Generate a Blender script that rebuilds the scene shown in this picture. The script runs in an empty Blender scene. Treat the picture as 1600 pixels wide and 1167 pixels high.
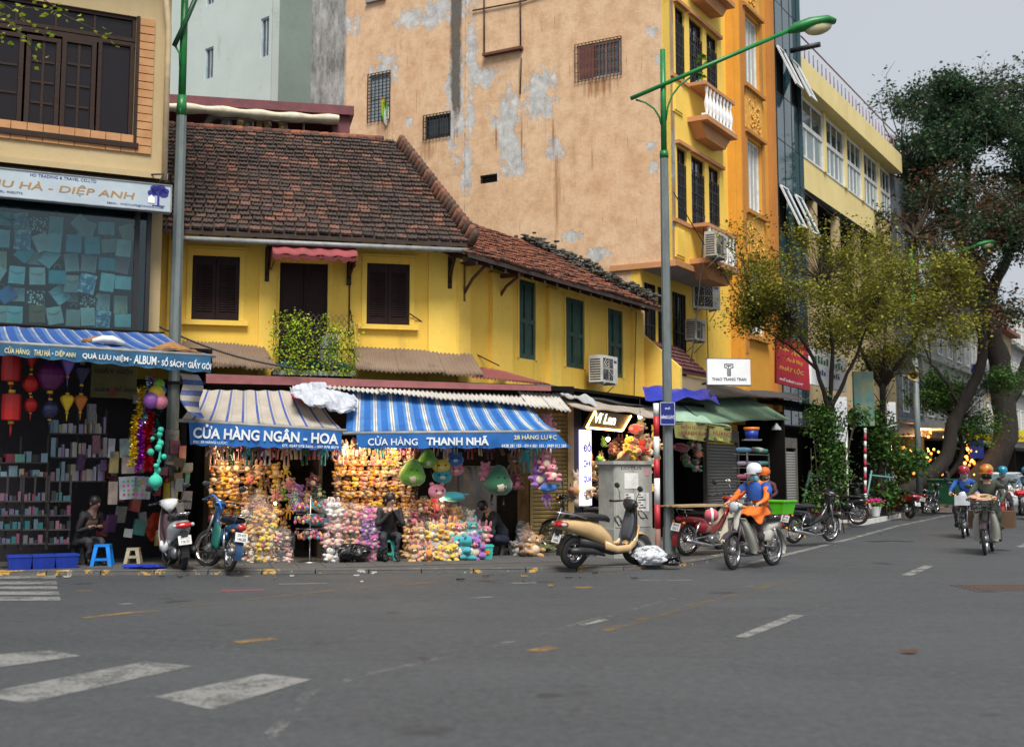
import bpy, math, random
from mathutils import Vector, Matrix, noise
R = math.radians
rnd = random.Random(7)
S = bpy.context.scene
COL = S.collection
V = Vector
# camera, world, sun, exposure
PITCH, FPX, EYE = R(6.07), 1900.0, 1.55
cam_d = bpy.data.cameras.new('camera'); cam = bpy.data.objects.new('camera', cam_d); COL.objects.link(cam)
cam.location = (0, 0, EYE); cam.rotation_euler = (R(90) + PITCH, 0, 0)
cam_d.sensor_width = 36; cam_d.lens = FPX / 1600 * 36; cam_d.shift_y = -50 / 1600
cam_d.clip_start = 0.1; cam_d.clip_end = 2000
cam_d.dof.use_dof = True; cam_d.dof.focus_distance = 23.0; cam_d.dof.aperture_fstop = 1.4
S.camera = cam
SUN_EL, SUN_AZ = R(56), R(172)          # azimuth: the way the light comes from, clockwise from +Y
w = bpy.data.worlds.new('World'); S.world = w; w.use_nodes = True
wn = w.node_tree; wn.nodes.clear()
_o = wn.nodes.new('ShaderNodeOutputWorld'); _b = wn.nodes.new('ShaderNodeBackground'); _s = wn.nodes.new('ShaderNodeTexSky')
_s.sky_type = 'NISHITA'; _s.sun_disc = False; _s.sun_elevation = SUN_EL; _s.sun_rotation = SUN_AZ; _s.dust_density = 6; _s.air_density = 1.2
_h = wn.nodes.new('ShaderNodeHueSaturation'); _h.inputs['Saturation'].default_value = 0.16
_m = wn.nodes.new('ShaderNodeMix'); _m.data_type = 'RGBA'; _m.inputs[0].default_value = 0.8
_m.inputs[7].default_value = (6.5, 7.0, 7.7, 1)         # even cloud cover
_n = wn.nodes.new('ShaderNodeTexNoise'); _n.inputs['Scale'].default_value = 1.6; _n.inputs['Detail'].default_value = 4
_mr = wn.nodes.new('ShaderNodeMapRange'); _mr.inputs[3].default_value = 0.86; _mr.inputs[4].default_value = 1.14
_mm = wn.nodes.new('ShaderNodeVectorMath'); _mm.operation = 'SCALE'
wn.links.new(_s.outputs[0], _h.inputs['Color']); wn.links.new(_h.outputs[0], _m.inputs[6])
wn.links.new(_n.outputs[0], _mr.inputs[0]); wn.links.new(_m.outputs[2], _mm.inputs[0]); wn.links.new(_mr.outputs[0], _mm.inputs[3])
wn.links.new(_mm.outputs[0], _b.inputs[0]); wn.links.new(_b.outputs[0], _o.inputs[0]); _b.inputs[1].default_value = 0.044
sd = bpy.data.lights.new('sun', 'SUN'); sd.energy = 2.1; sd.angle = R(25); sd.color = (1, 0.96, 0.9)
so = bpy.data.objects.new('sun', sd); COL.objects.link(so); so.location = (-10, -10, 30)
_d = V((math.sin(SUN_AZ) * math.cos(SUN_EL), math.cos(SUN_AZ) * math.cos(SUN_EL), math.sin(SUN_EL)))
so.rotation_euler = _d.to_track_quat('Z', 'Y').to_euler()
S.view_settings.view_transform = 'Standard'; S.view_settings.look = 'None'; S.view_settings.exposure = 1.12
S.view_settings.gamma = 1; S.view_settings.use_curve_mapping = False
S.render.engine = 'CYCLES'; S.cycles.max_bounces = 6; S.cycles.transparent_max_bounces = 8
S.cycles.use_denoising = True
# survey: sight lines from the camera to real planes
def ray(px, py):
 a, v = (px - 800) / FPX, (533.5 - py) / FPX
 return V((a, math.cos(PITCH) - v * math.sin(PITCH), math.sin(PITCH) + v * math.cos(PITCH)))
EYEV = V((0, 0, EYE))
def G(px, py, z=0.0):
 d = ray(px, py); t = (z - EYE) / d.z
 return EYEV + d * t
def AT(px, py, Y):
 d = ray(px, py); return EYEV + d * (Y / d.y)
class Frame:
 """a facade: u runs along it, out away from the wall, z up. Local mesh coordinates are (u, -out, z)."""
 def __init__(s, x, y, dx, dy):
  l = math.hypot(dx, dy); s.o = V((x, y, 0)); s.d = V((dx / l, dy / l, 0)); s.n = V((dy / l, -dx / l, 0)); s.rz = math.atan2(dy, dx)
 def P(s, u, out, z): return s.o + s.d * u + s.n * out + V((0, 0, z))
 def f(s, px, py, out=0.0):
  d = ray(px, py); p0 = s.o + s.n * out
  t = (p0 - EYEV).dot(s.n) / d.dot(s.n); p = EYEV + d * t
  return (p - s.o).dot(s.d), p.z
 def s_(s, px, py, u0):
  d = ray(px, py); p0 = s.o + s.d * u0
  t = (p0 - EYEV).dot(s.d) / d.dot(s.d); p = EYEV + d * t
  return (p - s.o).dot(s.n), p.z
 def sub(s, u, out=0.0):
  p = s.P(u, out, 0); return Frame(p.x, p.y, s.d.x, s.d.y)
# mesh building
class MB:
 def __init__(s): s.v = []; s.f = []; s.m = []; s.k = 0; s.M = None; s.sm = []; s.smooth = False
 def mat(s, k): s.k = k; return s
 def add(s, vs, fs, smooth=None):
  b = len(s.v)
  if s.M is not None: vs = [s.M @ V(p) for p in vs]
  s.v += [tuple(p) for p in vs]; s.f += [tuple(b + i for i in f) for f in fs]
  s.m += [s.k] * len(fs); s.sm += [s.smooth if smooth is None else smooth] * len(fs); return s
 def box(s, x0, x1, y0, y1, z0, z1):
  vs = [(x, y, z) for x in (x0, x1) for y in (y0, y1) for z in (z0, z1)]
  return s.add(vs, [(0, 1, 3, 2), (4, 6, 7, 5), (0, 4, 5, 1), (2, 3, 7, 6), (0, 2, 6, 4), (1, 5, 7, 3)], False)
 def quad(s, *p): return s.add(p, [tuple(range(len(p)))], False)
 def cyl(s, a, b, r0, r1=None, n=10, caps=True):
  a, b = V(a), V(b); r1 = r0 if r1 is None else r1
  d = (b - a).normalized(); x = d.orthogonal().normalized(); y = d.cross(x); vs = []
  for i in range(n):
   c, q = math.cos(2 * math.pi * i / n), math.sin(2 * math.pi * i / n)
   vs += [a + (x * c + y * q) * r0, b + (x * c + y * q) * r1]
  s.add(vs, [(2 * i, 2 * ((i + 1) % n), 2 * ((i + 1) % n) + 1, 2 * i + 1) for i in range(n)], True)
  if caps:
   b0 = len(s.v) - 2 * n
   s.f += [tuple(b0 + 2 * i for i in range(n))[::-1], tuple(b0 + 2 * i + 1 for i in range(n))]; s.m += [s.k] * 2; s.sm += [False] * 2
  return s
 def tube(s, pts, r, n=8, r_end=None, caps=True):
  pts = [V(p) for p in pts]; N = len(pts); rs = r if isinstance(r, (list, tuple)) else [r + ((r_end if r_end is not None else r) - r) * i / max(1, N - 1) for i in range(N)]
  vs = []; up = None
  for i, p in enumerate(pts):
   d = (pts[min(i + 1, N - 1)] - pts[max(i - 1, 0)]).normalized()
   x = (d.orthogonal() if up is None else up - d * up.dot(d)).normalized(); up = x; y = d.cross(x)
   vs += [p + (x * math.cos(2 * math.pi * j / n) + y * math.sin(2 * math.pi * j / n)) * rs[i] for j in range(n)]
  fs = [(i * n + j, i * n + (j + 1) % n, (i + 1) * n + (j + 1) % n, (i + 1) * n + j) for i in range(N - 1) for j in range(n)]
  if caps: fs += [tuple(range(n))[::-1], tuple((N - 1) * n + j for j in range(n))]
  return s.add(vs, fs, True)
 def ball(s, c, r, n=10, m=7, M=None):
  rx, ry, rz = (r, r, r) if isinstance(r, (int, float)) else r; vs = [(0, 0, -1)]
  for i in range(1, m):
   t = math.pi * i / m
   vs += [(math.sin(t) * math.cos(2 * math.pi * j / n), math.sin(t) * math.sin(2 * math.pi * j / n), -math.cos(t)) for j in range(n)]
  vs.append((0, 0, 1)); L = len(vs) - 1; fs = [(0, 1 + (j + 1) % n, 1 + j) for j in range(n)]
  for i in range(m - 2): fs += [(1 + i * n + j, 1 + i * n + (j + 1) % n, 1 + (i + 1) * n + (j + 1) % n, 1 + (i + 1) * n + j) for j in range(n)]
  fs += [(L, L - n + j, L - n + (j + 1) % n) for j in range(n)]
  ps = [V((x * rx, y * ry, z * rz)) for x, y, z in vs]
  if M is not None: ps = [M @ p for p in ps]
  return s.add([p + V(c) for p in ps], fs, True)
 def lathe(s, prof, c=(0, 0, 0), n=14, axis='z', ang=2 * math.pi):
  vs = []; N = len(prof); full = abs(ang - 2 * math.pi) < 1e-6; k = n if full else n + 1
  for r, z in prof:
   for j in range(k):
    a = ang * j / n; p = (r * math.cos(a), r * math.sin(a), z)
    if axis == 'y': p = (p[0], p[2], p[1])
    if axis == 'x': p = (p[2], p[0], p[1])
    vs.append(V(p) + V(c))
  fs = [(i * k + j, i * k + (j + 1) % k, (i + 1) * k + (j + 1) % k, (i + 1) * k + j) for i in range(N - 1) for j in range(n)]
  return s.add(vs, fs, True)
 def prism(s, poly, y0, y1, plane='xz'):
  n = len(poly)
  g = {'xz': lambda a, b, y: (a, y, b), 'xy': lambda a, b, y: (a, b, y), 'yz': lambda a, b, y: (y, a, b)}[plane]
  vs = [g(a, b, y0) for a, b in poly] + [g(a, b, y1) for a, b in poly]
  return s.add(vs, [tuple(range(n)), tuple(range(n, 2 * n))[::-1]] + [(i, i + n, (i + 1) % n + n, (i + 1) % n) for i in range(n)], False)
 def loft(s, st, n=12, p=2.0, caps=True):
  """stations (x, y, z, half-width along y, half-height, tilt) -> closed body; rings tilt about y"""
  vs = []
  for q in st:
   x, y, z, a, b = q[:5]; t = q[5] if len(q) > 5 else 0.0
   for j in range(n):
    c, d = math.cos(2 * math.pi * j / n), math.sin(2 * math.pi * j / n)
    c = math.copysign(abs(c) ** (2 / p), c); d = math.copysign(abs(d) ** (2 / p), d)
    vs.append((x + math.sin(t) * d * b, y + c * a, z + math.cos(t) * d * b))
  N = len(st)
  fs = [(i * n + j, i * n + (j + 1) % n, (i + 1) * n + (j + 1) % n, (i + 1) * n + j) for i in range(N - 1) for j in range(n)]
  if caps: fs += [tuple(range(n))[::-1], tuple((N - 1) * n + j for j in range(n))]
  return s.add(vs, fs, True)
 def sheet(s, fn, nu, nv, smooth=True, thick=0.0):
  vs = [V(fn(i / nu, j / nv)) for i in range(nu + 1) for j in range(nv + 1)]; k = nv + 1
  fs = [(i * k + j, (i + 1) * k + j, (i + 1) * k + j + 1, i * k + j + 1) for i in range(nu) for j in range(nv)]
  if thick:
   n = len(vs); vs = vs + [v - V((0, 0, thick)) for v in vs]
   fs += [tuple(n + a for a in f[::-1]) for f in fs]
   rim = [i * k for i in range(nu + 1)] + [nu * k + j for j in range(1, nv + 1)] + [i * k + nv for i in range(nu - 1, -1, -1)] + [j for j in range(nv - 1, 0, -1)]
   fs += [(rim[i], rim[(i + 1) % len(rim)], rim[(i + 1) % len(rim)] + n, rim[i] + n) for i in range(len(rim))]
  return s.add(vs, fs, smooth)
 def mesh(s, name, mats):
  me = bpy.data.meshes.new(name); me.from_pydata(s.v, [], s.f)
  for m in (mats if isinstance(mats, (list, tuple)) else [mats]): me.materials.append(m)
  me.polygons.foreach_set('material_index', s.m); me.polygons.foreach_set('use_smooth', s.sm); me.validate(); me.update(); return me
 def obj(s, name, mats, parent=None, loc=(0, 0, 0), rot=(0, 0, 0), **kw): return link(name, s.mesh(name, mats), parent, loc, rot, **kw)
def link(name, me, parent=None, loc=(0, 0, 0), rot=(0, 0, 0), sc=None, label=None, cat=None, group=None, kind=None, color=None):
 o = bpy.data.objects.new(name, me); COL.objects.link(o); o.location = loc; o.rotation_euler = rot; o.parent = parent
 if sc is not None: o.scale = (sc,) * 3 if isinstance(sc, (int, float)) else sc
 for k, v in (('label', label), ('category', cat), ('group', group), ('kind', kind)):
  if v: o[k] = v
 if color is not None: o.color = tuple(color) + (1,)
 return o
def thing(name, label, cat, loc=(0, 0, 0), rz=0.0, group=None): return link(name, None, None, loc, (0, 0, rz), label=label, cat=cat, group=group)
def fthing(F, name, label, cat, group=None): return thing(name, label, cat, F.o, F.rz, group)
def dup(root, loc=None, rz=None, label=None, color=None):
 def cp(o, par):
  c = o.copy(); COL.objects.link(c); c.parent = par
  for ch in o.children: cp(ch, c)
  return c
 r = cp(root, None)
 if loc is not None: r.location = loc
 if rz is not None: r.rotation_euler = (0, 0, rz)
 if label: r['label'] = label
 return r
def B(*a): return MB().box(*a)
def wall_with_holes(mb, x0, x1, z0, z1, y, th, holes):
 """a wall in the xz plane between y and y+th with rectangular openings (x0,x1,z0,z1)"""
 xs = sorted({x0, x1, *[min(max(h[i], x0), x1) for h in holes for i in (0, 1)]}); zs = sorted({z0, z1, *[min(max(h[i], z0), z1) for h in holes for i in (2, 3)]})
 inside = lambda x, z: any(h[0] < x < h[1] and h[2] < z < h[3] for h in holes)
 for i in range(len(xs) - 1):
  j = 0
  while j < len(zs) - 1:
   if inside((xs[i] + xs[i + 1]) / 2, (zs[j] + zs[j + 1]) / 2): j += 1; continue
   k = j
   while k < len(zs) - 1 and not inside((xs[i] + xs[i + 1]) / 2, (zs[k] + zs[k + 1]) / 2): k += 1
   mb.box(xs[i], xs[i + 1], y, y + th, zs[j], zs[k]); j = k
 return mb
# materials
class NT:
 def __init__(s, name):
  s.m = bpy.data.materials.new(name); s.m.use_nodes = True; s.t = s.m.node_tree; s.t.nodes.clear()
  s.out = s.t.nodes.new('ShaderNodeOutputMaterial'); s.b = s.t.nodes.new('ShaderNodeBsdfPrincipled'); s.t.links.new(s.b.outputs[0], s.out.inputs[0])
  s.tc = s.t.nodes.new('ShaderNodeTexCoord')
 def n(s, typ, ins=None, **at):
  x = s.t.nodes.new('ShaderNode' + typ)
  for k, v in at.items(): setattr(x, k, v)
  for k, v in (ins or {}).items():
   if isinstance(v, bpy.types.NodeSocket): s.t.links.new(v, x.inputs[k])
   else: x.inputs[k].default_value = v
  return x
 def noise(s, scale, detail=5, rough=0.6, vec=None, stretch=None):
  vec = vec or s.tc.outputs['Object']
  if stretch: vec = s.n('Mapping', {0: vec, 3: stretch}).outputs[0]
  return s.n('TexNoise', {'Vector': vec, 'Scale': scale, 'Detail': detail, 'Roughness': rough}).outputs[0]
 def ramp(s, fac, stops):
  x = s.n('ValToRGB', {0: fac}); e = x.color_ramp.elements
  while len(e) < len(stops): e.new(0.5)
  for i, (p, c) in enumerate(stops): e[i].position = p; e[i].color = (c + (1,)) if isinstance(c, tuple) else (c, c, c, 1)
  return x.outputs[0]
 def mix(s, fac, a, b, mode='MIX'):
  f = lambda c: (tuple(c) + (1,)) if isinstance(c, (tuple, list)) else c
  x = s.n('Mix', {0: fac, 6: f(a), 7: f(b)}, data_type='RGBA', blend_type=mode); return x.outputs[2]
 def math(s, op, a, b=0.0, clamp=False): return s.n('Math', {0: a, 1: b}, operation=op, use_clamp=clamp).outputs[0]
 def set(s, **k):
  for a, v in k.items():
   a = a.replace('_', ' ')
   if isinstance(v, bpy.types.NodeSocket): s.t.links.new(v, s.b.inputs[a])
   else: s.b.inputs[a].default_value = (tuple(v) + (1,)) if isinstance(v, (tuple, list)) and len(v) == 3 else v
  return s
 def bump(s, h, strength=0.3, dist=0.02):
  s.t.links.new(s.n('Bump', {'Height': h, 'Strength': strength, 'Distance': dist}).outputs[0], s.b.inputs['Normal']); return s
_mc = {}
def M(name, c=None, rough=0.6, metal=0.0, c2=None, sc=3.0, lo=0.4, hi=0.65, bump=0.0, bs=None, spec=0.5, stretch=None, emit=None, es=1.0, coat=0.0, trans=0.0, alpha=1.0):
 if name in _mc: return _mc[name]
 t = NT(name); c2 = c2 or tuple(x * 0.72 for x in c)
 nz = t.noise(sc, 6, 0.62, stretch=stretch)
 t.set(Base_Color=t.mix(t.ramp(nz, [(lo, 0.0), (hi, 1.0)]), c, c2), Roughness=rough, Metallic=metal)
 t.b.inputs['Specular IOR Level'].default_value = spec; t.b.inputs['Coat Weight'].default_value = coat
 if emit: t.set(Emission_Color=emit, Emission_Strength=es)
 if trans: t.set(Transmission_Weight=trans)
 if alpha < 1: t.set(Alpha=alpha)
 if bump: t.bump(t.noise(bs or sc * 8, 4), bump, 0.01)
 _mc[name] = t.m; return t.m
def objcol(name, rough=0.9, sc=14, amt=0.25, sheen=0.0):
 """takes the object's own colour; a little cloth-like variation"""
 if name in _mc: return _mc[name]
 t = NT(name); oi = t.n('ObjectInfo').outputs['Color']; nz = t.noise(sc, 3)
 d = t.mix(1.0, oi, t.ramp(nz, [(0.3, 1 - amt), (0.7, 1.0)]), 'MULTIPLY')
 t.set(Base_Color=d, Roughness=rough); t.b.inputs['Sheen Weight'].default_value = sheen
 t.bump(t.noise(60, 3), 0.3, 0.01); _mc[name] = t.m; return t.m
def wall_mat(name, c, dirt, stain=(0.12, 0.1, 0.07), amt=0.5, patch=None):
 t = NT(name); big = t.noise(0.7, 5, 0.65); fine = t.noise(9, 6, 0.7); st = t.noise(2.2, 6, 0.7, stretch=(1, 1, 0.16))
 a = t.mix(t.ramp(big, [(0.35, 0.0), (0.7, 1.0)]), c, dirt)
 a = t.mix(t.math('MULTIPLY', t.ramp(st, [(0.55, 0.0), (0.75, 1.0)]), amt), a, stain)
 a = t.mix(t.math('MULTIPLY', t.ramp(fine, [(0.5, 0.0), (0.75, 1.0)]), 0.25), a, tuple(x * 0.6 for x in c))
 if patch: a = t.mix(t.ramp(t.noise(3.1, 7, 0.7), [(0.64, 0.0), (0.655, 1.0)]), a, patch)
 t.set(Base_Color=a, Roughness=0.85); t.bump(t.noise(24, 5), 0.25, 0.01); _mc[name] = t.m; return t.m
def tile_mat(name, base, fresh, dark, thr=0.62):
 t = NT(name); g = t.n('NewGeometry'); isl = g.outputs['Random Per Island']; oi = t.n('ObjectInfo').outputs['Random']
 wp = g.outputs['Position']; rv = t.math('FRACT', t.math('ADD', isl, oi)); big = t.noise(0.9, 4, 0.6, vec=wp)
 k = t.math('ADD', t.math('MULTIPLY', rv, 0.42), t.math('MULTIPLY', t.math('ADD', big, t.noise(3.5, 4, .6, vec=wp)), 0.42))
 a = t.ramp(k, [(0.3, dark), (0.52, base), (thr, base), (thr + 0.2, fresh)])
 sp = t.noise(22, 6, 0.75, vec=wp)
 a = t.mix(t.ramp(sp, [(0.5, 0.0), (0.62, 0.8)]), a, dark)
 a = t.mix(t.ramp(t.noise(6, 5, 0.7, vec=wp), [(0.62, 0.0), (0.7, 0.6)]), a, (0.075, 0.07, 0.055))
 t.set(Base_Color=a, Roughness=0.9); t.bump(sp, 0.5, 0.01); _mc[name] = t.m; return t.m
def glass_mat(name, c, rough=0.06, metal=0.0, spec=1.0):
 t = NT(name); t.set(Base_Color=t.mix(t.noise(1.2, 3), c, tuple(x * 1.5 for x in c)), Roughness=rough, Metallic=metal)
 t.b.inputs['Specular IOR Level'].default_value = spec; t.b.inputs['IOR'].default_value = 1.6
 t.bump(t.noise(0.9, 2), 0.12, 0.02); _mc[name] = t.m; return t.m
def film_mat(name, c=(0.9, 0.92, 0.95), a=0.22):
 t = NT(name); t.set(Base_Color=c, Roughness=0.12, Alpha=t.ramp(t.noise(9, 4, 0.7), [(0.42, a * 0.4), (0.65, a * 2.2)])); t.bump(t.noise(14, 4), 1.0, 0.02); _mc[name] = t.m; return t.m
# shared materials
yellow = wall_mat('yellow_plaster', (0.93, 0.62, 0.1), (0.84, 0.53, 0.07), (0.3, 0.2, 0.07), 0.6)
yellow2 = wall_mat('yellow_paint_trim', (0.94, 0.65, 0.12), (0.88, 0.57, 0.09), (0.4, 0.28, 0.1), 0.25)
cream = wall_mat('cream_plaster', (0.5, 0.385, 0.21), (0.42, 0.31, 0.16), (0.3, 0.22, 0.12), 0.35)  # cream darkened to put the dim left edge of view into its colour
paleyel = wall_mat('pale_yellow_plaster', (0.8, 0.66, 0.3), (0.72, 0.57, 0.24), (0.3, 0.26, 0.16), 0.35)
orangew = wall_mat('orange_plaster', (0.7, 0.34, 0.04), (0.6, 0.27, 0.03), (0.35, 0.16, 0.05), 0.35)
brownor = wall_mat('brown_orange_plaster', (0.5, 0.22, 0.05), (0.42, 0.18, 0.04), (0.2, 0.09, 0.03), 0.4)
terrac = wall_mat('terracotta_trim', (0.55, 0.27, 0.12), (0.45, 0.2, 0.08), (0.2, 0.1, 0.06), 0.4)
maroon = M('maroon_paint', (0.16, 0.035, 0.045), 0.55, c2=(0.1, 0.025, 0.03), sc=4, bump=0.1)
brownwood = M('dark_brown_shutter', (0.026, 0.01, 0.01), 0.6, spec=.25, c2=(0.018, 0.007, 0.007), sc=6)
greenwood = M('dark_green_shutter', (0.03, 0.085, 0.06), 0.5, c2=(0.02, 0.05, 0.04), sc=6)
darkwood = M('dark_varnished_wood', (0.035, 0.015, 0.008), 0.5, spec=.3, c2=(0.018, 0.008, 0.005), sc=8, stretch=(1, 1, 6))
black = M('black_iron', (0.015, 0.015, 0.017), 0.5)
dark = M('interior_shade_black', (0.01, 0.009, 0.008), 0.95, spec=.1)  # near-black colour stands in for the shade inside rooms and recesses
darkcloth = M('dark_cloth', (0.02, 0.02, 0.024), 0.85)
grey = M('weathered_grey_metal', (0.3, 0.31, 0.31), 0.55, c2=(0.19, 0.2, 0.2), sc=6, bump=0.1)
whitep = M('white_paint', (0.78, 0.78, 0.76), 0.5, c2=(0.6, 0.59, 0.55), sc=5)
white = M('clean_white', (0.82, 0.83, 0.84), 0.45, c2=(0.76, 0.77, 0.78))
chrome = M('chrome', (0.6, 0.6, 0.62), 0.18, 1.0)
steel = M('brushed_steel', (0.38, 0.39, 0.4), 0.35, 1.0, c2=(0.3, 0.3, 0.31), sc=20)
concrete = wall_mat('grey_concrete', (0.34, 0.34, 0.31), (0.25, 0.25, 0.23), (0.09, 0.09, 0.08), 0.6)
winglass = glass_mat('window_glass', (0.035, 0.045, 0.05))
blueglass = glass_mat('teal_curtain_glass', (0.02, 0.055, 0.065), 0.04, 0.0, 1.4)
paleglass = glass_mat('pale_curtained_glass', (0.3, 0.36, 0.37), 0.1, 0.0, 1.0)
old_tile = tile_mat('old_brown_roof_tile', (0.062, 0.04, 0.032), (0.22, 0.095, 0.06), (0.02, 0.016, 0.014), 0.68)
red_tile = tile_mat('red_orange_roof_tile', (0.13, 0.05, 0.032), (0.3, 0.1, 0.05), (0.025, 0.018, 0.015), 0.6)
# frames of the facades (calibrated from the photograph)
A = Frame(-5.78, 21.5, 0.968, 0.252)         # corner house, main front
W = Frame(-1.02, 22.74, 0.579, 1.0)          # the side street, all its houses
L = Frame(-11.22, 17.56, 0.89, 0.456)        # house at the left edge
LE = 6.0
# ground, road, pavement, kerb
MB().add([(-500, -60, -0.06), (500, -60, -0.06), (500, 700, -0.06), (-500, 700, -0.06)], [(0, 1, 2, 3)]).obj('ground', M('bare_ground', (0.12, 0.11, 0.1), 0.95), kind='structure')
t = NT('asphalt')
big = t.noise(0.22, 5, 0.6); mid = t.noise(1.4, 6, 0.7, stretch=(0.6, 1, 1)); fine = t.noise(60, 3, 0.7)
a = t.mix(t.ramp(big, [(0.35, 0.0), (0.65, 1.0)]), (0.05, 0.056, 0.061), (0.031, 0.035, 0.04))
a = t.mix(t.ramp(mid, [(0.52, 0.0), (0.72, 0.75)]), a, (0.03, 0.032, 0.034))
a = t.mix(t.ramp(fine, [(0.5, 0.0), (0.7, 0.55)]), a, (0.105, 0.108, 0.11))
tar = t.n('TexVoronoi', {'Vector': t.n('Mapping', {0: t.tc.outputs['Object'], 2: (0, 0, .5), 3: (.12, .45, 1)}).outputs[0], 'Scale': 1.0}, feature='F1', distance='CHEBYCHEV').outputs['Color']
a = t.mix(t.ramp(t.noise(.5, 7, .75, stretch=(.35, 1.2, 1)), [(0.45, 0.0), (0.62, 0.6)]), a, (0.028, 0.031, 0.035)); a = t.mix(t.ramp(t.noise(11, 6, .85), [(0.42, 0.0), (0.6, 0.55)]), a, (0.09, 0.095, 0.1)); a = t.mix(t.ramp(t.noise(30, 4, .85), [(0.5, 0.0), (0.62, 0.7)]), a, (0.02, 0.021, 0.023)); a = t.mix(t.ramp(t.noise(.9, 3, .5), [(0.66, 0.0), (0.7, .8)]), a, (0.02, 0.02, 0.021)); a = t.mix(t.ramp(t.noise(1.9, 8, .8), [(0.62, 0.0), (0.72, .7)]), a, (0.022, 0.022, 0.023)); a = t.mix(t.ramp(t.noise(240, 2, .6), [(0.6, 0.0), (0.72, .8)]), a, (0.16, 0.16, 0.155))
cr = t.n('TexVoronoi', {'Vector': t.n('VectorMath', {0: t.tc.outputs['Object'], 1: t.n('TexNoise', {'Scale': 1.3, 'Detail': 5}).outputs['Color']}, operation='ADD').outputs[0], 'Scale': 0.33}, feature='DISTANCE_TO_EDGE').outputs[0]
a = t.mix(t.ramp(cr, [(0.0, 0.35), (0.003, 0.0)]), a, (0.045, 0.046, 0.048))
t.set(Base_Color=a, Roughness=t.ramp(mid, [(0.3, 0.62), (0.7, 0.8)])); t.bump(t.noise(130, 3, 0.8), 0.5, 0.006)
asphalt = t.m
road = MB().add([(-80, -40, 0), (160, -40, 0), (160, 300, 0), (-80, 300, 0)], [(0, 1, 2, 3)]).obj('road', asphalt, kind='structure')
kpx = [(-500, 901), (-200, 900), (0, 898.5), (200, 898), (370, 897.5), (560, 896), (760, 894.5), (880, 893.5), (960, 891.5), (1030, 888), (1080, 883), (1120, 876.5), (1160, 867), (1200, 856), (1260, 840), (1330, 822), (1400, 806.5), (1480, 794)]
K = [G(*p) for p in kpx]
K = [V((K[0].x - 30, K[0].y - 12, 0))] + K
_dd = (K[-1] - K[-5]).normalized(); K.append(K[-1] + V((0.5, 0.866, 0)) * 150)
def resample(P, step):
 out = [P[0].copy()]; acc = 0
 for a, b in zip(P, P[1:]):
  l = (b - a).length; d = (b - a) / l; s = step - acc
  while s <= l: out.append(a + d * s); s += step
  acc = (acc + l) % step
 return out
KR = resample(K, 0.8); PZ = .06
pave = wall_mat('pavement_concrete', (0.085, 0.083, 0.08), (0.05, 0.049, 0.048), (0.05, 0.05, 0.048), 0.5)
back = [V((260, 300, 0)), V((-80, 300, 0)), V((-80, K[0].y, 0))]
pv = MB(); poly = KR + back
pv.add([(p.x, p.y, PZ - .004) for p in poly], [tuple(range(len(poly)))])
pavement = pv.obj('pavement', pave, kind='structure')
def inpoly(x, y, P=KR + back):
 c = False; n = len(P)
 for i in range(n):
  a, b = P[i], P[i - 1]
  if (a.y > y) != (b.y > y) and x < (b.x - a.x) * (y - a.y) / (b.y - a.y) + a.x: c = not c
 return c
# kerb stones, one by one
t = NT('kerb_stone')
a = t.mix(t.noise(5, 5), (0.11, 0.106, 0.1), (0.055, 0.053, 0.05)); wp = t.n('NewGeometry').outputs['Position']
a = t.mix(t.ramp(t.noise(2.3, 5, 0.75, vec=wp), [(0.59, 0.0), (0.61, .85)]), a, (0.5, 0.28, 0.03))
a = t.mix(t.ramp(t.noise(2.9, 5, 0.75, vec=wp), [(0.62, 0.0), (0.64, .8)]), a, (0.45, 0.48, 0.45))
t.set(Base_Color=a, Roughness=0.85); t.bump(t.noise(30, 4), 0.4, 0.01); kerb_m = t.m
kerb = link('kerb', None, kind='structure')
kme = MB()
sec = [(-0.2, 0.0), (-0.2, 0.068), (-0.03, 0.068), (0.0, 0.045), (0.01, 0.0)]
kme.prism(sec, -0.392, 0.392, 'xz'); kmesh = kme.mesh('kerb_stone', kerb_m)
for a, b in zip(KR, KR[1:]):
 m = (a + b) / 2
 if not (-12 < m.x < 40 and m.y < 90): continue
 d = b - a; rz = math.atan2(d.y, d.x) - R(90)
 link('stone', kmesh, kerb, (m.x, m.y, rnd.uniform(-0.004, 0.004)), (0, 0, rz + rnd.uniform(-.006, .006)), sc=(1, (d.length) / 0.8, 1))
# paving slabs near enough to be told apart
slab = MB().box(-0.195, 0.195, -0.195, 0.195, 0, 0.012).mesh('paving_slab', wall_mat('paving_slab', (0.095, 0.092, 0.088), (0.06, 0.058, 0.056), (0.06, 0.06, 0.055), 0.5, patch=(0.1, 0.1, 0.095)))
cnt = 0
kd = [k for k in KR if -12 < k.x < 40]
for i in range(-16, 44):
 for j in range(1, 9):
  p = W.P(i * 0.4, 5.3 - j * 0.4, 0)
  if i * 0.4 < 2: continue
  if inpoly(p.x, p.y) and min((p - k).length for k in kd) > 0.5 and cnt < 290:
   cnt += 1; link('paving_slab', slab, pavement, (p.x, p.y, PZ - .008 + rnd.uniform(0, .003)), (rnd.uniform(-.005, .005), rnd.uniform(-.005, .005), W.rz))
for i in range(-14, 12):
 for j in range(0, 5):
  p = A.P(2 + i * 0.4, 2.95 - j * 0.4 - 0.04 * i, 0)
  if inpoly(p.x, p.y) and min((p - k).length for k in kd) > 0.42 and cnt < 298 and (p - W.o).dot(W.d) < 1.7:
   cnt += 1; link('paving_slab', slab, pavement, (p.x, p.y, PZ - .008 + rnd.uniform(0, .003)), (0, 0, A.rz))
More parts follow.
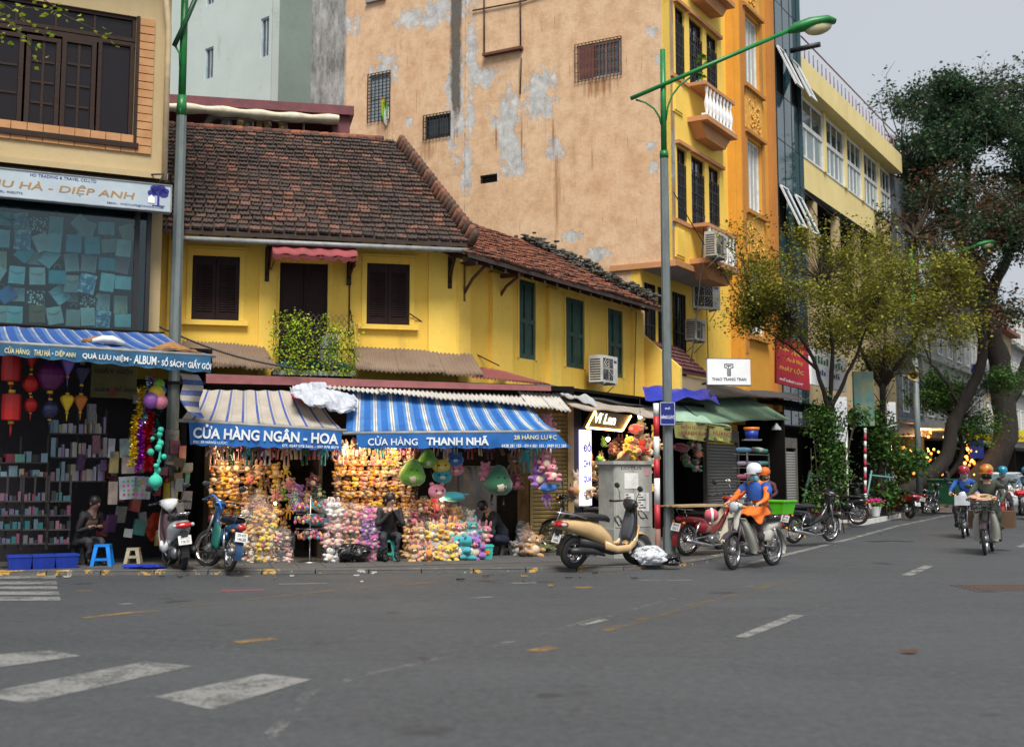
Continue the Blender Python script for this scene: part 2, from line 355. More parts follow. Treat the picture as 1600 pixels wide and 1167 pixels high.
# painted markings: worn sheets 4 mm above the road
def paint(name, c, thr, soft=0.04, sc=2.2):
 t = NT(name); k = t.math('ADD', t.math('MULTIPLY', t.noise(sc, 7, 0.8), 0.7), t.math('MULTIPLY', t.noise(24, 3, 0.7), 0.3))
 t.set(Base_Color=c, Roughness=0.75, Alpha=t.ramp(k, [(thr - soft, 0.0), (thr + soft, 1.0)])); return t.m
pw = paint('worn_white_road_paint', (0.2, 0.2, 0.19), 0.46, .07); pww = paint('very_worn_white_road_paint', (0.2, 0.2, 0.19), 0.57, 0.07)
py_ = paint('very_worn_yellow_road_paint', (0.2, 0.13, 0.05), 0.55, 0.08); pyy = paint('worn_yellow_road_paint', (0.27, 0.16, 0.05), 0.5, 0.08)
prd = paint('worn_red_road_paint', (0.3, 0.06, 0.08), 0.47, 0.08)
def mark(name, pts, m, z=0.004):
 MB().add([G(x, y, z) for x, y in pts], [tuple(range(len(pts)))]).obj(name, m, road)
def line(name, pts, w, m, z=0.004):
 P = [G(x, y, z) for x, y in pts]; vs = []
 for i, p in enumerate(P):
  d = (P[min(i + 1, len(P) - 1)] - P[max(i - 1, 0)]).normalized(); n = V((-d.y, d.x, 0)) * w / 2; vs += [p + n, p - n]
 MB().add(vs, [(2 * i, 2 * i + 1, 2 * i + 3, 2 * i + 2) for i in range(len(P) - 1)]).obj(name, m, road)
mark('lane_dash', [(1147, 994.5), (1168, 995.5), (1258, 961), (1237, 959)], pw)
mark('lane_dash', [(1408, 898), (1425, 899), (1459, 884), (1444, 883)], pw)
mark('lane_dash', [(1586, 854), (1597, 855), (1618, 847), (1608, 846)], pw)
line('edge_line', [(1150, 885), (1200, 873), (1260, 858.5), (1330, 841), (1400, 822), (1490, 803), (1540, 793)], 0.16, pw)
for y0, y1, x1 in ((898.8, 903.5, 87), (907.5, 912.5, 88), (915.5, 920, 89), (923.5, 928.8, 92), (932, 938, 94)):
 mark('crosswalk_stripe', [(-260, y0), (x1, y0), (x1 + 1, y1), (-260, y1)], pw)
mark('crosswalk_stripe', [(-60, 1025), (78, 1016), (128, 1024), (-60, 1050)], pw)
mark('crosswalk_stripe', [(-40, 1085), (225, 1033), (302, 1040), (40, 1098)], pw)
mark('crosswalk_stripe', [(240, 1088), (410, 1052), (487, 1061), (330, 1108)], pw)
line('faded_line', [(130, 965), (200, 957), (250, 953.5)], 0.12, pyy); line('faded_line', [(275, 948.5), (380, 938), (500, 924), (600, 915), (700, 908)], 0.14, py_)
line('faded_line', [(385, 1190), (480, 1085), (560, 1056), (650, 1036), (760, 1012), (900, 975), (1050, 935)], 0.1, pww)
line('faded_line', [(368, 1003), (428, 997)], 0.16, pyy); line('faded_line', [(830, 1017), (868, 1010)], 0.16, pyy)
line('faded_line', [(435, 912), (512, 911)], 0.1, pw); line('faded_line', [(905, 976), (944, 967)], 0.14, pw); line('faded_line', [(740, 934), (768, 932)], 0.12, pw)
line('faded_line', [(940, 985), (1060, 952), (1200, 915), (1260, 905)], 0.16, py_); line('faded_line', [(900, 918), (925, 917)], 0.2, pyy)
line('faded_line', [(1000, 906), (1080, 906)], 0.08, pw); line('faded_line', [(800, 911), (838, 910)], 0.12, pw); line('faded_line', [(1160, 918), (1190, 913)], 0.1, pww)
line('faded_line', [(346, 923), (412, 921)], 0.14, prd); line('faded_line', [(190, 944), (207, 942)], 0.14, pw); line('faded_line', [(120, 923), (142, 922)], 0.12, pyy)
line('faded_line', [(600, 912), (800, 903), (980, 897)], 0.09, py_)
# a road patch and a drain cover
patch = M('fresh_bitumen', (0.03, 0.03, 0.032), 0.7)
line('bitumen_patch', [(1358, 846), (1390, 844.5), (1425, 846)], 0.35, paint('bitumen', (0.025, 0.025, 0.026), 0.45, 0.1))
d = fthing(Frame(G(1575, 918).x, G(1575, 918).y, 1, 0.05), 'drain_cover', 'rusty steel drain cover let into the asphalt at the road side', 'drain')
MB().box(-.62, .62, -.42, .42, 0.0, .006).obj('frame', M('rusty_steel', (0.06, 0.045, 0.04), 0.7, c2=(0.1, 0.06, 0.045), sc=9), d)
for i in range(6): MB().box(-.55, .55, -.36 + i * .13, -.3 + i * .13, .0061, .014).obj('bar', M('rusty_steel'), d)
lf = MB(); lf.sheet(lambda a, b: (a * .16 - .08, (b - .5) * .08 * math.sin(a * 3.1), .012 + .03 * (a - .5) ** 2 + .02 * b), 5, 3); lf.obj('dead_leaf', M('dead_leaf', (0.07, 0.03, 0.018), 0.8), None, G(1420, 1021), label='dry brown leaf lying alone on the open asphalt', cat='leaf')
# building components (children of a house)
def casement(par, x0, x1, z0, z1, y, frame_m, glass_m, cols=2, rows=3, fw=0.05, dep=0.06, name='window'):
 """window with its own frame, glazing bars and panes; y = face of the wall (outer side is -y)"""
 f = MB(); f.box(x0, x0 + fw, y - dep, y + 0.03, z0, z1).box(x1 - fw, x1, y - dep, y + 0.03, z0, z1)
 f.box(x0 + fw, x1 - fw, y - dep, y + 0.03, z0, z0 + fw).box(x0 + fw, x1 - fw, y - dep, y + 0.03, z1 - fw, z1)
 o = f.obj(name, frame_m, par); b = MB(); iw, ih = x1 - x0 - 2 * fw, z1 - z0 - 2 * fw
 for i in range(1, cols): b.box(x0 + fw + iw * i / cols - fw * .3, x0 + fw + iw * i / cols + fw * .3, y - dep * .6, y + .02, z0 + fw, z1 - fw)
 for j in range(1, rows):
  for i in range(cols): b.box(x0 + fw + iw * i / cols + fw * .31, x0 + fw + iw * (i + 1) / cols - fw * .31, y - dep * .55, y + .018, z0 + fw + ih * j / rows - fw * .25, z0 + fw + ih * j / rows + fw * .25)
 if b.v: b.obj('glazing_bar', frame_m, o)
 for i in range(cols):
  MB().box(x0 + fw + iw * i / cols + .002, x0 + fw + iw * (i + 1) / cols - .002, y - .01, y - .004, z0 + fw + .002, z1 - fw - .002).obj('pane', glass_m, o)
 return o
def grille(par, x0, x1, z0, z1, y, nx, nz, r=0.012, m=None):
 g = MB()
 for i in range(nx + 1): x = x0 + (x1 - x0) * i / nx; g.box(x - r, x + r, y - r, y + r, z0, z1)
 for j in range(nz + 1): z = z0 + (z1 - z0) * j / nz; g.box(x0 - .01, x1 + .01, y - r * .7 - .002, y - r * .7 + .004, z - r, z + r)
 return g.obj('grille', m or black, par)
slat_cache = {}
def louvre_leaf(par, x0, x1, z0, z1, y, m, n, slat_m=None):
 f = MB(); w = 0.06
 f.box(x0, x0 + w, y - .04, y, z0, z1).box(x1 - w, x1, y - .04, y, z0, z1).box(x0 + w, x1 - w, y - .04, y, z0, z0 + 0.14).box(x0 + w, x1 - w, y - .04, y, z1 - 0.16, z1)
 f.box(x0 + w, x1 - w, y - .006, y - .001, z0 + .14, z1 - .16)
 o = f.obj('shutter', m, par); key = (round(x1 - x0, 2), slat_m or m)
 if key not in slat_cache: slat_cache[key] = MB().add([(-(x1 - x0) / 2 + w + .002, -.036, -.018), ((x1 - x0) / 2 - w - .002, -.036, -.018), ((x1 - x0) / 2 - w - .002, -.008, .012), (-(x1 - x0) / 2 + w + .002, -.008, .012), (-(x1 - x0) / 2 + w + .002, -.036, -.01), ((x1 - x0) / 2 - w - .002, -.036, -.01), ((x1 - x0) / 2 - w - .002, -.008, .02), (-(x1 - x0) / 2 + w + .002, -.008, .02)], [(3, 2, 1, 0), (4, 5, 6, 7), (0, 1, 5, 4), (2, 3, 7, 6), (1, 2, 6, 5), (3, 0, 4, 7)]).mesh('slat', slat_m or m)
 for i in range(n): link('slat', slat_cache[key], o, ((x0 + x1) / 2, y, z0 + .16 + (z1 - z0 - .34) * (i + .5) / n))
 return o
acm = {}
def ac_unit(F, u, out, z, wd=0.8, hh=0.56, dp=0.3, rot=0.0, label='', big=False, dirty=False):
 t = thing('air_conditioner', label, 'air conditioner', F.P(u, out, z), F.rz + rot, 'outdoor air conditioner units on the house fronts')
 m = M('aged_casing', (0.5, 0.47, 0.4), 0.5, c2=(0.33, 0.3, 0.25), sc=6) if dirty else M('ac_casing', (0.68, 0.67, 0.62), 0.45, c2=(0.5, 0.48, 0.43), sc=4)
 b = MB().box(-wd / 2, wd / 2, -dp, 0, 0, hh); b.obj('casing', m, t)
 MB().box(-wd / 2 + .07, wd / 2 - .25, -dp - .006, -dp - .001, .06, hh - .06).obj('fan_opening', M('fan_dark', (0.03, 0.03, 0.032), 0.6), t)
 g = MB(); cx = -0.09; r = min(hh, wd) * .42
 for k in range(1, 5): g.lathe([(r * k / 4 - .004, -dp - .018), (r * k / 4 + .004, -dp - .018), (r * k / 4, -dp - .012)], (cx, 0, hh / 2), 18, 'y')
 g.box(cx - r, cx + r, -dp - .02, -dp - .014, hh / 2 - .006, hh / 2 + .006).box(cx - .006, cx + .006, -dp - .026, -dp - .021, hh / 2 - r, hh / 2 + r)
 g.obj('fan_guard', m, t)
 s = MB()
 for k in range(9): s.box(-wd / 2 - .008, -wd / 2 - .001, -dp + .03, -.03, .05 + k * (hh - .1) / 9, .05 + k * (hh - .1) / 9 + .022)
 s.obj('side_vent', M('fan_dark'), t)
 MB().box(wd / 2 - .2, wd / 2 - .05, -dp - .006, -dp - .001, hh - .14, hh - .09).obj('badge', M('ac_badge_blue', (0.02, 0.08, 0.3), 0.5), t)
 br = MB()
 for x in (-wd * .35, wd * .35): br.box(x - .02, x + .02, -dp - .02, .02, -.04, -.001); br.tube([(x, -dp, -.03), (x, .0, -.3)], .012, 5)
 br.obj('bracket', grey, t)
 return t
def corrugated(F, name, u0, u1, out0, out1, za0, zb0, za1=None, zb1=None, m=None, pitch=0.076, amp=0.012, par=None, wob=0.01, nv=4):
 """sheet from (out0, za) at the wall down to (out1, zb); za1/zb1 are the heights at u1"""
 za1 = za0 if za1 is None else za1; zb1 = zb0 if zb1 is None else zb1; n = max(8, int((u1 - u0) / pitch * 5)); sd = rnd.random() * 9
 def fn(a, b):
  u = u0 + (u1 - u0) * a; z = (za0 + (za1 - za0) * a) * (1 - b) + (zb0 + (zb1 - zb0) * a) * b
  return (u, -(out0 + (out1 - out0) * b), z + amp * math.sin(u / pitch * 2 * math.pi) + wob * math.sin(a * 5 + b * 3 + sd) + wob * math.sin(a * 13 + sd) * b)
 return MB().sheet(fn, n, nv, True, 0.004).obj(name, m, par)
_tm = {}
def tile_mesh(key, m, w=0.2, l=0.27):
 if key in _tm: return _tm[key]
 b = MB(); xs = [0, .12, .3, .5, .7, .88]; zs = [0.0, .019, .002, .014, .002, .019]
 vs = []
 for yy, dz in ((0, 0.042), (l, 0.0)):
  vs += [((x - .5) * w, yy, z + dz) for x, z in zip(xs, zs)]
 vs += [((x - .5) * w, 0, z) for x, z in zip(xs, zs)]
 fs = [(i, i + 1, 7 + i, 6 + i) for i in range(5)] + [(12 + i, 13 + i, i + 1, i) for i in range(5)]
 b.add(vs, fs, False); _tm[key] = (b, b.mesh('tile', m)); return _tm[key]
def tiled_slope(roof, e0, du, ds, nrm, rows, row_len, ucount, ulo, uhi, mkey, mat_, single, w=0.2, jit=1.0):
 """tiles course by course; ulo/uhi(row) give the ends of a course; the first `single` tiles are objects of their own"""
 b, me = tile_mesh(mkey, mat_, w, row_len + .03); st = MB(); k = 0
 base = Matrix((du, ds, nrm)).transposed()
 for r in range(rows):
  of = rnd.uniform(0, .5); i0 = math.ceil(ulo(r) / w - of); i1 = math.floor(uhi(r) / w - of)
  sag = 0.02 * math.sin(r * 1.7)
  for i in range(i0, i1):
   u = (i + .5 + of) * w; p = e0 + du * u + ds * (r * row_len) + nrm * (0.012 * math.sin(u * 1.1 + r * .2) * jit + 0.008 * jit * math.sin(u * 3.1 + r)) + ds * rnd.gauss(0, .008 * jit)
   rot = base @ Matrix.Rotation(rnd.gauss(0, .02 * jit), 3, 'Z') @ Matrix.Rotation(rnd.gauss(0, .03 * jit), 3, 'Y') @ Matrix.Rotation(rnd.gauss(0, .02 * jit), 3, 'X')
   if k < single: link('tile', me, roof, p, rot.to_euler())
   else: st.M = Matrix.Translation(p) @ rot.to_4x4(); st.add(b.v, b.f, False)
   k += 1
 if st.v: st.obj('tile_courses', mat_, roof, kind='stuff')
def stext(body, w, h, m, par, loc, rot=(R(90), 0, 0), bold=0.0, name='lettering', shear=0.0, ext=0.004, spacing=1.0):
 """lettering fitted to w x h, starting at loc (lower left corner), facing local -y"""
 c = bpy.data.curves.new(name, 'FONT'); c.body = body; c.size = 1; c.offset = bold; c.shear = shear; c.extrude = 0; c.resolution_u = 3; c.space_character = spacing
 tmp = bpy.data.objects.new('tmp', c); COL.objects.link(tmp)
 bpy.context.view_layer.update(); me = bpy.data.meshes.new_from_object(tmp.evaluated_get(bpy.context.evaluated_depsgraph_get()))
 bpy.data.objects.remove(tmp); bpy.data.curves.remove(c)
 xs = [v.co.x for v in me.vertices]; ys = [v.co.y for v in me.vertices]
 if not xs: return None
 x0, x1, y0, y1 = min(xs), max(xs), min(ys), max(ys); sx = w / (x1 - x0); sy = h / (y1 - y0)
 for v in me.vertices: v.co = ((v.co.x - x0) * sx, (v.co.y - y0) * sy, 0)
 me.materials.clear(); me.materials.append(m); me.name = name
 return link(name, me, par, loc, rot)
# corner house (yellow, tiled roof)
house = fthing(A, 'corner_shophouse', 'old two-storey yellow corner house with brown shutters and sagging tiled roof', 'house')
uL, _ = A.f(200, 450); uC, zC = A.f(716, 450); uC += .02
w1 = (A.f(300, 450)[0], A.f(374, 450)[0], A.f(337, 500)[1], A.f(337, 400)[1])
w2 = (A.f(573, 450)[0], A.f(640, 450)[0], A.f(606, 507)[1], A.f(606, 412)[1])
dr = (A.f(437, 450)[0], A.f(512, 450)[0], 3.45, A.f(474, 411)[1])
ztop = A.f(500, 369, .8)[1] + .42
wall_with_holes(MB(), uL, uC, 3.15, ztop, 0, 0.3, [w1, w2, dr]).obj('wall', yellow, house)
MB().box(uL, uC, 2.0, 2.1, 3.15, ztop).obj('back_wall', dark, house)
for x0, x1, z0, z1 in (w1, w2):
 m = (x0 + x1) / 2
 for a0, a1 in ((x0 + .01, m - .004), (m + .004, x1 - .01)): louvre_leaf(house, a0, a1, z0, z1, .06, brownwood, 19, M('worn_shutter_slat', (0.05, 0.027, 0.025), 0.6, spec=.3, c2=(0.025, 0.012, 0.011), sc=9))
 MB().box(x0 - .16, x1 + .16, -.1, 0, z0 - .1, z0 - .012).obj('sill', yellow2, house)
 s = MB().box(x0 - .09, x0 - .001, -.03, 0, z0, z1 + .06).box(x1 + .001, x1 + .09, -.03, 0, z0, z1 + .06).box(x0 - .09, x1 + .09, -.03, 0, z1 + .061, z1 + .12)
 s.box(x0 - .12, x1 + .12, -.055, -.0305, z1 + .13, z1 + .165).obj('window_surround', yellow2, house)
x0, x1, z0, z1 = dr
for a0, a1 in ((x0, (x0 + x1) / 2 - .004), ((x0 + x1) / 2 + .004, x1)):
 d = MB().box(a0, a1, .05, .1, z0, z1); [d.box(a0 + .06, a1 - .06, .04, .0495, z0 + .1 + k * .68, z0 + .7 + k * .68) for k in range(2)]; d.obj('door_leaf', brownwood, house)
MB().box(x0 - .09, x0 - .001, -.03, 0, z0, z1 + .05).box(x1 + .001, x1 + .09, -.03, 0, z0, z1 + .05).box(x0 - .09, x1 + .09, -.03, 0, z1 + .051, z1 + .11).obj('door_surround', yellow2, house)
for p0, p1 in ((262, 281), (405, 432), (669, 713)):
 a0, a1 = A.f(p0, 450)[0], A.f(p1, 450)[0]; MB().box(a0, a1 if p1 < 700 else uC + .001, -.06, -.001, 3.2, ztop - .02).obj('pilaster', yellow2, house)
# main roof
EO = 0.8; eL, ez = A.f(240, 352, EO); eR, ez2 = A.f(740, 385, EO); ez = A.f(500, 369, EO)[1]
RO = -3.55; rR, rz_ = A.f(618, 221, RO); rL = A.f(200, 190, RO)[0]
du = V((1, 0, 0)); ds = V((0, EO - RO, rz_ - ez)); sl = ds.length; ds.normalize(); nrm = du.cross(ds).normalized(); eL -= .6
roof = MB()
under = M('roof_battens', (0.05, 0.03, 0.022), 0.85, c2=(0.03, 0.02, 0.015), sc=6)
vs = [(eL, -EO, ez), (eR, -EO, ez), (rR, -RO, rz_), (eL, -RO, rz_)]
roof.add(vs + [(x, y, z - .07) for x, y, z in vs], [(0, 1, 2, 3), (7, 6, 5, 4), (0, 4, 5, 1), (1, 5, 6, 2), (2, 6, 7, 3), (3, 7, 4, 0)])
vb = [(rR, -RO + .01, rz_), (eL, -RO + .01, rz_), (eL, -RO + 4.3, ez), (rR + .3, -RO + 4.3, ez)]
roof.add(vb, [(0, 1, 2, 3)]); ro = roof.obj('roof', under, house)
rows = int(sl / .205); rl = sl / rows; E0 = V((0, -EO, ez + .02))
tiled_slope(ro, E0, du, ds, nrm, rows, rl, 0, lambda r: eL, lambda r: eR + (rR - eR) * r / rows + .06, 'old', old_tile, 296)
# verge + ridge caps
cap = MB(); cap.lathe([(.0, 0), (.075, 0), (.08, .04), (.066, .3), (0, .3)], n=10); cap.M = None
capm = cap.mesh('ridge_tile', tile_mat('ridge_brown', (0.09, 0.05, 0.035), (0.22, 0.09, 0.05), (0.03, 0.02, 0.018), .62))
def caps(par, p, q, me, up=V((0, 0, 1)), step=.2):
 d = q - p; n = max(1, int(d.length / step)); d.normalize(); x = d.cross(up).normalized(); z = x.cross(d)
 for i in range(n):
  m = Matrix((x, z, d)).transposed() @ Matrix.Rotation(rnd.gauss(0, .03), 3, 'X')
  link('ridge_tile', me, par, p + d * (i * step), m.to_euler())
caps(ro, V((eR - .05, -EO - .02, ez - .0)), V((rR - .04, -RO, rz_ - .0)), capm)
caps(ro, V((eL, -RO, rz_ + .02)), V((rR, -RO, rz_ + .02)), tile_mesh('x', old_tile) and cap.mesh('ridge_tile', red_tile))
gb = MB().add([(eR - .12, -EO + .1, ez - .1), (rR - .12, -RO, rz_ - .1), (rR + .0, -RO + 4.2, ez - .1)], [(0, 1, 2)]); gb.obj('gable', yellow, house)
# rafters, gutter, brackets
for i in range(13):
 x = eL + .9 + i * .46
 if x < eR - .2: MB().add([(x, -EO + .02, ez - .09), (x + .07, -EO + .02, ez - .09), (x + .07, .0, ez - .09 + .8 * ds.z / ds.y * .98), (x, .0, ez - .09 + .8 * ds.z / ds.y * .98), (x, -EO + .02, ez - .19), (x + .07, -EO + .02, ez - .19), (x + .07, 0, ez - .19 + .8 * ds.z / ds.y * .8), (x, 0, ez - .19 + .8 * ds.z / ds.y * .8)], [(0, 1, 2, 3), (7, 6, 5, 4), (0, 4, 5, 1), (1, 5, 6, 2), (3, 2, 6, 7), (0, 3, 7, 4)]).obj('rafter', black, house)
gu = MB().lathe([(.05, 0), (.05, 5.3)], n=8, ang=math.pi); gl = eR - .1 - (A.f(285, 368, EO + .06)[0])
gz0 = A.f(285, 370, EO)[1]; gz1 = A.f(730, 389, EO)[1]
MB().tube([(A.f(285, 368, EO)[0], -EO - .0, gz0 - .03), (eR - .08, -EO, gz1 - .03)], .045, 8).obj('gutter', grey, house)
def eave_bracket(par, x, z, out, h, m=black):
 b = MB().box(x - .04, x + .04, -.07, 0, z - h, z).box(x - .035, x + .035, -out, -.071, z - .08, z)
 b.tube([(x, -.06, z - h * .8), (x, -out * .35, z - h * .45), (x, -out * .8, z - .08)], .03, 6); return b.obj('eave_bracket', m, par)
for p in (243, 417, 545, 702): eave_bracket(house, A.f(p, 420)[0], ez - .12, EO * .85, .62, darkwood)
# little barrel canopy over the door
c0 = A.f(426, 390, .9)[0]; c1 = A.f(559, 390, .9)[0]; cz1 = A.f(480, 377, .55)[1]; cz0 = A.f(480, 412, .95)[1]; CO = .93
canopy_m = M('faded_red_canvas', (0.3, 0.06, 0.065), 0.85, c2=(0.2, 0.045, 0.045), sc=5, bump=.2)
canopy = fthing(A, 'door_canopy', 'small faded red barrel canopy over the upstairs balcony door', 'canopy')
def barrel(a, b):
 t = b * 1.25; o = CO * math.sin(t) / math.sin(1.25); z = cz0 + (cz1 - cz0) * math.cos(t) if t < 1.3 else 0
 return (c0 + (c1 - c0) * a, -.03 - o, z - .02 * math.sin(a * 31) * b)
cb = MB().sheet(barrel, 28, 8, True, .012)
cb.sheet(lambda a, b: (c0 + (c1 - c0) * a, -CO - .034 - .004 * math.sin(a * 20), barrel(a, 1)[2] - .004 - b * (.05 + .045 * abs(math.sin(a * math.pi * 9)))), 54, 2, True, .004)
cb.obj('canvas', canopy_m, canopy)
for x in (c0, c1): MB().add([(x, -.03, cz1 - .02)] + [barrel(0 if x == c0 else 1, k / 6) for k in range(7)] + [(x, -.03, cz0 - .02)], [tuple(range(9))]).obj('side_panel', canopy_m, canopy)
fr = MB()
for x in (c0 + .03, c1 - .03): fr.tube([(x, -.02, cz0 + .02), (x, -CO + .02, cz0 + .02)], .012, 5); fr.tube([(x, -.02, 4.0), (x, -.02, cz1)], .014, 5)
fr.obj('frame', black, canopy)
# balcony with creeper
bu0, bz1 = A.f(432, 489, .55); bu1, _ = A.f(553, 489, .55); bz0 = 3.33
bal = fthing(A, 'balcony_railing', 'rusty iron balcony railing below the red door canopy', 'railing')
g = MB(); lattice = M('rusty_lattice', (0.06, 0.035, 0.025), 0.8)
for (a, b, c, d) in ((bu0, .55, bu1, .55), (bu0, .02, bu0, .55), (bu1, .02, bu1, .55)):
 for zz in (bz0, bz1 - .32, bz1 - .62): g.tube([(a, -b, zz), (c, -d, zz)], .013, 5)
rail = g.obj('rail', black, bal); dg = MB()
for k in range(-9, 22):
 for sg in (1, -1):
  p = []
  for tt in (0, 1):
   x = bu0 + k * .1 + (tt * .75 * sg); z = bz0 + tt * (bz1 - bz0)
   p.append((x, z))
  (xa, za), (xb, zb) = p
  if xa > xb: xa, za, xb, zb = xb, zb, xa, za
  if xb < bu0 or xa > bu1: continue
  if xa < bu0: za += (zb - za) * (bu0 - xa) / (xb - xa); xa = bu0
  if xb > bu1: zb = za + (zb - za) * (bu1 - xa) / (xb - xa); xb = bu1
  dg.tube([(xa, -.56 - .004 * sg, za), (xb, -.56 - .004 * sg, zb)], .006, 4)
dg.obj('lattice', lattice, bal)
MB().box(bu0 - .05, bu1 + .05, -.58, -.002, bz0 - .1, bz0 - .02).obj('balcony_slab', concrete, bal)
st = MB()
for x in (bu0 - .0, bu1): st.tube([(x - .0, -.02, bz1 + .15), (x, -.57, bz1 - .32)], .012, 5)
st.obj('stay', black, bal)
def leaf_mat(name, c1, c2, c3=None, tr=0.35):
 t = NT(name); r = t.n('NewGeometry').outputs['Random Per Island']
 st = [(0.0, c1), (0.6, c2)] + ([(0.95, c3)] if c3 else [])
 t.set(Base_Color=t.ramp(r, st), Roughness=0.55); t.b.inputs['Specular IOR Level'].default_value = .35
 tl = t.n('BsdfTranslucent', {0: t.ramp(r, st)}); ms = t.n('MixShader', {0: tr, 1: t.b.outputs[0], 2: tl.outputs[0]}); t.t.links.new(ms.outputs[0], t.out.inputs[0])
 _mc[name] = t.m; return t.m
def add_leaf(b, p, s, rn, droop=0.0, fold=True):
 """one leaf: four faces... two triangles folded along the midrib"""
 d = V((rn.gauss(0, 1), rn.gauss(0, 1), rn.gauss(-droop, .6))).normalized(); u = V((rn.gauss(0, .6), rn.gauss(0, .6), 1)); x = d.cross(u).normalized(); n = x.cross(d)
 wv = s * rn.uniform(.28, .42); tip = p + d * s; m = p + d * s * .45
 b.v += [tuple(p), tuple(m + x * wv + n * s * .1), tuple(tip), tuple(m - x * wv + n * s * .1)]; k = len(b.v) - 4
 b.f += [(k, k + 1, k + 2), (k, k + 2, k + 3)]; b.m += [b.k] * 2; b.sm += [False] * 2
creeper_leaf = leaf_mat('lime_creeper_leaf', (0.16, 0.32, 0.02), (0.45, 0.6, 0.03), (0.6, 0.65, 0.08))
cr = fthing(A, 'creeper', 'lime green creeper climbing the iron balcony railing', 'plant'); cb = MB(); sb = MB(); rn = random.Random(3)
for k in range(46):
 x = rn.uniform(bu0, bu1); z = bz0; pts = [(x, -.6, z)]
 while z < bz1 - rn.random() * (.15 if x < bu0 + 1.0 else .5) - .1: z += .12; x += rn.gauss(0, .05); x = min(max(x, bu0 - .05), bu1 + .05); pts.append((x, -.58 - rn.random() * .06, z))
 if len(pts) > 2: sb.tube(pts, .004, 4)
 for p in pts:
  for q in range(rn.randint(3, 7)): add_leaf(cb, V(p) + V((rn.gauss(0, .05), rn.uniform(-.06, .02), rn.gauss(0, .05))), rn.uniform(.035, .07), rn, .5)
sb.obj('stem', M('creeper_stem', (0.05, 0.04, 0.02), 0.8), cr); cb.obj('leaves', creeper_leaf, cr, kind='stuff')
tp = MB().sheet(lambda a, b: (bu0 + .02 + (bu1 - bu0) * a, -.1 - .42 * b, bz0 + .02 + .12 * math.sin(a * 9) * math.sin(b * 5) + .05), 16, 6, True, .01)
tp.obj('blue_tarpaulin', M('blue_tarp_faded', (0.04, 0.28, 0.42), 0.5), None, A.o, (0, 0, A.rz), label='crumpled turquoise plastic sheet on the balcony floor behind the creeper', cat='tarpaulin')
wb = MB().loft([(0, 0, 0, .02, .1), (.05, 0, 0, .09, .3), (.25, 0, 0.02, .1, .36), (.33, 0, 0, .05, .3)], 10); wb.obj('white_bag', M('white_plastic', (0.7, 0.72, 0.74), 0.35, bump=.4, bs=9), None, A.P(A.f(500, 540, .45)[0], .4, bz0 + .34), (0, 0, A.rz), label='white plastic sack standing behind the creeper on the balcony', cat='sack')
# wing along the side street
wing = link('wing', MB().mesh('x', dark), house); wing.name = 'wing_base'; bpy.data.objects.remove(wing)
LW = 8.40
def wobj(mb, name, m, **kw):
 """geometry written in the W frame, stored under the house"""
 o = mb.obj(name, m, house, **kw); o.matrix_local = WM @ o.matrix_local; return o
WM = (Matrix.Translation(A.o) @ Matrix.Rotation(A.rz, 4, 'Z')).inverted() @ Matrix.Translation(W.o) @ Matrix.Rotation(W.rz, 4, 'Z')
wroot = link('side_wing', None, house); wroot.matrix_local = WM
wh = []
for pxa, pxb, yt, yb, pm in ((810, 836, 434, 557, 823), (883, 912, 462, 571, 897), (948.5, 972, 479, 585, 960)):
 a0 = W.f(pxa, 500)[0]; a1 = W.f(pxb, 500)[0]; wh.append((a0, a1, W.f(pm, yb + 4)[1], W.f(pm, yt + 5)[1]))
wzt = W.f(860, 433, .78)[1] + .30
wp_ = wall_with_holes(MB(), .0, LW, 3.12, wzt, 0.0, .3, wh)
wingp = wp_.obj('wall', yellow, wroot)
for a0, a1, z0, z1 in wh:
 m = (a0 + a1) / 2
 for b0, b1 in ((a0 + .01, m - .004), (m + .004, a1 - .01)):
  f = MB(); zz = [z0 + .1, z0 + (z1 - z0) * .48, z1 - .1]
  f.box(b0, b0 + .07, .0, .05, z0, z1).box(b1 - .07, b1, .0, .05, z0, z1)
  for q, z in enumerate((z0, zz[1] - .05, z1 - .1)): f.box(b0 + .07, b1 - .07, .0, .05, z, z + .1)
  f.box(b0 + .07, b1 - .07, .03, .04, z0 + .1, zz[1] - .05).box(b0 + .07, b1 - .07, .03, .04, zz[1] + .05, z1 - .1)
  s = f.obj('green_shutter', greenwood, wroot)
 MB().box(a0 - .06, a0, -.025, 0, z0, z1 + .06).box(a1, a1 + .06, -.025, 0, z0, z1 + .06).obj('window_surround', yellow2, wroot)
for p0, p1 in ((718, 764), (775, 800), (853, 868), (1000, 1003)):
 pass
def wpil(pa, pb, m=yellow2, d=.09): MB().box(W.f(pa, 500)[0], min(W.f(pb, 500)[0], LW), -d, -.001, 3.2, wzt - .3).obj('pilaster', m, wroot)
wpil(764, 795); wpil(853, 871); wpil(985, 1001); MB().box(-.08, .35, -.07, -.001, 3.2, wzt - .3).obj('pilaster', yellow2, wroot)
WE = .78; we0 = W.f(736, 402, WE)[0] - .1; wr0 = W.f(716, 336, -2.95)[0] - .15; wez = W.f(860, 433, WE)[1]; wez1 = W.f(1028, 481, WE)[1]; we1 = 8.38
WR = -2.95; wrz = W.f(843, 389, WR)[1]
ds2 = V((0, WE - WR, wrz - wez)); s2 = ds2.length; ds2.normalize(); nr2 = V((1, 0, 0)).cross(ds2).normalized()
print('main eave', ez, 'ridge', rz_, 'uR', eR, rR, 'wing eave', wez, wez1, 'ridge', wrz, 'we0', we0, 'holes', wh[0], w1)
r2 = MB(); vs = [(we0, -WE, wez), (we1, -WE, wez), (we1, -WR, wrz), (wr0, -WR, wrz)]
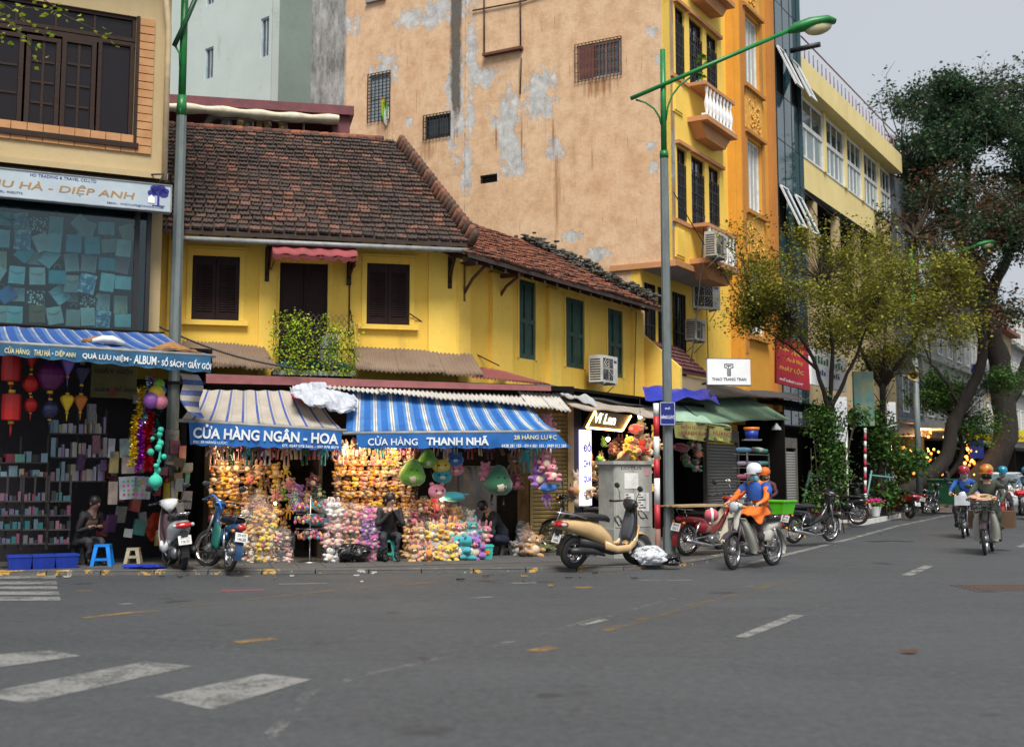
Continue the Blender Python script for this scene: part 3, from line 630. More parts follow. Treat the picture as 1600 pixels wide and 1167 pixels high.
r2.add(vs + [(x, y, z - .07) for x, y, z in vs], [(0, 1, 2, 3), (7, 6, 5, 4), (0, 4, 5, 1), (1, 5, 6, 2), (2, 6, 7, 3), (3, 7, 4, 0)])
r2.add([(we1, -WR + .01, wrz), (wr0, -WR + .01, wrz), (wr0, -WR + 3.5, wez), (we1, -WR + 3.5, wez)], [(0, 1, 2, 3)])
r2o = r2.obj('roof', under, wroot); n2 = int(s2 / .19)
b_, me_ = tile_mesh('red', red_tile, .2, s2 / n2 + .03); st = MB(); base = Matrix((V((1, 0, 0)), ds2, nr2)).transposed(); rr = s2 / n2
for r in range(n2):
 for i in range(math.ceil((we0 + (wr0 - we0) * r / n2) / .2), int(we1 / .2)):
  u = (i + .5) * .2; p = V((u, -WE, wez + .02)) + ds2 * (r * rr + rnd.gauss(0, .012)) + nr2 * (.02 * math.sin(u * 1.3 + r * .3) + .015 * math.sin(u * 4 + r))
  st.M = Matrix.Translation(p) @ (base @ Matrix.Rotation(rnd.gauss(0, .035), 3, 'Z') @ Matrix.Rotation(rnd.gauss(0, .05), 3, 'Y')).to_4x4(); st.add(b_.v, b_.f, False)
# (sub-part of the wing, a child of the roof would be a fourth level)
st.obj('wing_roof_tiles', red_tile, wroot, kind='stuff')
cm2 = cap.mesh('ridge_tile', red_tile)
def caps2(p, q, step=.33):
 d = q - p; n = max(1, int(d.length / step)); d.normalize(); up = V((0, 0, 1)); x = d.cross(up).normalized(); z = x.cross(d)
 for i in range(n): link('ridge_tile', cm2, wroot, p + d * (i * step), (Matrix((x, z, d)).transposed() @ Matrix.Rotation(rnd.gauss(0, .05), 3, 'X')).to_euler())
caps2(V((wr0, -WR, wrz + .02)), V((we1 - .1, -WR, wrz + .02)))
for i in range(16):
 x = we0 + .3 + i * .52
 if x < we1: MB().add([(x, -WE + .02, wez - .09), (x + .07, -WE + .02, wez - .09), (x + .07, 0, wez + .24), (x, 0, wez + .24), (x, -WE + .02, wez - .16), (x + .07, -WE + .02, wez - .16), (x + .07, 0, wez + .14), (x, 0, wez + .14)], [(0, 1, 2, 3), (7, 6, 5, 4), (0, 4, 5, 1), (1, 5, 6, 2), (3, 2, 6, 7), (0, 3, 7, 4)]).obj('rafter', darkwood, wroot)
for p in (777,): eave_bracket(wroot, W.f(p, 420)[0], wez + .0, .6, .55, M('rusty_brown_iron', (0.12, 0.045, 0.035), 0.7))
eave_bracket(wroot, .12, wez + .05, .7, .75, M('rusty_brown_iron'))
# dirt and weeds heaped where the wing roof meets the tall peach wall
h = MB(); rn = random.Random(5)
for k in range(700):
 t_ = rn.random() ** .8; p = V((we1 - .25 - rn.random() * .4, -WE + 0.2 + (WE - WR - .2) * t_, wez + .1 + (wrz - wez) * (t_ * .96) + .12))
 h.ball(p + V((rn.gauss(0, .1), rn.gauss(0, .12), rn.gauss(0.03, .06))), (rn.uniform(.03, .09), rn.uniform(.03, .09), rn.uniform(.015, .05)), 5, 4)
[add_leaf(h, V((we1 - .3 - rn.random() * .4, -WE + .2 + (WE - WR - .2) * q, wez + .15 + (wrz - wez) * q * .96 + rn.random() * .15)), rn.uniform(.04, .12), rn, -.5) for q in [rn.random() for _ in range(900)]]
h.obj('roof_debris', M('grey_dirt', (0.045, 0.042, 0.032), 0.95, c2=(0.13, 0.125, 0.11), sc=12, bump=.5), wroot, kind='stuff')
# tall peach and yellow house (T); its blank side wall faces the corner house
TU = 8.42
Tf = W.sub(TU)
T = fthing(Tf, 'tall_house', 'tall narrow house with peeling peach side wall and yellow balconied front', 'house')
# side wall: written in a frame that runs along the wall, seen from the corner
Pf = Frame(*(Tf.P(0, -14, 0).xy), *(Tf.n.xy)); PE = 14.88           # u = 14 + out of W
def pu(px, py): u, z = Pf.f(px, py); return u, z
t = NT('peeling_peach_wall'); oc = t.tc.outputs['Object']; sp = t.n('SeparateXYZ', {0: oc}); X, Z = sp.outputs[0], sp.outputs[2]
big = t.noise(0.5, 6, 0.65); a = t.mix(t.ramp(big, [(0.35, 0.0), (0.68, 1.0)]), (0.64, 0.42, 0.245), (0.72, 0.51, 0.325))
a = t.mix(t.ramp(t.noise(2.2, 7, 0.72), [(0.42, 0.0), (0.68, 0.8)]), a, (0.46, 0.26, 0.135))
a = t.mix(t.ramp(t.noise(1.1, 7, 0.75, stretch=(1, 1, .4)), [(0.53, 0.0), (0.66, 0.55)]), a, (0.74, 0.54, 0.35))
def band(x0, x1, soft):      # 1 inside x0..x1
 l = t.n('MapRange', {0: X, 1: x0 - soft, 2: x0 + soft}).outputs[0]; r = t.n('MapRange', {0: X, 1: x1 + soft, 2: x1 - soft}).outputs[0]; return t.math('MULTIPLY', l, r)
def spot(px, py, rx, rz, k=1.0):
 u, z = pu(px, py); dx = t.math('DIVIDE', t.math('SUBTRACT', X, u), rx); dz = t.math('DIVIDE', t.math('SUBTRACT', Z, z), rz)
 q = t.math('ADD', t.math('MULTIPLY', dx, dx), t.math('MULTIPLY', dz, dz)); return t.math('MULTIPLY', t.math('SUBTRACT', 1.0, q, True), k)
pk = None
for q in [(545, 40, .7, .7), (560, 250, .9, .5), (680, 20, 2.2, .75), (600, 110, 1.0, 1.0), (712, 150, .55, 3.2), (738, 90, .35, 1.8), (735, 175, .3, 1.0), (730, 240, .3, 1.0), (728, 285, .25, .8), (790, 195, .9, 1.5), (800, 250, .8, .9), (845, 130, .8, .9), (840, 165, .9, .7), (760, 120, .9, .6), (868, 235, .5, .6), (770, 278, .45, .25),
          (1040, 120, .35, .5), (1030, 95, .3, .4), (1020, 265, .25, .35), (1017, 228, .3, .2), (1048, 250, .25, 1.2), (1048, 350, .25, .4), (895, 370, .5, .3), (1020, 50, .3, .3), (640, 190, .25, .25), (935, 398, .6, .3)]:
 s_ = spot(*q); pk = s_ if pk is None else t.math('MAXIMUM', pk, s_)
pn = t.math('ADD', t.math('ADD', t.math('MULTIPLY', t.noise(1.6, 8, 0.72, stretch=(1, 1, .55)), .5), t.math('MULTIPLY', t.noise(6.5, 8, 0.75, stretch=(1, 1, .5)), .5)), t.math('MULTIPLY', pk, 0.24))
peel = t.ramp(pn, [(0.675, 0.0), (0.69, 1.0)])
pc = t.mix(t.ramp(t.noise(3.3, 6, 0.7), [(0.35, 0.0), (0.65, 1.0)]), (0.62, 0.62, 0.6), (0.33, 0.33, 0.32))
rim = t.ramp(pn, [(0.665, 0.0), (0.685, 0.5), (0.695, 0.0)])
a = t.mix(rim, a, (0.35, 0.2, 0.12)); a = t.mix(peel, a, pc)
ux, zz_ = pu(713, 60)
st = t.math('MULTIPLY', band(pu(704, 60)[0], pu(722, 60)[0], .1), t.n('MapRange', {0: Z, 1: pu(713, 260)[1], 2: pu(713, 130)[1]}).outputs[0])
a = t.mix(t.ramp(t.math('ADD', t.math('MULTIPLY', st, .5), t.noise(3.2, 7, .75, stretch=(1, 1, .3))), [(0.72, 0.0), (0.9, 0.92)]), a, (0.075, 0.07, 0.06))
jn = band(pu(725, 300)[0], pu(727, 300)[0], .03); a = t.mix(t.ramp(t.math('ADD', t.math('MULTIPLY', jn, .5), t.noise(5, 6, .7)), [(0.78, 0.0), (0.95, 0.8)]), a, (0.2, 0.15, 0.1))
for q in [(870, 300, .14, 2.1), (864, 215, .06, .6), (812, 120, .06, .5), (668, 232, .35, .5), (600, 200, .4, .5), (775, 215, .05, .6), (935, 135, .7, .4), (815, 215, .05, 1.2), (925, 250, .05, .6)]:
 a = t.mix(t.ramp(t.math('ADD', t.math('MULTIPLY', spot(*q), .32), t.noise(4, 6, .7, stretch=(3, 3, .18))), [(0.62, 0.0), (0.9, 0.85)]), a, (0.26, 0.12, 0.045))
cc = band(-1, pu(540, 100)[0], .06); a = t.mix(cc, a, t.mix(t.ramp(t.noise(2.4, 8, .78, stretch=(1.2, 1, .35)), [(0.4, 0.0), (0.62, 1.0)]), (0.13, 0.13, 0.12), (0.42, 0.42, 0.4)))
a = t.mix(t.ramp(t.noise(2.0, 8, .8, stretch=(2.2, 2, .12)), [(0.55, 0.0), (0.75, .5)]), a, (.27, .17, .09)); a = t.mix(t.ramp(t.noise(7, 8, .8), [(0.55, 0.0), (0.72, .5)]), a, (0.3, 0.2, 0.12))
t.set(Base_Color=a, Roughness=0.88); t.bump(t.math('SUBTRACT', t.noise(11, 6, .7), t.math('MULTIPLY', peel, .5)), 0.5, 0.02); peach = t.m
PB = 6.55
zc_ = Pf.f(1020, 414)[1]; PB = zc_
ho = []
def hole(xa, xb, ya, yb): u0, _ = pu(xa, (ya + yb) / 2); u1, _ = pu(xb, (ya + yb) / 2); m = (xa + xb) / 2; ho.append((u0, u1, pu(m, yb)[1], pu(m, ya)[1])); return ho[-1]
h1 = hole(901, 970, 66, 122); h2 = hole(577, 609, 116, 188); h3 = hole(664, 703, 180, 215); h4 = hole(750, 777, 273, 286); h5 = hole(576, 602, -40, -2)
side = link('side_wall', None, T); side.matrix_local = (Matrix.Translation(Tf.o) @ Matrix.Rotation(Tf.rz, 4, 'Z')).inverted() @ Matrix.Translation(Pf.o) @ Matrix.Rotation(Pf.rz, 4, 'Z')
TH = 21.0
wm = MB(); W0_ = pu(486, 100)[0]; wall_with_holes(wm, W0_, PE, PB, TH, 0, .25, ho); wm.box(W0_, 13.999, 0, .25, 2.0, PB - .0005); wm.obj('wall', peach, side)
MB().box(13.2, PE + .1, -.08, -.001, PB - .08, PB + .06).obj('cornice', terrac, side)
for hh, c, r, gx, gz, gm in ((h1, 3, 1, 13, 4, M('rusty_iron', (0.14, 0.06, 0.035), .8)), (h2, 2, 2, 6, 14, black), (h3, 2, 1, 8, 4, black)):
 casement(side, hh[0] + .01, hh[1] - .01, hh[2] + .01, hh[3] - .01, .1, M('grey_window_frame', (0.42, 0.43, 0.42), .5) if hh is h1 else (M('bluish_window_frame', (0.45, 0.55, 0.6), .5) if hh is h2 else black), paleglass if hh is h2 else winglass, c, r)
 grille(side, hh[0] - .03, hh[1] + .03, hh[2] - .03, hh[3] + .03, -.04, gx, gz, .011, gm)
MB().box(h1[0] + .07, h1[0] + .5, .02, .06, h1[2] + .06, h1[3] - .06).obj('shutter', M('dusty_red_shutter', (0.2, 0.08, 0.07), .7), side)
for k in range(3): MB().box(h4[0] + .01, h4[1] - .01, .02, .07, h4[2] + .02 + k * (h4[3] - h4[2]) / 3, h4[2] + .04 + k * (h4[3] - h4[2]) / 3).obj('vent_slat', dark, side)
MB().box(h4[0] - .02, h4[1] + .02, .15, .24, h4[2] - .02, h4[3] + .02).obj('vent_back', black, side); MB().box(h5[0], h5[1], .15, .24, h5[2], h5[3]).obj('pane', winglass, side)
MB().box(h5[0] - .05, h5[1] + .05, -.1, -.001, h5[2] - .1, h5[2]).obj('sill', concrete, side)
# laundry on the grille
for k, (c, dx) in enumerate((((.75, .5, .03), .0), ((.25, .75, .05), .14), ((.7, .7, .68), .1))):
 x, z = pu(601 + k * 3, 160 + k * 8); b = MB().sheet(lambda a_, b_: (x + (a_ - .5) * .16, -.07 - .03 * math.sin(a_ * 7 + k), z - b_ * (.42 + .1 * math.sin(a_ * 5)) + .12), 6, 5, True, .01)
 b.obj('hanging_cloth', M('cloth%d' % k, c, .9), None, Pf.o, (0, 0, Pf.rz), label=('mustard', 'bright green', 'white')[k] + ' cloth hung to dry on the grille of the high blue window', cat='laundry')
pp = MB(); rp = M('rusty_pipe', (0.07, 0.04, 0.03), .7)
def pv_(px, py, o=.05): u, z = pu(px, py); return V((u, -o, z))
for ps in ([(758, -60), (758, 86)], [(814, -60), (815, 82)], [(740, 18), (815, 4), (880, -16)], [(816, 92), (814, 148)]): pp.tube([pv_(*q) for q in ps], .022, 6)
pp.obj('pipe', rp, side)
u0, z0 = pu(758, 88); u1, _ = pu(818, 84); MB().box(u0, u1, -.16, -.001, z0 - .04, z0 + .03).obj('ledge', M('rusty_iron'), side)
# street front of T, in the frame Tf
def Tz(px, py, o=.88): return Tf.f(px, py, o)
BO = .88; bx1 = Tz(1131, 300)[0]; TW = Tf.f(1150, 300, .0)[0] + .02
rowsZ = [(Tz(1065, 344)[1], Tz(1065, 232)[1]), (Tz(1063, 122)[1], Tz(1063, 14)[1])]
rowsZ.append((rowsZ[1][0] + rowsZ[1][0] - rowsZ[0][0], rowsZ[1][1] + rowsZ[1][1] - rowsZ[0][1] + .3))
cols = [(Tz(1058, 250)[0], Tz(1073, 250)[0]), (Tz(1080, 250)[0], Tz(1101, 250)[0]), (Tz(1107, 250)[0], Tz(1124, 250)[0])]
zB = Tz(1056, 414)[1]
holes = [(c[0], c[1], r[0], r[1]) for r in rowsZ for c in cols]
wf = MB(); wall_with_holes(wf, 0, bx1, zB, TH, -BO, .2, holes); wf.box(bx1 - .2, bx1, -BO + .2, -.001, zB, TH); wf.obj('wall', yellow2, T)
MB().box(0, bx1, -BO, -.001, zB - .06, zB - .001).obj('soffit', concrete, T)
MB().box(-.02, bx1 + .06, -BO - .1, -BO - .001, zB - .04, zB + .1).obj('cornice', terrac, T)
MB().box(bx1 - .2 + .001, TW, .001, .25, zB - .1, TH).obj('wall', yellow, T)
for r in rowsZ:
 for c in cols:
  casement(T, c[0] + .01, c[1] - .01, r[0] + .01, r[1] - .01, -BO + .12, brownwood, winglass, 2, 4, .045)
  grille(T, c[0] + .02, c[1] - .02, r[0] + .03, r[1] - .4, -BO + .03, 6, 5, .012)
  MB().box(c[0] - .13, c[1] + .13, -BO - .12, -BO - .001, r[1] + .03, r[1] + .12).obj('window_hood', terrac, T)
 MB().box(.02, bx1, -BO - .06, -BO - .001, r[0] - .13, r[0] - .03).obj('string_course', terrac, T)
 # little balcony with white balusters
 a0, a1 = Tz(1079, 330)[0], Tz(1122, 330)[0]; zt = r[0] - .1;
 MB().box(a0 - .1, a1 + .1, -BO - .5, -BO - .061, zt - .0, zt + .09).obj('balcony_rail', terrac, T)
 MB().box(a0 - .14, a1 + .14, -BO - .55, -BO - .001, zt - .95, zt - .82).obj('balcony_slab', terrac, T)
 MB().prism([(a0 - .05, zt - .951), (a1 + .05, zt - .951), (a1 - .3, zt - 1.3), (a0 + .3, zt - 1.3)], -BO - .35, -BO - .001).obj('balcony_corbel', terrac, T)
 MB().box(a0 - .1, a1 + .1, -BO - .5, -BO - .38, zt - .819, zt - .76).obj('balcony_plinth', white, T)
 bm_ = MB().lathe([(.035, 0), (.05, .02), (.03, .06), (.065, .2), (.075, .3), (.04, .45), (.03, .55), (.05, .6), (.05, .7)], n=8).mesh('baluster', white)
 n = 8
 for i in range(n): link('baluster', bm_, T, (a0 + (a1 - a0) * (i + .5) / n, -BO - .44, zt - .76), sc=(1, 1, 1.08))
for z in (rowsZ[0][0] - 1.0, rowsZ[1][0] - 1.0): MB().box(.15, .75, -BO - .03, -BO - .001, z, z + .75).box(.2, .7, -BO - .05, -BO - .031, z + .06, z + .69).obj('wall_panel', yellow2, T)
# lower storeys, set back
lw = Tf.f(1003, 500)[0];
zl0 = Tf.f(1020, 640)[1]
o_ = MB(); lh = [(.12, .95, 3.1, zB - .35), (1.1, 1.9, 3.1, zB - .35), (2.05, 3.0, 3.1, zB - .35)]
wall_with_holes(o_, .0, TW, 2.3, zB - .061, -.0, .25, lh); o_.obj('lower_wall', yellow, T)
for q in lh: casement(T, q[0] + .01, q[1] - .01, q[2] + .01, q[3] - .01, .1, brownwood, winglass, 2, 5, .05); grille(T, q[0], q[1], q[2], q[3], .02, 5, 3, .014)
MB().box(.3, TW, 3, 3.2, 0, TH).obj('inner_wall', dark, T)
# lean-to entrance roof of maroon tiles with its yellow gable end
ug0 = .25; gr = MB(); za = Tf.f(1008, 530, .05)[1]; zb = Tf.f(1052, 576, .9)[1]; ue = Tf.f(1106, 586, .9)[0]
gr.add([(ug0, -.05, za), (ug0, -.9, zb), (ue, -.9, zb), (ue, -.05, za), (ug0, -.05, za - .08), (ug0, -.9, zb - .08), (ue, -.9, zb - .08), (ue, -.05, za - .08)], [(0, 1, 2, 3), (7, 6, 5, 4), (0, 4, 5, 1), (1, 5, 6, 2), (2, 6, 7, 3), (3, 7, 4, 0)])
gr.obj('entrance_roof', maroon, T)
mt = tile_mat('maroon_roof_tile', (0.1, 0.035, 0.035), (0.17, 0.07, 0.065), (0.05, 0.02, 0.02)); b_, me_ = tile_mesh('mar', mt, .16, .2); st = MB(); dd = V((0, .85, za - zb)); nn = int(dd.length / .17); dd.normalize(); nv_ = V((1, 0, 0)).cross(dd)
for r in range(nn):
 for i in range(int((ue - ug0) / .16)): st.M = Matrix.Translation(V((ug0 + .08 + i * .16, -.9, zb + .015)) + dd * r * .17) @ Matrix((V((1, 0, 0)), dd, nv_)).transposed().to_4x4(); st.add(b_.v, b_.f, False)
st.obj('roof_tiles', mt, T, kind='stuff')
MB().add([(ug0 - .12, -.0, za + .12), (ug0 - .12, -.98, zb + .05), (ug0 - .12, -.98, 2.6), (ug0 - .12, 0, 2.6), (ug0, -.0, za + .12), (ug0, -.98, zb + .05), (ug0, -.98, 2.6), (ug0, 0, 2.6)], [(0, 1, 2, 3), (7, 6, 5, 4), (0, 4, 5, 1), (1, 5, 6, 2), (2, 6, 7, 3), (3, 7, 4, 0)]).obj('gable_wall', yellow2, T)
MB().box(ug0, ue, -.86, -.8, 2.75, zb - .12).obj('fascia', cream, T)
ac_unit(Tf, Tf.f(1129, 205, 1.0)[0] - .1, BO + .0, Tz(1129, 222)[1], .75, .6, .3, 0, 'air conditioner beside the upper white balcony, with a dark fan panel')
ac_unit(Tf, Tz(1083, 388)[0] - .1, BO + .5, Tz(1083, 392, 1.4)[1], .8, .62, .3, 0, 'air conditioner mounted across the left half of the lower white balcony', dirty=True)
ac_unit(Tf, Tf.f(1136, 400, 1.0)[0] - .1, BO + .0, Tz(1136, 414)[1], .7, .6, .3, 0, 'air conditioner just past the right end of the lower white balcony', dirty=True)
ac_unit(Tf, Tf.f(1098, 462, .1)[0], .02, Tf.f(1098, 480, .3)[1], .9, .7, .32, -W.rz + R(25), 'large white air conditioner with a round black fan under the yellow bay')
ac_unit(Tf, Tf.f(1084, 515, .4)[0], .3, Tf.f(1084, 531, .5)[1], .7, .55, .3, 0, 'small grimy air conditioner low above the maroon entrance roof', dirty=True)
ac_unit(W, W.f(944, 582, .4)[0], .22, W.f(944, 597, .5)[1], .82, .6, .32, 0, 'air conditioner on the yellow side wing under the third green shutter')
pl = fthing(Tf, 'window_plant', 'broad leaved pot plant in the middle window above the upper balcony', 'plant'); rn = random.Random(9); pb = MB(); pc_ = (cols[1][0] + cols[1][1]) / 2
for k in range(16): add_leaf(pb, V((pc_ + rn.gauss(0, .1), -BO - .05 - rn.random() * .15, rowsZ[1][0] + .25 + rn.random() * .7)), rn.uniform(.16, .3), rn, .2)
MB().lathe([(.09, 0), (.13, .22), (.1, .22)], (pc_, -BO - .1, rowsZ[1][0] - .0), 10).obj('pot', concrete, pl)
pb.obj('leaves', leaf_mat('house_plant_leaf', (0.05, 0.14, 0.02), (0.12, 0.26, 0.04)), pl); MB().tube([(pc_, -BO - .1, rowsZ[1][0] + .2), (pc_ + .03, -BO - .12, rowsZ[1][0] + .9)], .012, 5).obj('stem', rp, pl)
# narrow orange house
OU = W.f(1150, 300, .25)[0]; O2 = W.f(1207.5, 300, .25)[0]; Of = W.sub(OU); OW = O2 - OU
O = fthing(Of, 'orange_house', 'narrow orange house front with brown pilasters and carved ornament panels', 'house')
def Oz(px, py, o=.25): return Of.f(px, py, o)
wx0, wx1 = Oz(1166, 280)[0], Oz(1190, 280)[0]
wins = [(Oz(1180, 522)[1], Oz(1183, 418)[1]), (Oz(1180, 330)[1], Oz(1180, 224)[1]), (Oz(1176, 137)[1], Oz(1176, 32)[1])]; wins.append((wins[2][0] * 2 - wins[1][0], wins[2][1] * 2 - wins[1][1] + .2))
wf = MB(); wall_with_holes(wf, 0, OW, 2.9, TH + .4, -.25, .3, [(wx0, wx1, a, b) for a, b in wins]); wf.obj('wall', orangew, O)
MB().box(.0, OW, 2.6, 2.8, 0, TH).obj('inner_wall', dark, O); MB().box(OW - .02, OW, .06, 6, 0, TH + .4).obj('side_wall', orangew, O)
for a, b in wins:
 casement(O, wx0 + .01, wx1 - .01, a + .01, b - .01, -.1, whitep, paleglass, 4, 1, .05)
 MB().box(wx0 - .14, wx0 - .001, -.32, -.251, a - .1, b + .1).box(wx1 + .001, wx1 + .14, -.32, -.251, a - .1, b + .1).obj('window_surround', brownor, O)
 MB().box(wx0 - .2, wx1 + .2, -.4, -.251, a - .22, a - .101).obj('sill', brownor, O); MB().box(wx0 - .2, wx1 + .2, -.4, -.251, b + .101, b + .2).obj('window_hood', brownor, O)
 # carved scrollwork panel above
 p = MB().box(wx0 - .02, wx1 + .02, -.29, -.251, b + .3, b + .3 + 1.25); rn = random.Random(int(a * 10))
 for k in range(16):
  cx, cz, r = rn.uniform(wx0 + .2, wx1 - .2), rn.uniform(b + .5, b + 1.35), rn.uniform(.08, .2); s0 = rn.random() * 6; sg = rn.choice((-1, 1))
  p.tube([(cx + r * (1 - j / 11) * math.cos(s0 + sg * j * .6), -.3, cz + r * (1 - j / 11) * math.sin(s0 + sg * j * .6)) for j in range(10)], .022, 5)
 p.obj('ornament_panel', M('carved_ochre_stucco', (0.78, 0.42, 0.08), .8, c2=(0.6, 0.28, 0.04), sc=8, bump=.3), O)
for x0 in (.05, OW - .42):
 MB().box(x0, x0 + .36, -.42, -.251, 3.4, TH).obj('pilaster', brownor if x0 > 1 else orangew, O)
 s = MB()
 for k in range(3): s.box(x0 + .06 + k * .1, x0 + .1 + k * .1, -.45, -.421, 5.0, 7.2); s.box(x0 + .06 + k * .1, x0 + .1 + k * .1, -.45, -.421, 8.2, TH - 1)
 s.obj('fluting', brownor, O)
 MB().box(x0 - .05, x0 + .41, -.5, -.421, 7.3, 7.7).obj('capital', orangew, O)
# dark glass house with tilted windows
GU = O2 + .07; G2 = W.f(1254, 300, .5)[0]; Gf = W.sub(GU, .4); GWd = G2 - GU
Gb = fthing(Gf, 'glass_house', 'narrow building with a dark teal glass front and tilted open windows', 'house')
MB().box(0, GWd, .05, 12, 2.9, 22).obj('core', dark, Gb)
nx, hz = 3, 1.55
opens = {}
for k, (px, py) in enumerate(((1223, 118), (1256, 145), (1225, 308), (1257, 328))): u, z = Gf.f(px, py, .1); opens[(min(nx - 1, int(u / GWd * nx)), int((z - 3) / hz))] = k
for i in range(nx):
 for j in range(12):
  x0, x1, z0, z1 = GWd * i / nx + .02, GWd * (i + 1) / nx - .02, 3 + j * hz + .02, 3 + (j + 1) * hz - .02
  if (i, j) in opens:
   MB().box(x0, x1, .035, .045, z0, z1).obj('opening', dark, Gb)
   an = R(24); o = MB().box(x0, x1, -.012, .0, -(z1 - z0), 0).obj('tilted_sash', blueglass, Gb, (0, -.06, z1), (-an, 0, 0))
   f = MB()
   for (c, d, e, g) in ((x0, x0 + .05, -(z1 - z0), 0), (x1 - .05, x1, -(z1 - z0), 0), (x0 + .05, x1 - .05, -.05, 0), (x0 + .05, x1 - .05, -(z1 - z0), -(z1 - z0) + .05)): f.box(c, d, -.04, .02, e, g)
   f.obj('sash_frame', white, o)
  else: MB().box(x0, x1, -.02 + rnd.uniform(0, .008), .0, z0, z1).obj('glass_panel', blueglass, Gb, rot=(0, 0, rnd.gauss(0, .002)))
m = MB()
for i in range(nx + 1): m.box(GWd * i / nx - .018, GWd * i / nx + .018, -.03, .03, 3, 22)
for j in range(13): m.box(0, GWd, -.024, .025, 3 + j * hz - .015, 3 + j * hz + .015)
m.obj('mullions', M('dark_aluminium', (0.03, 0.035, 0.04), .4, .5), Gb)
MB().box(-.05, -.002, -.03, .3, 2.9, 22).obj('edge_post', black, Gb); MB().box(GWd, GWd + .06, -.15, 8, 2.9, 22).obj('side_wall', blueglass, Gb)
u, z = Gf.f(1240, 77, .2); MB().cyl((u, -.1, z - .05), (u, -1.1, z + .0), .09, n=10).obj('flood_tube', black, Gb)
# long cream block with deep eaves
CU = G2 + .07; C2 = W.f(1390, 300)[0]; Cf = W.sub(CU); CW = C2 - CU
Cb = fthing(Cf, 'cream_block', 'long cream block with deep roof overhang and ribbon windows', 'building')
ft = Cf.f(1252, 88, .5)[1]; fbz = Cf.f(1330, 196, .5)[1]; ftz = Cf.f(1330, 164, .5)[1]
print('fascia', ft, ftz, fbz, 'CW', CW, 'G', GWd, 'O', OW, 'T', TW, bx1, zB, PB, rowsZ)
RZ = (ft + ftz) / 2
CE = Cf.f(1409, 250, .5)[0]; MB().box(-.0, CE, -.5, 6, RZ - (ftz - fbz), RZ).obj('roof_slab', paleyel, Cb)
sz = Cf.f(1330, 285)[1]; wt_ = RZ - (ftz - fbz)
sill_z = Cf.f(1317, 292)[1]; bandb = Cf.f(1317, 335)[1]
n = 5; xs = [Cf.f(p, 240)[0] for p in (1257, 1287, 1319, 1345, 1370, 1389)]; xs[0] = .05
hs = [(xs[i] + .17, xs[i + 1] - .17, sill_z, wt_ - .12) for i in range(5)]
wf = MB(); wall_with_holes(wf, 0, CW, bandb, wt_ - .001, 0, .3, hs); wf.obj('wall', paleyel, Cb)
for q in hs:  # ribbon windows
 casement(Cb, q[0], q[1], q[2], q[3] - 1.0, .03, whitep, paleglass, 4, 1, .07); casement(Cb, q[0], q[1], q[3] - .99, q[3], .03, whitep, winglass, 3, 1, .07)
for x in xs[1:-1]: MB().box(x - .16, x + .16, -.08, -.001, sill_z, wt_ - .002).obj('pier', paleyel, Cb)
MB().box(CW - .3, CW, .301, 12, 0, wt_ - .002).obj('end_wall', paleyel, Cb)
MB().box(0, CW - .31, 1.6, 1.8, 0, wt_ - .01).obj('recessed_wall', M('dark_tan_wall', (0.2, 0.17, 0.12), .9, c2=(0.12, 0.1, 0.08), sc=2), Cb)  # recessed wall, dark tan mottled with darker tan
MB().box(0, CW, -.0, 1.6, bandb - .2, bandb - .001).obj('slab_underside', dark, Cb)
for k in range(4):
 x0 = .5 + k * 3.1; casement(Cb, x0, x0 + 2.2, bandb - 3.0, bandb - .6, 1.5, greenwood, winglass, 3, 2, .06)
MB().box(0, CW, .0, .3, 3.4, bandb - 3.6).obj('parapet', cream, Cb);
for k in range(5): MB().box(k * 3.1, k * 3.1 + .35, .01, .29, bandb - 3.6, bandb - .201).obj('column', cream, Cb)
r = MB(); pk_ = M('pinkish_railing', (0.25, 0.1, 0.12), .6)
for k in range(28): x = .2 + k * (CE - .3) / 28; r.tube([(x, -.3, RZ), (x, -.3, RZ + .7)], .02, 5)
r.tube([(.2, -.5, RZ + .7), (CE - .1, -.5, RZ + .7)], .03, 6); r.obj('roof_railing', pk_, Cb)
# pale stuccoed tower behind, left
cx, cy = AT(424, 60, 40).xy; Wt = Frame(cx - 12 * .66, cy + 12 * .6, .74, -.67);
t = NT('pale_green_stucco'); a = t.mix(t.ramp(t.noise(.25, 6, .65), [(0.35, 0.0), (0.7, 1.0)]), (0.56, 0.63, 0.59), (0.46, 0.53, 0.49)); a = t.mix(t.ramp(t.noise(.9, 7, .75, stretch=(1, 1, .5)), [(0.56, 0.0), (0.68, .75)]), a, (0.3, 0.31, 0.24)); t.set(Base_Color=a, Roughness=.9); t.bump(t.noise(8, 5), .2, .02); stucco = t.m
Lw = math.hypot(cx - Wt.o.x, cy - Wt.o.y); tw = fthing(Wt, 'pale_tower', 'tall pale green stuccoed building with a few narrow windows', 'building')
th = []
for xa, xb, ya, yb in ((320, 333, 75, 124), (407, 420, 28, 90), (256, 265, 125, 148), (322, 334, -8, 8), (258, 266, 34, 66)):
 u0, _ = Wt.f(xa, (ya + yb) / 2); u1, _ = Wt.f(xb, (ya + yb) / 2); m = (xa + xb) / 2; th.append((u0, u1, Wt.f(m, yb)[1], Wt.f(m, ya)[1]))
wall_with_holes(MB(), 0, Lw, 0, 26, 0, .3, th).obj('wall', stucco, tw)
for q in th: casement(tw, q[0], q[1], q[2], q[3], .1, M('bluish_window_frame'), winglass, 2, 1, .05)
sf = MB(); m2 = Wt.P(Lw, 0, 0); dv = V((.62, .78, 0)); inv = (Matrix.Translation(Wt.o) @ Matrix.Rotation(Wt.rz, 4, 'Z')).inverted()
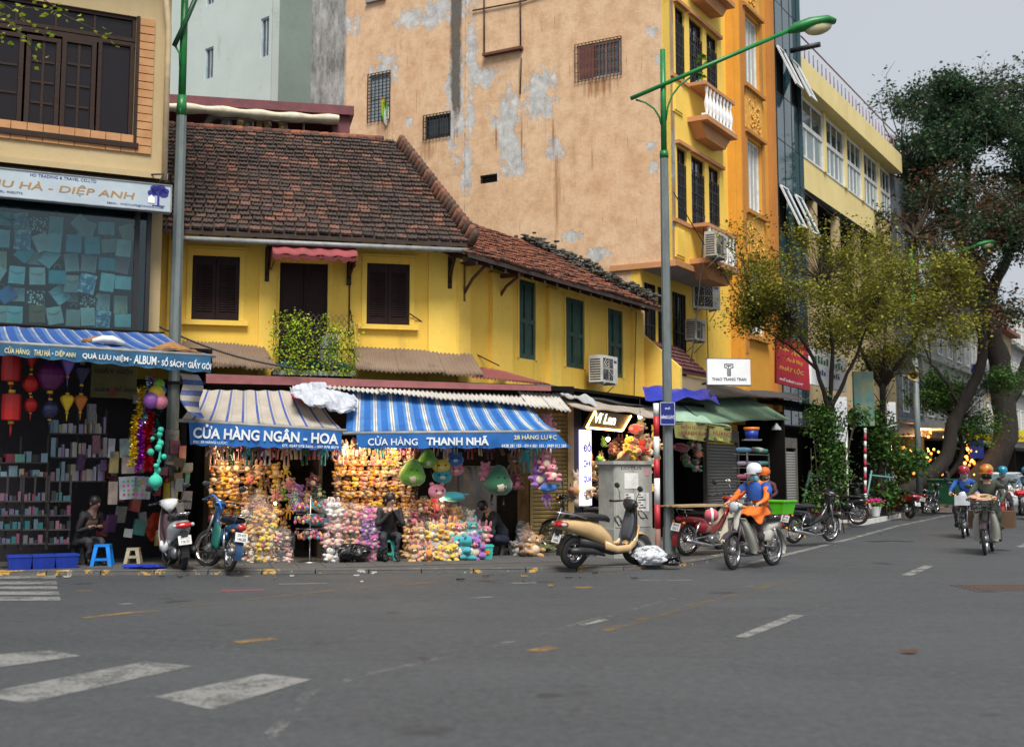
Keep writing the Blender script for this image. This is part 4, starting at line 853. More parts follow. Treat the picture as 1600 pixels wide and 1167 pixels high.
p0, p1 = inv @ m2, inv @ (m2 + dv * 12); sf.add([p0 + V((.001, 0, 0)), p1, p1 + V((0, 0, 26)), p0 + V((.001, 0, 26))], [(0, 1, 2, 3)]); sf.obj('side_wall', wall_mat('shaded_green_stucco', (0.27, 0.34, 0.3), (0.22, 0.27, 0.24), (0.15, 0.17, 0.14), .4), tw)  # side wall stucco darkened in colour to stand for its shaded face
# roof terrace with maroon canopy behind the tiled roof
Rf = Frame(*AT(255, 170, 30).xy, .975, .22); u1 = Rf.f(553, 175)[0]; tr = fthing(Rf, 'roof_terrace', 'maroon edged roof terrace with rolled awning behind the tiled roof', 'building')
zt0, zt1 = Rf.f(255, 150)[1], Rf.f(550, 168)[1]; zb_ = Rf.f(400, 171)[1]; zt_ = Rf.f(400, 157)[1]
MB().box(-4, u1, -.05, 7, zb_, zt_ + .0).obj('roof', maroon, tr)
def roll(a, b): t_ = b * 2 * math.pi; x = -4 + (u1 + 3.6) * a; rr_ = .115 + .02 * math.sin(a * 60); return (x, -.12 + rr_ * 1.6 * math.cos(t_), zb_ - .16 + rr_ * math.sin(t_) - .03 * math.sin(a * 9))
MB().sheet(roll, 60, 10).obj('rolled_awning', M('cream_canvas', (0.66, 0.6, 0.46), .85, c2=(0.5, 0.45, 0.33), sc=5, bump=.4), tr)
u2, z2 = Rf.f(520, 200); MB().box(u2, u2 + .45, .1, 5, 3, zb_ - .001).obj('end_wall', maroon, tr); MB().box(-4, u2, 4, 4.2, 3, zb_ - .001).obj('back_wall', dark, tr)
p = MB()
for px in (357, 395, 448, 475): p.tube([(Rf.f(px, 200)[0], .1, 6), (Rf.f(px, 200)[0], .1, zb_)], .03, 6)
p.tube([(Rf.f(350, 190)[0], .1, Rf.f(350, 184)[1]), (Rf.f(500, 190)[0], .1, Rf.f(500, 191)[1])], .02, 6); p.obj('post', concrete, tr)
for k, px in enumerate((340, 368, 392, 402, 424)):
 u, z = Rf.f(px, 196); c = MB(); c.tube([(.3 * math.cos(a_ / 16 * 2 * math.pi), 0, .34 * math.sin(a_ / 16 * 2 * math.pi)) for a_ in range(17)], .1, 8, caps=False)
 c.obj('straw_ring', M('tan_straw' if k > 1 else 'grey_straw', (0.42, 0.3, 0.14) if k > 1 else (0.25, 0.24, 0.2), .9, bump=.5), None, Rf.P(u, -.35, z + .02), (0, 0, Rf.rz + .35 * (k % 3 - 1)), label=('grey round ring leftmost of those standing on the roof terrace', 'grey round ring second from the left on the roof terrace', 'tan round ring in the middle of the roof terrace', 'tan ring half behind another on the roof terrace', 'tan round ring farthest right on the roof terrace')[k], cat='ring')
# left-edge house
Lh = fthing(L, 'left_house', 'cream house with terracotta tiled window bay and display window above the awning', 'house')
def Lz(px, py, o=0.0): return L.f(px, py, o)
wzt_, wzb = Lz(100, 8)[1] , Lz(100, 212)[1]; wxl, wxr = 0.4, Lz(211, 120)[0]
zc0, zc1 = Lz(120, 268)[1], 11.0
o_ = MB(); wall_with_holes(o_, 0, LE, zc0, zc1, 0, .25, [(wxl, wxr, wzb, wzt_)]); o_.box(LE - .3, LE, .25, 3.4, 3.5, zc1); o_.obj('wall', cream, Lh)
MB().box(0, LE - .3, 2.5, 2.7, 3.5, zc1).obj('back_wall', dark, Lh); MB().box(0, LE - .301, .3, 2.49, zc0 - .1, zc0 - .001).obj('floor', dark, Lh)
MB().box(-.5, LE + .45, -.9, 5, zc1 - .0, zc1 + .3).obj('eaves', darkwood, Lh)
tm = M('terracotta_cladding', (0.5, 0.26, 0.11), .75, c2=(0.42, 0.2, 0.08), sc=3, bump=.2)
tx0, tx1 = Lz(216, 120)[0], Lz(239, 120)[0]; th_ = (Lz(228, 242)[1], Lz(228, 30)[1]); nt = 17
for k in range(nt):
 z = th_[0] + (th_[1] - th_[0]) * k / nt; MB().box(tx0, tx1, -.035 - rnd.uniform(0, .006), -.001, z + .008, z + (th_[1] - th_[0]) / nt - .008).obj('tile', tm, Lh)
zz0 = th_[0]; x = tx0 - .012
bz_ = Lz(180, 232)[1]
for k in range(16):
 MB().box(x - .235, x, -.035 - rnd.uniform(0, .006), -.001, zz0 + .004, zz0 + .3).obj('tile', tm, Lh); x -= .245
wfm = MB();
casement(Lh, Lz(40, 120)[0], Lz(94, 120)[0], wzb + .1, Lz(60, 55)[1], .1, darkwood, glass_mat('dim_window_glass', (0.012, 0.01, 0.012), .12, 0, .22), 2, 4, .07)
casement(Lh, Lz(96, 120)[0], Lz(150, 120)[0], wzb + .1, Lz(120, 60)[1], .1, darkwood, _mc['dim_window_glass'], 2, 4, .07)
casement(Lh, Lz(153, 120)[0], Lz(209, 120)[0], wzb + .05, Lz(180, 62)[1], .1, darkwood, _mc['dim_window_glass'], 1, 1, .06)
casement(Lh, wxl, Lz(36, 120)[0], wzb + .1, Lz(60, 55)[1], .1, darkwood, _mc['dim_window_glass'], 4, 3, .07)
MB().box(wxl, wxr, .05, .14, Lz(120, 60)[1] + .003, Lz(120, 52)[1]).obj('transom', darkwood, Lh)
casement(Lh, wxl, wxr, Lz(120, 51)[1], wzt_, .1, darkwood, _mc['dim_window_glass'], 8, 1, .06)
MB().box(wxl, wxr + .08, -.07, -.001, wzb - .09, wzb).box(wxr, wxr + .05, -.05, -.001, wzb, wzt_).obj('window_frame', darkwood, Lh)
cu = MB()
for k in range(4): MB().box(4.9 + k * .22, 5.02 + k * .22, 1.0, 1.1, wzb + .2, wzb + .5).obj('ornament', (whitep, M('faded_green', (0.05, 0.25, 0.15), .7), tm, whitep)[k], Lh)
pi_ = LE - .06
pb_ = MB().tube([(pi_ - .08, -.25, 10.8), (pi_ - .08, -.2, Lz(245, 18)[1] + .2), (pi_, -.1, Lz(245, 45)[1]), (pi_, -.1, zc0 - .02)], .05, 10); pb_.obj('drain_pipe', M('cream_pipe', (0.72, 0.56, 0.34), .6), Lh)
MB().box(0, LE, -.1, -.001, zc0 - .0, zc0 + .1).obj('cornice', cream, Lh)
sg = fthing(L, 'company_sign', 'long white sign board with brown lettering and a blue tree emblem', 'sign')
so_ = .42; sx1, szt = L.f(267, 291, so_); _, szb = L.f(265, 331, so_); sx0 = 1.2;
MB().box(sx0, sx1, -so_, -so_ + .14, szb, szt).obj('board', M('sign_white', (0.45, 0.52, 0.56), .4, c2=(0.38, 0.45, 0.5), sc=2), sg)  # board white lowered in colour to imitate darkening towards the view's edge
e = MB().box(sx0, sx1 + .02, -so_ - .015, -so_ + .15, szt, szt + .015).box(sx0, sx1 + .02, -so_ - .015, -so_ + .15, szb - .015, szb).box(sx1, sx1 + .02, -so_ - .015, -so_ + .15, szb, szt); e.obj('frame', grey, sg)
navy = M('navy_print', (0.02, 0.02, 0.22), .5); gold = M('bronze_print', (0.4, 0.22, 0.07), .5)
SH = szt - szb; ty = -so_ - .004
x_ = lambda px: L.f(px, 300, so_)[0]
stext('THU HÀ - DIỆP ANH', x_(211) - x_(-35), SH * .42, gold, sg, (x_(-35), ty, szb + SH * .26), bold=.012, shear=.15)
stext('HD TRADING & TRAVEL CO.LTD', x_(150) - x_(46), SH * .11, navy, sg, (x_(46), ty, szb + SH * .82), bold=.01)
stext('HÀ.  TEL: 9282772', x_(47) - x_(-8), SH * .1, navy, sg, (x_(-20), ty, szb + SH * .12), bold=.01)
stext('EMAIL : VHIDCAFE@YAHOO.COM', x_(256) - x_(168), SH * .1, navy, sg, (x_(168), ty, szb + SH * .06), bold=.01)
em = MB(); ex, ez_ = x_(246), szb + SH * .2
for dx, dz, r in ((0, .24, .1), (-.09, .2, .07), (.1, .2, .08), (.05, .29, .08), (-.05, .28, .07), (.13, .25, .06)): em.prism([(ex + dx + r * math.cos(k / 6 * math.pi), ez_ + dz + r * .75 * math.sin(k / 6 * math.pi)) for k in range(12)][::-1], ty - .0035, ty - .0005 + rnd.uniform(-.0004, .0004))
em.box(ex - .0, ex + .035, ty - .0034, ty, ez_, ez_ + .16).box(ex - .08, ex + .12, ty - .0033, ty, ez_ - .012, ez_)
em.obj('tree_emblem', navy, sg)
hm = MB().prism([(ex - .15, ez_ + .03), (ex - .04, ez_ + .03), (ex - .04, ez_ + .12), (ex - .095, ez_ + .17), (ex - .15, ez_ + .12)][::-1], ty - .005, ty - .004); hm.obj('house_emblem', white, sg)
br = MB().tube([(sx1 - .3, -.02, szt + .25), (sx1 - .12, -so_ + .05, szt + .2), (sx1 - .2, -so_ + .05, szt)], .015, 5); br.obj('bracket', black, sg)
# display window with gift bags
zd0, zd1 = Lz(120, 514)[1], Lz(120, 312)[1]; xd1 = Lz(228, 400)[0]
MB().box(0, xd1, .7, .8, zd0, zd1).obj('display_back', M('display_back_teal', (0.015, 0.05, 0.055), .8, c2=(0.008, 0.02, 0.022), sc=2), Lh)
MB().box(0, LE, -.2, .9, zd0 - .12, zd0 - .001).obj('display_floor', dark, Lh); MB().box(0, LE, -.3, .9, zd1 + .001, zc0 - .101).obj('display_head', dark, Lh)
fx = Lz(213, 400)[0]; MB().box(fx - .04, fx + .04, -.03, .03, zd0, zd1).box(xd1, xd1 + .07, -.05, .7, zd0, zd1).box(0, fx - .04, -.03, .03, zd0, zd0 + .04).obj('display_frame', black, Lh)
gt = NT('shop_window_glass'); gl_ = gt.n('BsdfGlossy', {0: (.8, .9, .95, 1), 1: .03}); tr_ = gt.n('BsdfTransparent', {0: (.72, .86, .86, 1)}); fr_ = gt.n('LayerWeight', {0: .25}).outputs[0]
gt.t.links.new(gt.n('MixShader', {0: gt.math('ADD', gt.math('MULTIPLY', fr_, .5), .05), 1: tr_.outputs[0], 2: gl_.outputs[0]}).outputs[0], gt.out.inputs[0])
MB().box(0, fx - .04, -.006, .0, zd0 + .04, zd1).obj('pane', gt.m, Lh); MB().box(fx + .04, xd1, -.006, .0, zd0, zd1).obj('pane', gt.m, Lh)
bagm = []
bt = objcol('paper_bag', .6, 5, .35); handle_m = M('bag_handle', (0.3, 0.3, 0.28), .7)
t = NT('polka_bag'); v = t.n('TexVoronoi', {'Vector': t.tc.outputs['Object'], 'Scale': 26.0}).outputs[0]; t.set(Base_Color=t.ramp(v, [(0.38, (0.7, 0.72, 0.7)), (0.42, (0.02, 0.02, 0.02))]), Roughness=.6); polka = t.m
t = NT('flower_bag'); t.set(Base_Color=t.ramp(t.noise(9, 4), [(0.48, (0.03, 0.16, 0.3)), (0.56, (0.5, 0.6, 0.65))]), Roughness=.5); flowerb = t.m
def bagmesh(w, h, flap, mt_):
 b = MB().box(-w / 2, w / 2, -.05, .05, -h, 0)
 if flap: b.prism([(-w / 2, 0), (w / 2, 0), (w / 2 * .8, -h * .3), (0, -h * .42), (-w / 2 * .8, -h * .3)][::-1], -.062, -.052)
 return b.mesh('gift_bag', mt_)
bms = [(bagmesh(w_, h_, f_, m_), d_) for w_, h_, f_, m_, d_ in ((.24, .28, True, bt, 'flap'), (.26, .22, False, bt, 'plain'), (.22, .3, False, bt, 'tall'), (.27, .24, False, polka, 'black and white dotted'), (.25, .32, False, flowerb, 'blue flowered'))]
hme = MB().tube([(-.05, -.055, 0), (-.045, -.055, .07), (0, -.055, .1), (.045, -.055, .07), (.05, -.055, 0)], .006, 5).mesh('handle', handle_m)
cl = {'white': (.42, .5, .52), 'pale blue': (.3, .55, .62), 'turquoise': (.03, .32, .42), 'grey': (.3, .33, .34), 'cream': (.55, .5, .4), 'brown': (.2, .13, .07), 'pink': (.5, .25, .32), 'deep blue': (.02, .18, .45)}
ord_ = ['first', 'second', 'third', 'fourth', 'fifth', 'sixth', 'seventh', 'eighth', 'ninth', 'tenth', 'eleventh', 'twelfth', 'thirteenth', 'fourteenth', 'fifteenth', 'sixteenth', 'seventeenth', 'eighteenth', 'nineteenth', 'twentieth']
rn = random.Random(21); u0_ = Lz(8, 400)[0] - .7
rownm = ['bottom', 'second', 'third', 'fourth', 'fifth', 'top']
for r_ in range(6):
 for c_ in range(12):
  uu = u0_ + .12 + c_ * .27 + rn.gauss(0, .02);
  if uu > xd1 - .14: continue
  me_, d_ = rn.choices(bms, (5, 4, 4, 1.4, 1.2))[0]; cn = rn.choices(list(cl), (9, 6, 5, 5, 2, 1.5, 1, 1))[0]
  zz = zd0 + .34 + r_ * (zd1 - zd0 - .3) / 6 + rn.gauss(0, .02); tl = rn.gauss(0, .06 if rn.random() < .7 else .4)
  desc = (d_ if d_ in ('black and white dotted', 'blue flowered') else cn + (' flap' if d_ == 'flap' else ''))
  o = link('gift_bag', me_, None, L.P(uu, -.14 - .12 * (r_ % 2) - rn.random() * .1, zz), (0, tl, L.rz), label='%s gift bag, %s from left in %s row of display window' % (desc, ord_[c_], rownm[r_]), cat='gift bag', group='gift bags hung in the display window', color=cl[cn])
  if d_ in ('tall', 'plain', 'blue flowered'): link('handle', hme, o)
# low roofs, awnings and shop interiors
def hitA(px, py, out): u, z = A.f(px, py, out); return V((u, -out, z))
brownsheet = wall_mat('rusty_brown_sheet', (0.24, 0.17, 0.12), (0.17, 0.11, 0.075), (0.07, 0.05, 0.04), .7)
palesheet = wall_mat('pale_sheet', (0.55, 0.53, 0.48), (0.42, 0.39, 0.34), (0.18, 0.15, 0.12), .5)
redsheet = wall_mat('red_brown_sheet', (0.28, 0.08, 0.07), (0.2, 0.06, 0.05), (0.1, 0.04, 0.04), .4)
def sheet_roof(F, label, pxs, m, out0, out1, top, bot, pieces=2):
 """top/bot: (px, py) left and right corners at the wall line and at the outer edge"""
 t = fthing(F, 'lean_to_roof', label, 'roof')
 (ua, za), (ub, zb) = F.f(*top[0], out0), F.f(*top[1], out0); (uc, zc), (ud, zd) = F.f(*bot[0], out1), F.f(*bot[1], out1)
 for k in range(pieces):
  a0, a1 = k / pieces, (k + 1) / pieces + (.03 if k < pieces - 1 else 0); n = int(abs(ud - uc) / pieces / .076 * 6) + 6; sd = rnd.random() * 9; lift = .012 * (k % 2)
  def fn(a, b):
   q = a0 + (a1 - a0) * a; u = (ua + (ub - ua) * q) * (1 - b) + (uc + (ud - uc) * q) * b; z = (za + (zb - za) * q) * (1 - b) + (zc + (zd - zc) * q) * b
   return (u, -(out0 + (out1 - out0) * b), z + lift + .016 * math.sin((uc + (ud - uc) * q) / .08 * 2 * math.pi) + .012 * math.sin(q * 11 + sd) * b)
  MB().sheet(fn, n, 5, True, .005).obj('corrugated_sheet', m, t)
 return t
sheet_roof(A, 'rusty brown corrugated lean-to roof below the left brown shutter window', None, brownsheet, .02, 1.0, ((286, 532), (412, 541)), ((268, 570), (436, 578)), 3)
sheet_roof(A, 'rusty brown corrugated lean-to roof right of the creeper balcony', None, brownsheet, .02, 1.0, ((553, 541), (737, 553)), ((556, 578), (757, 587)), 3)
fa = fthing(A, 'fascia_canopy', 'long maroon metal fascia running above the two striped shop awnings', 'canopy')
p0, p1, p2, p3 = hitA(322, 584, 1.15), hitA(861, 603, 1.15), hitA(861, 610.5, 1.15), hitA(322, 598.5, 1.15)
pinkish = M('dusty_maroon_fascia', (0.3, 0.1, 0.1), .6, c2=(0.22, 0.07, 0.075), sc=3, bump=.1)
bq = V((0, .06, 0)); MB().add([p0, p3, p2, p1, p0 + bq, p3 + bq, p2 + bq, p1 + bq], [(0, 1, 2, 3), (7, 6, 5, 4), (0, 3, 7, 4), (1, 5, 6, 2), (2, 6, 7, 3), (0, 4, 5, 1)]).obj('fascia', pinkish, fa)
MB().add([p0, p1, (p1.x, .0, p1.z + .1), (p0.x, .0, p0.z + .1)], [(0, 1, 2, 3)]).obj('deck', M('dark_green_felt', (0.03, 0.06, 0.04), .8, c2=(.06, .05, .04)), fa)
rs = fthing(W, 'lean_to_roof', 'small red brown corrugated roof at the bend between house and side wing', 'roof')
def rfn(a, b):
 P0, P1 = A.P(*A.f(752, 576, .3)[:1], .3, A.f(752, 576, .3)[1]), W.P(1.6, .1, W.f(835, 597, .1)[1] + .1); Q0, Q1 = A.P(A.f(735, 592, 1.1)[0], 1.1, A.f(735, 592, 1.1)[1]), A.P(A.f(860, 603, 1.12)[0], 1.12, A.f(860, 603, 1.12)[1])
 p = (P0 * (1 - a) + P1 * a) * (1 - b) + (Q0 * (1 - a) + Q1 * a) * b; p.z += .014 * math.sin(a * 22 * 2 * math.pi) + .03; return p
rs.location = (0, 0, 0); rs.rotation_euler = (0, 0, 0); MB().sheet(rfn, 130, 5, True, .005).obj('corrugated_sheet', redsheet, rs)
sheet_roof(A, 'pale wavy corrugated strip lying above the blue striped awning', None, palesheet, 1.0, 1.55, ((505, 601), (826, 620)), ((510, 607), (831, 634)), 4)
sheet_roof(A, 'short pale corrugated sheets sticking out past the end of the maroon fascia', None, palesheet, .9, 1.6, ((808, 610), (870, 617)), ((829, 634), (893, 644)), 2)
# black felt roof and beige canopy over the lit side-street shop
def wroof(name, label, pts, m, wob=.03, nu=24, nv=6, thick=.02, cat='roof', part='sheet', corr=0.0):
 """pts: four (px, py, out): wall-left, wall-right, edge-left, edge-right in frame W"""
 P = [W.P(*(lambda u, z, o: (u, o, z))(*W.f(a, b, c), c)) for a, b, c in pts]; t = thing(name, label, cat)
 sd = rnd.random() * 9
 def fn(a, b):
  p = (P[0] * (1 - a) + P[1] * a) * (1 - b) + (P[2] * (1 - a) + P[3] * a) * b
  p.z += wob * (math.sin(a * 7 + sd) * math.sin(b * 4 + sd) + .5 * math.sin(a * 19 + b * 7 + sd)) + corr * math.sin(a * nu * 1.3)
  return p
 MB().sheet(fn, nu, nv, True, thick).obj(part, m, t); return t
felt = M('black_roof_felt', (0.05, 0.05, 0.05), .85, c2=(0.11, 0.11, 0.105), sc=4, bump=.6)
wroof('felt_roof', 'torn black felt roof along the foot of the yellow side wing', [(832, 597, .05), (1030, 626, .05), (850, 610, 1.5), (1040, 640, 1.5)], felt, .03, 60, 8)
wroof('beige_canopy', 'sagging beige cloth canopy above the yellow lit shop sign', [(868, 616, 1.3), (1022, 636, 1.3), (893, 634, 2.1), (1023, 652, 2.1)], M('beige_tarp', (0.42, 0.36, 0.29), .8, c2=(0.3, 0.25, 0.2), sc=4, bump=.3), .03, 30, 6, .01, 'canopy', 'cloth')
wroof('plastic_sheet', 'white plastic sheet rolled along the edge of the black felt roof', [(862, 608, 1.5), (925, 622, 1.5), (872, 617, 1.9), (935, 634, 1.9)], M('clear_grey_plastic', (0.55, 0.56, 0.56), .3, bump=.6, bs=8), .04, 24, 6, .01, 'sheet', 'plastic')
wroof('blue_tarpaulin', 'crumpled bright blue tarpaulin spread over the next shop roof', [(1004, 603, .9), (1110, 610, .9), (1008, 622, 1.8), (1124, 627, 1.8)], M('royal_blue_tarp', (0.012, 0.04, 0.5), .45, c2=(0.008, 0.02, 0.28), sc=5, bump=.5, bs=9), .06, 40, 14, .01, 'tarpaulin', 'cloth')
gt_ = wroof('green_awning', 'faded green awning sloping out behind the two lamp post signs', [(1050, 622, .9), (1168, 620, .9), (1105, 661, 2.3), (1236, 654, 2.0)], M('faded_green_canvas', (0.16, 0.27, 0.17), .75, c2=(0.1, 0.18, 0.12), sc=3, bump=.2), .02, 24, 8, .01, 'awning', 'canvas')
wroof('green_awning', 'pale green awning sheet directly above the yellow cloth banners', [(1045, 632, 1.2), (1080, 630, 1.2), (1052, 658, 2.3), (1143, 665, 2.3)], M('pale_green_canvas', (0.35, 0.5, 0.38), .7, c2=(0.2, 0.34, 0.24), sc=3, bump=.2), .02, 24, 8, .01, 'awning', 'canvas')
wroof('dark_canopy', 'dark grey canopy roof behind the green awning', [(1100, 600, .1), (1230, 612, .1), (1110, 617, 1.5), (1262, 624, 1.5)], M('dark_canvas', (0.05, 0.05, 0.055), .8), .02, 20, 6, .02, 'canopy', 'canvas')
# striped awnings
def stripe_mat(name, base, cols, pitch, skew=0.0):
 """cols: list of (start, colour) fractions of one pitch; stripes run down the slope"""
 t = NT(name); uv = t.n('UVMap').outputs[0] if False else None
 at = t.n('Attribute', attribute_name='run').outputs['Fac']
 f = t.math('FRACT', t.math('DIVIDE', at, pitch)); r = t.n('ValToRGB', {0: f}); e = r.color_ramp.elements; r.color_ramp.interpolation = 'CONSTANT'
 while len(e) < len(cols): e.new(.5)
 for i, (p, c) in enumerate(cols): e[i].position = p; e[i].color = c + (1,)
 c = t.mix(t.math('MULTIPLY', t.ramp(t.noise(3, 6, .7), [(0.4, 0.0), (0.7, 1.0)]), .5), r.outputs[0], tuple(x * .55 for x in base)); c = t.mix(t.math('MULTIPLY', t.ramp(t.noise(14, 6, .75), [(0.55, 0.0), (0.75, 1.0)]), .4), c, (0.3, 0.26, 0.2))
 t.set(Base_Color=c, Roughness=.7); t.bump(t.noise(5, 4), .35, .03)
 tl = t.n('BsdfTranslucent', {0: c}); ms = t.n('MixShader', {0: .25, 1: t.b.outputs[0], 2: tl.outputs[0]}); t.t.links.new(ms.outputs[0], t.out.inputs[0]); return t.m
def run_attr(o, fn):
 me = o.data; a = me.attributes.new('run', 'FLOAT', 'POINT'); a.data.foreach_set('value', [fn(v.co) for v in me.vertices])
blue_d, blue_l, wht, crm = (0.01, 0.11, 0.42), (0.13, 0.33, 0.6), (0.75, 0.74, 0.68), (0.56, 0.5, 0.42)
s_left = stripe_mat('cream_awning_blue_stripes', crm, [(0, crm), (.62, (0.03, 0.09, 0.4)), (.78, crm), (.9, (.45, .42, .4))], .26)
s_mid = stripe_mat('blue_awning_white_stripes', blue_d, [(0, (0.02, 0.15, 0.5)), (.38, (0.10, 0.28, 0.6)), (.55, wht), (.64, (.3, .2, .12)), (.68, wht), (.76, (0.10, 0.28, 0.6))], .3)
s_old = stripe_mat('old_awning_blue_stripes', blue_d, [(0, (0.03, 0.1, 0.36)), (.3, (.1, .2, .42)), (.6, (.45, .45, .45)), (.72, (0.03, 0.1, 0.36))], .24)
val_blue = M('valance_blue', (0.008, 0.13, 0.42), .6, c2=(0.006, 0.09, 0.32), sc=4, bump=.2)
val_dark = M('valance_faded_blue', (0.02, 0.12, 0.24), .65, c2=(0.015, 0.08, 0.16), sc=3, bump=.2)
def awning(F, label, back, front, vbot, m, vm, o0, o1, bag=.05, ribs=None):
 """back / front / vbot: left and right (px, py) of the roller line, the front bar and the valance's foot"""
 t = fthing(F, 'striped_awning', label, 'awning')
 P = [V((lambda u, z, o: (u, -o, z))(*F.f(*q, o), o)) for q, o in ((back[0], o0), (back[1], o0), (front[0], o1), (front[1], o1))]
 def fn(a, b):
  p = (P[0] * (1 - a) + P[1] * a) * (1 - b) + (P[2] * (1 - a) + P[3] * a) * b
  p.z -= bag * math.sin(b * math.pi) * (1 + .3 * math.sin(a * 21)) - .008 * math.sin(a * 47 + b * 4); return p
 nu = 60; b = MB().sheet(fn, nu, 12, True, .008); o = b.obj('canvas', m, t); L_ = (P[3] - P[2]).length; d = (P[3] - P[2]).normalized()
 k = 13; vals = [(i // k) / nu * L_ for i in range((nu + 1) * k)] * 2
 a_ = o.data.attributes.new('run', 'FLOAT', 'POINT'); a_.data.foreach_set('value', vals[:len(o.data.vertices)])
 MB().tube([P[2] + V((-.05, 0, -.02)), P[3] + V((.08, 0, -.02))], .028, 8).obj('front_bar', steel if False else grey, t)
 q0, q1 = [V((u, -o1 - .02, z)) for u, z in (F.f(*vbot[0], o1), F.f(*vbot[1], o1))]; v0, v1 = P[2] + V((.06, -.02, -.04)), P[3] + V((0, -.02, -.04))
 v0.x = q0.x - .03;
 def vf(a, b_):
  p = (v0 * (1 - a) + v1 * a) * (1 - b_) + (q0 * (1 - a) + q1 * a) * b_; p.y += .012 * math.sin(a * 33) * b_; p.z += .012 * math.sin(a * 60) * b_; return p
 vb = MB().sheet(vf, 60, 3, True); vo = vb.obj('valance', vm, t)
 ar = MB()
 for a in (.06, .94): ar.tube([fn(a, 0) - V((0, 0, .05)), fn(a, .5) - V((0, -.1, .12)), fn(a, 1) - V((0, 0, .04))], .016, 6);
 ar.obj('folding_arm', grey, t); return t, v0, v1, q0, q1
wt_m = M('white_lettering', (0.8, 0.82, 0.82), .6); yl_m = M('pale_yellow_lettering', (0.7, 0.62, 0.3), .6)
def banner_text(t, v0, v1, q0, q1, body, a0, a1, b0, b1, m, bold=.02, y=-.03):
 l = v0 * (1 - a0) + v1 * a0; lb = q0 * (1 - a0) + q1 * a0; r = v0 * (1 - a1) + v1 * a1; rb = q0 * (1 - a1) + q1 * a1
 p = lb * (1 - b0) + l * b0; p2 = rb * (1 - b0) + r * b0; h = ((l - lb).length) * (b1 - b0); d = p2 - p
 o = stext(body, d.length, h, m, t, p + V((0, y, 0)), bold=bold); o.rotation_euler = (R(90), -math.atan2(d.z, d.x), 0)
 mt = Matrix((d.normalized(), V((-d.normalized().z, 0, d.normalized().x)), V((0, -1, 0)))).transposed(); o.rotation_euler = mt.to_euler(); return o
a1_ = awning(A, 'cream awning with blue stripes and a blue valance, right of the left lamp post', ((312, 609), (492, 611)), ((283, 655), (534, 671)), ((297, 695), (533, 703)), s_left, val_blue, 1.15, 2.15)
banner_text(*a1_, 'CỬA HÀNG NGÂN - HOA', .02, .975, .3, .93, wt_m, .03)
banner_text(*a1_, 'ĐC: 29 HÀNG LƯỢC', .02, .24, .06, .22, wt_m, .01); banner_text(*a1_, 'ĐT: 0247 078 5606 - 097 978 8079', .6, .98, .06, .2, wt_m, .01)
a2_ = awning(A, 'bright blue awning with white stripes and a long blue valance', ((545, 609), (829, 632)), ((540, 675), (868, 672)), ((559, 700), (893, 700)), s_mid, val_blue, 1.3, 2.15)
bt_ = a2_; vl = (bt_[0], bt_[1], V(bt_[2]) + V(((hitA(893, 680, 2.17) - bt_[2]).x, 0, 0)), bt_[3], bt_[4])
banner_text(*vl, 'CỬA HÀNG', .045, .27, .2, .88, wt_m, .012); banner_text(*vl, 'THANH NHÃ', .31, .6, .2, .88, wt_m, .035)
banner_text(*vl, '28 HÀNG LƯỢC', .72, .925, .5, .93, yl_m, .02); banner_text(*vl, '0438 281 183 - 0914 881 183 - 0989 812 288', .66, .97, .04, .26, wt_m, .01)
a3_ = awning(L, 'old blue striped awning with a long faded lettered valance over the souvenir shop', ((-30, 508), (256, 522)), ((-30, 531), (329, 554)), ((-30, 552), (329, 583)), s_old, val_dark, .25, 1.7, .04)
for tx, f0, f1, m_ in (('CỬA HÀNG:', .095, .2, yl_m), ('THU HÀ', .215, .285, yl_m), ('DIỆP ANH', .305, .39, yl_m), ('QUÀ LƯU NIỆM', .42, .62, wt_m), ('ALBUM', .645, .745, wt_m), ('SỔ SÁCH', .77, .87, wt_m), ('GIẤY GÓI', .89, .998, wt_m)): banner_text(*a3_, tx, f0, f1, .2, .8, m_, .02)
for f in (.295, .632, .757, .88): banner_text(*a3_, '·', f - .004, f + .004, .42, .5, wt_m, .02)
# flap hanging at the end of the old awning, stones and cloth lying on top
fl = MB(); fu, fz = L.f(315, 583, 1.6)
def flf(a, b): return (fu - .35 + .35 * a + .05 * math.sin(b * 7) + .12 * b, -1.6 + .25 * a + .06 * math.sin(b * 5 + a * 3), fz - b * .62 - .1 * a * b)
fo = fl.sheet(flf, 10, 14, True, .008).obj('awning_flap', stripe_mat('cream_blue_flap', crm, [(0, crm), (.5, (0.02, 0.08, 0.34))], .17), None, L.o, (0, 0, L.rz), label='torn blue and cream striped flap hanging beneath the end of the old awning', cat='cloth')
run_attr(fo, lambda c: -c.z)
for k, (px, py, s_, lb) in enumerate(((150, 524, .22, 'brown sack lying on the old striped awning'), (268, 541, .42, 'orange brown sacking wrapped round the lamp post on top of the awning'))):
 u, z = L.f(px, py, 1.0 if k == 0 else 1.35); b = MB()
 b.sheet(lambda a, c: (u + s_ * (a - .5) * 2, -(1.0 if k == 0 else 1.35) + s_ * (c - .5) * 1.3, z - .1 + (.13 * s_ / .3 * (1 - abs(a - .5) * 1.9) * (1 - abs(c - .5) * 1.6)) + .03 * math.sin(a * 19) * math.sin(c * 13)), 18, 12, True, .02)
 b.obj('sacking', M('orange_brown_sacking', (0.33, 0.16, 0.05), .9, c2=(0.2, 0.1, 0.04), sc=7, bump=.5), None, L.o, (0, 0, L.rz), label=lb, cat='sack')
u, z = L.f(170, 534, 1.3); MB().loft([(u - .25, -1.35, z, .03, .03), (u - .1, -1.35, z + .03, .1, .06), (u + .05, -1.35, z + .02, .14, .07), (u + .22, -1.35, z - .03, .06, .04)], 10).obj('white_rag', whitep, None, L.o, (0, 0, L.rz), label='crumpled white rag on the old striped awning', cat='cloth')
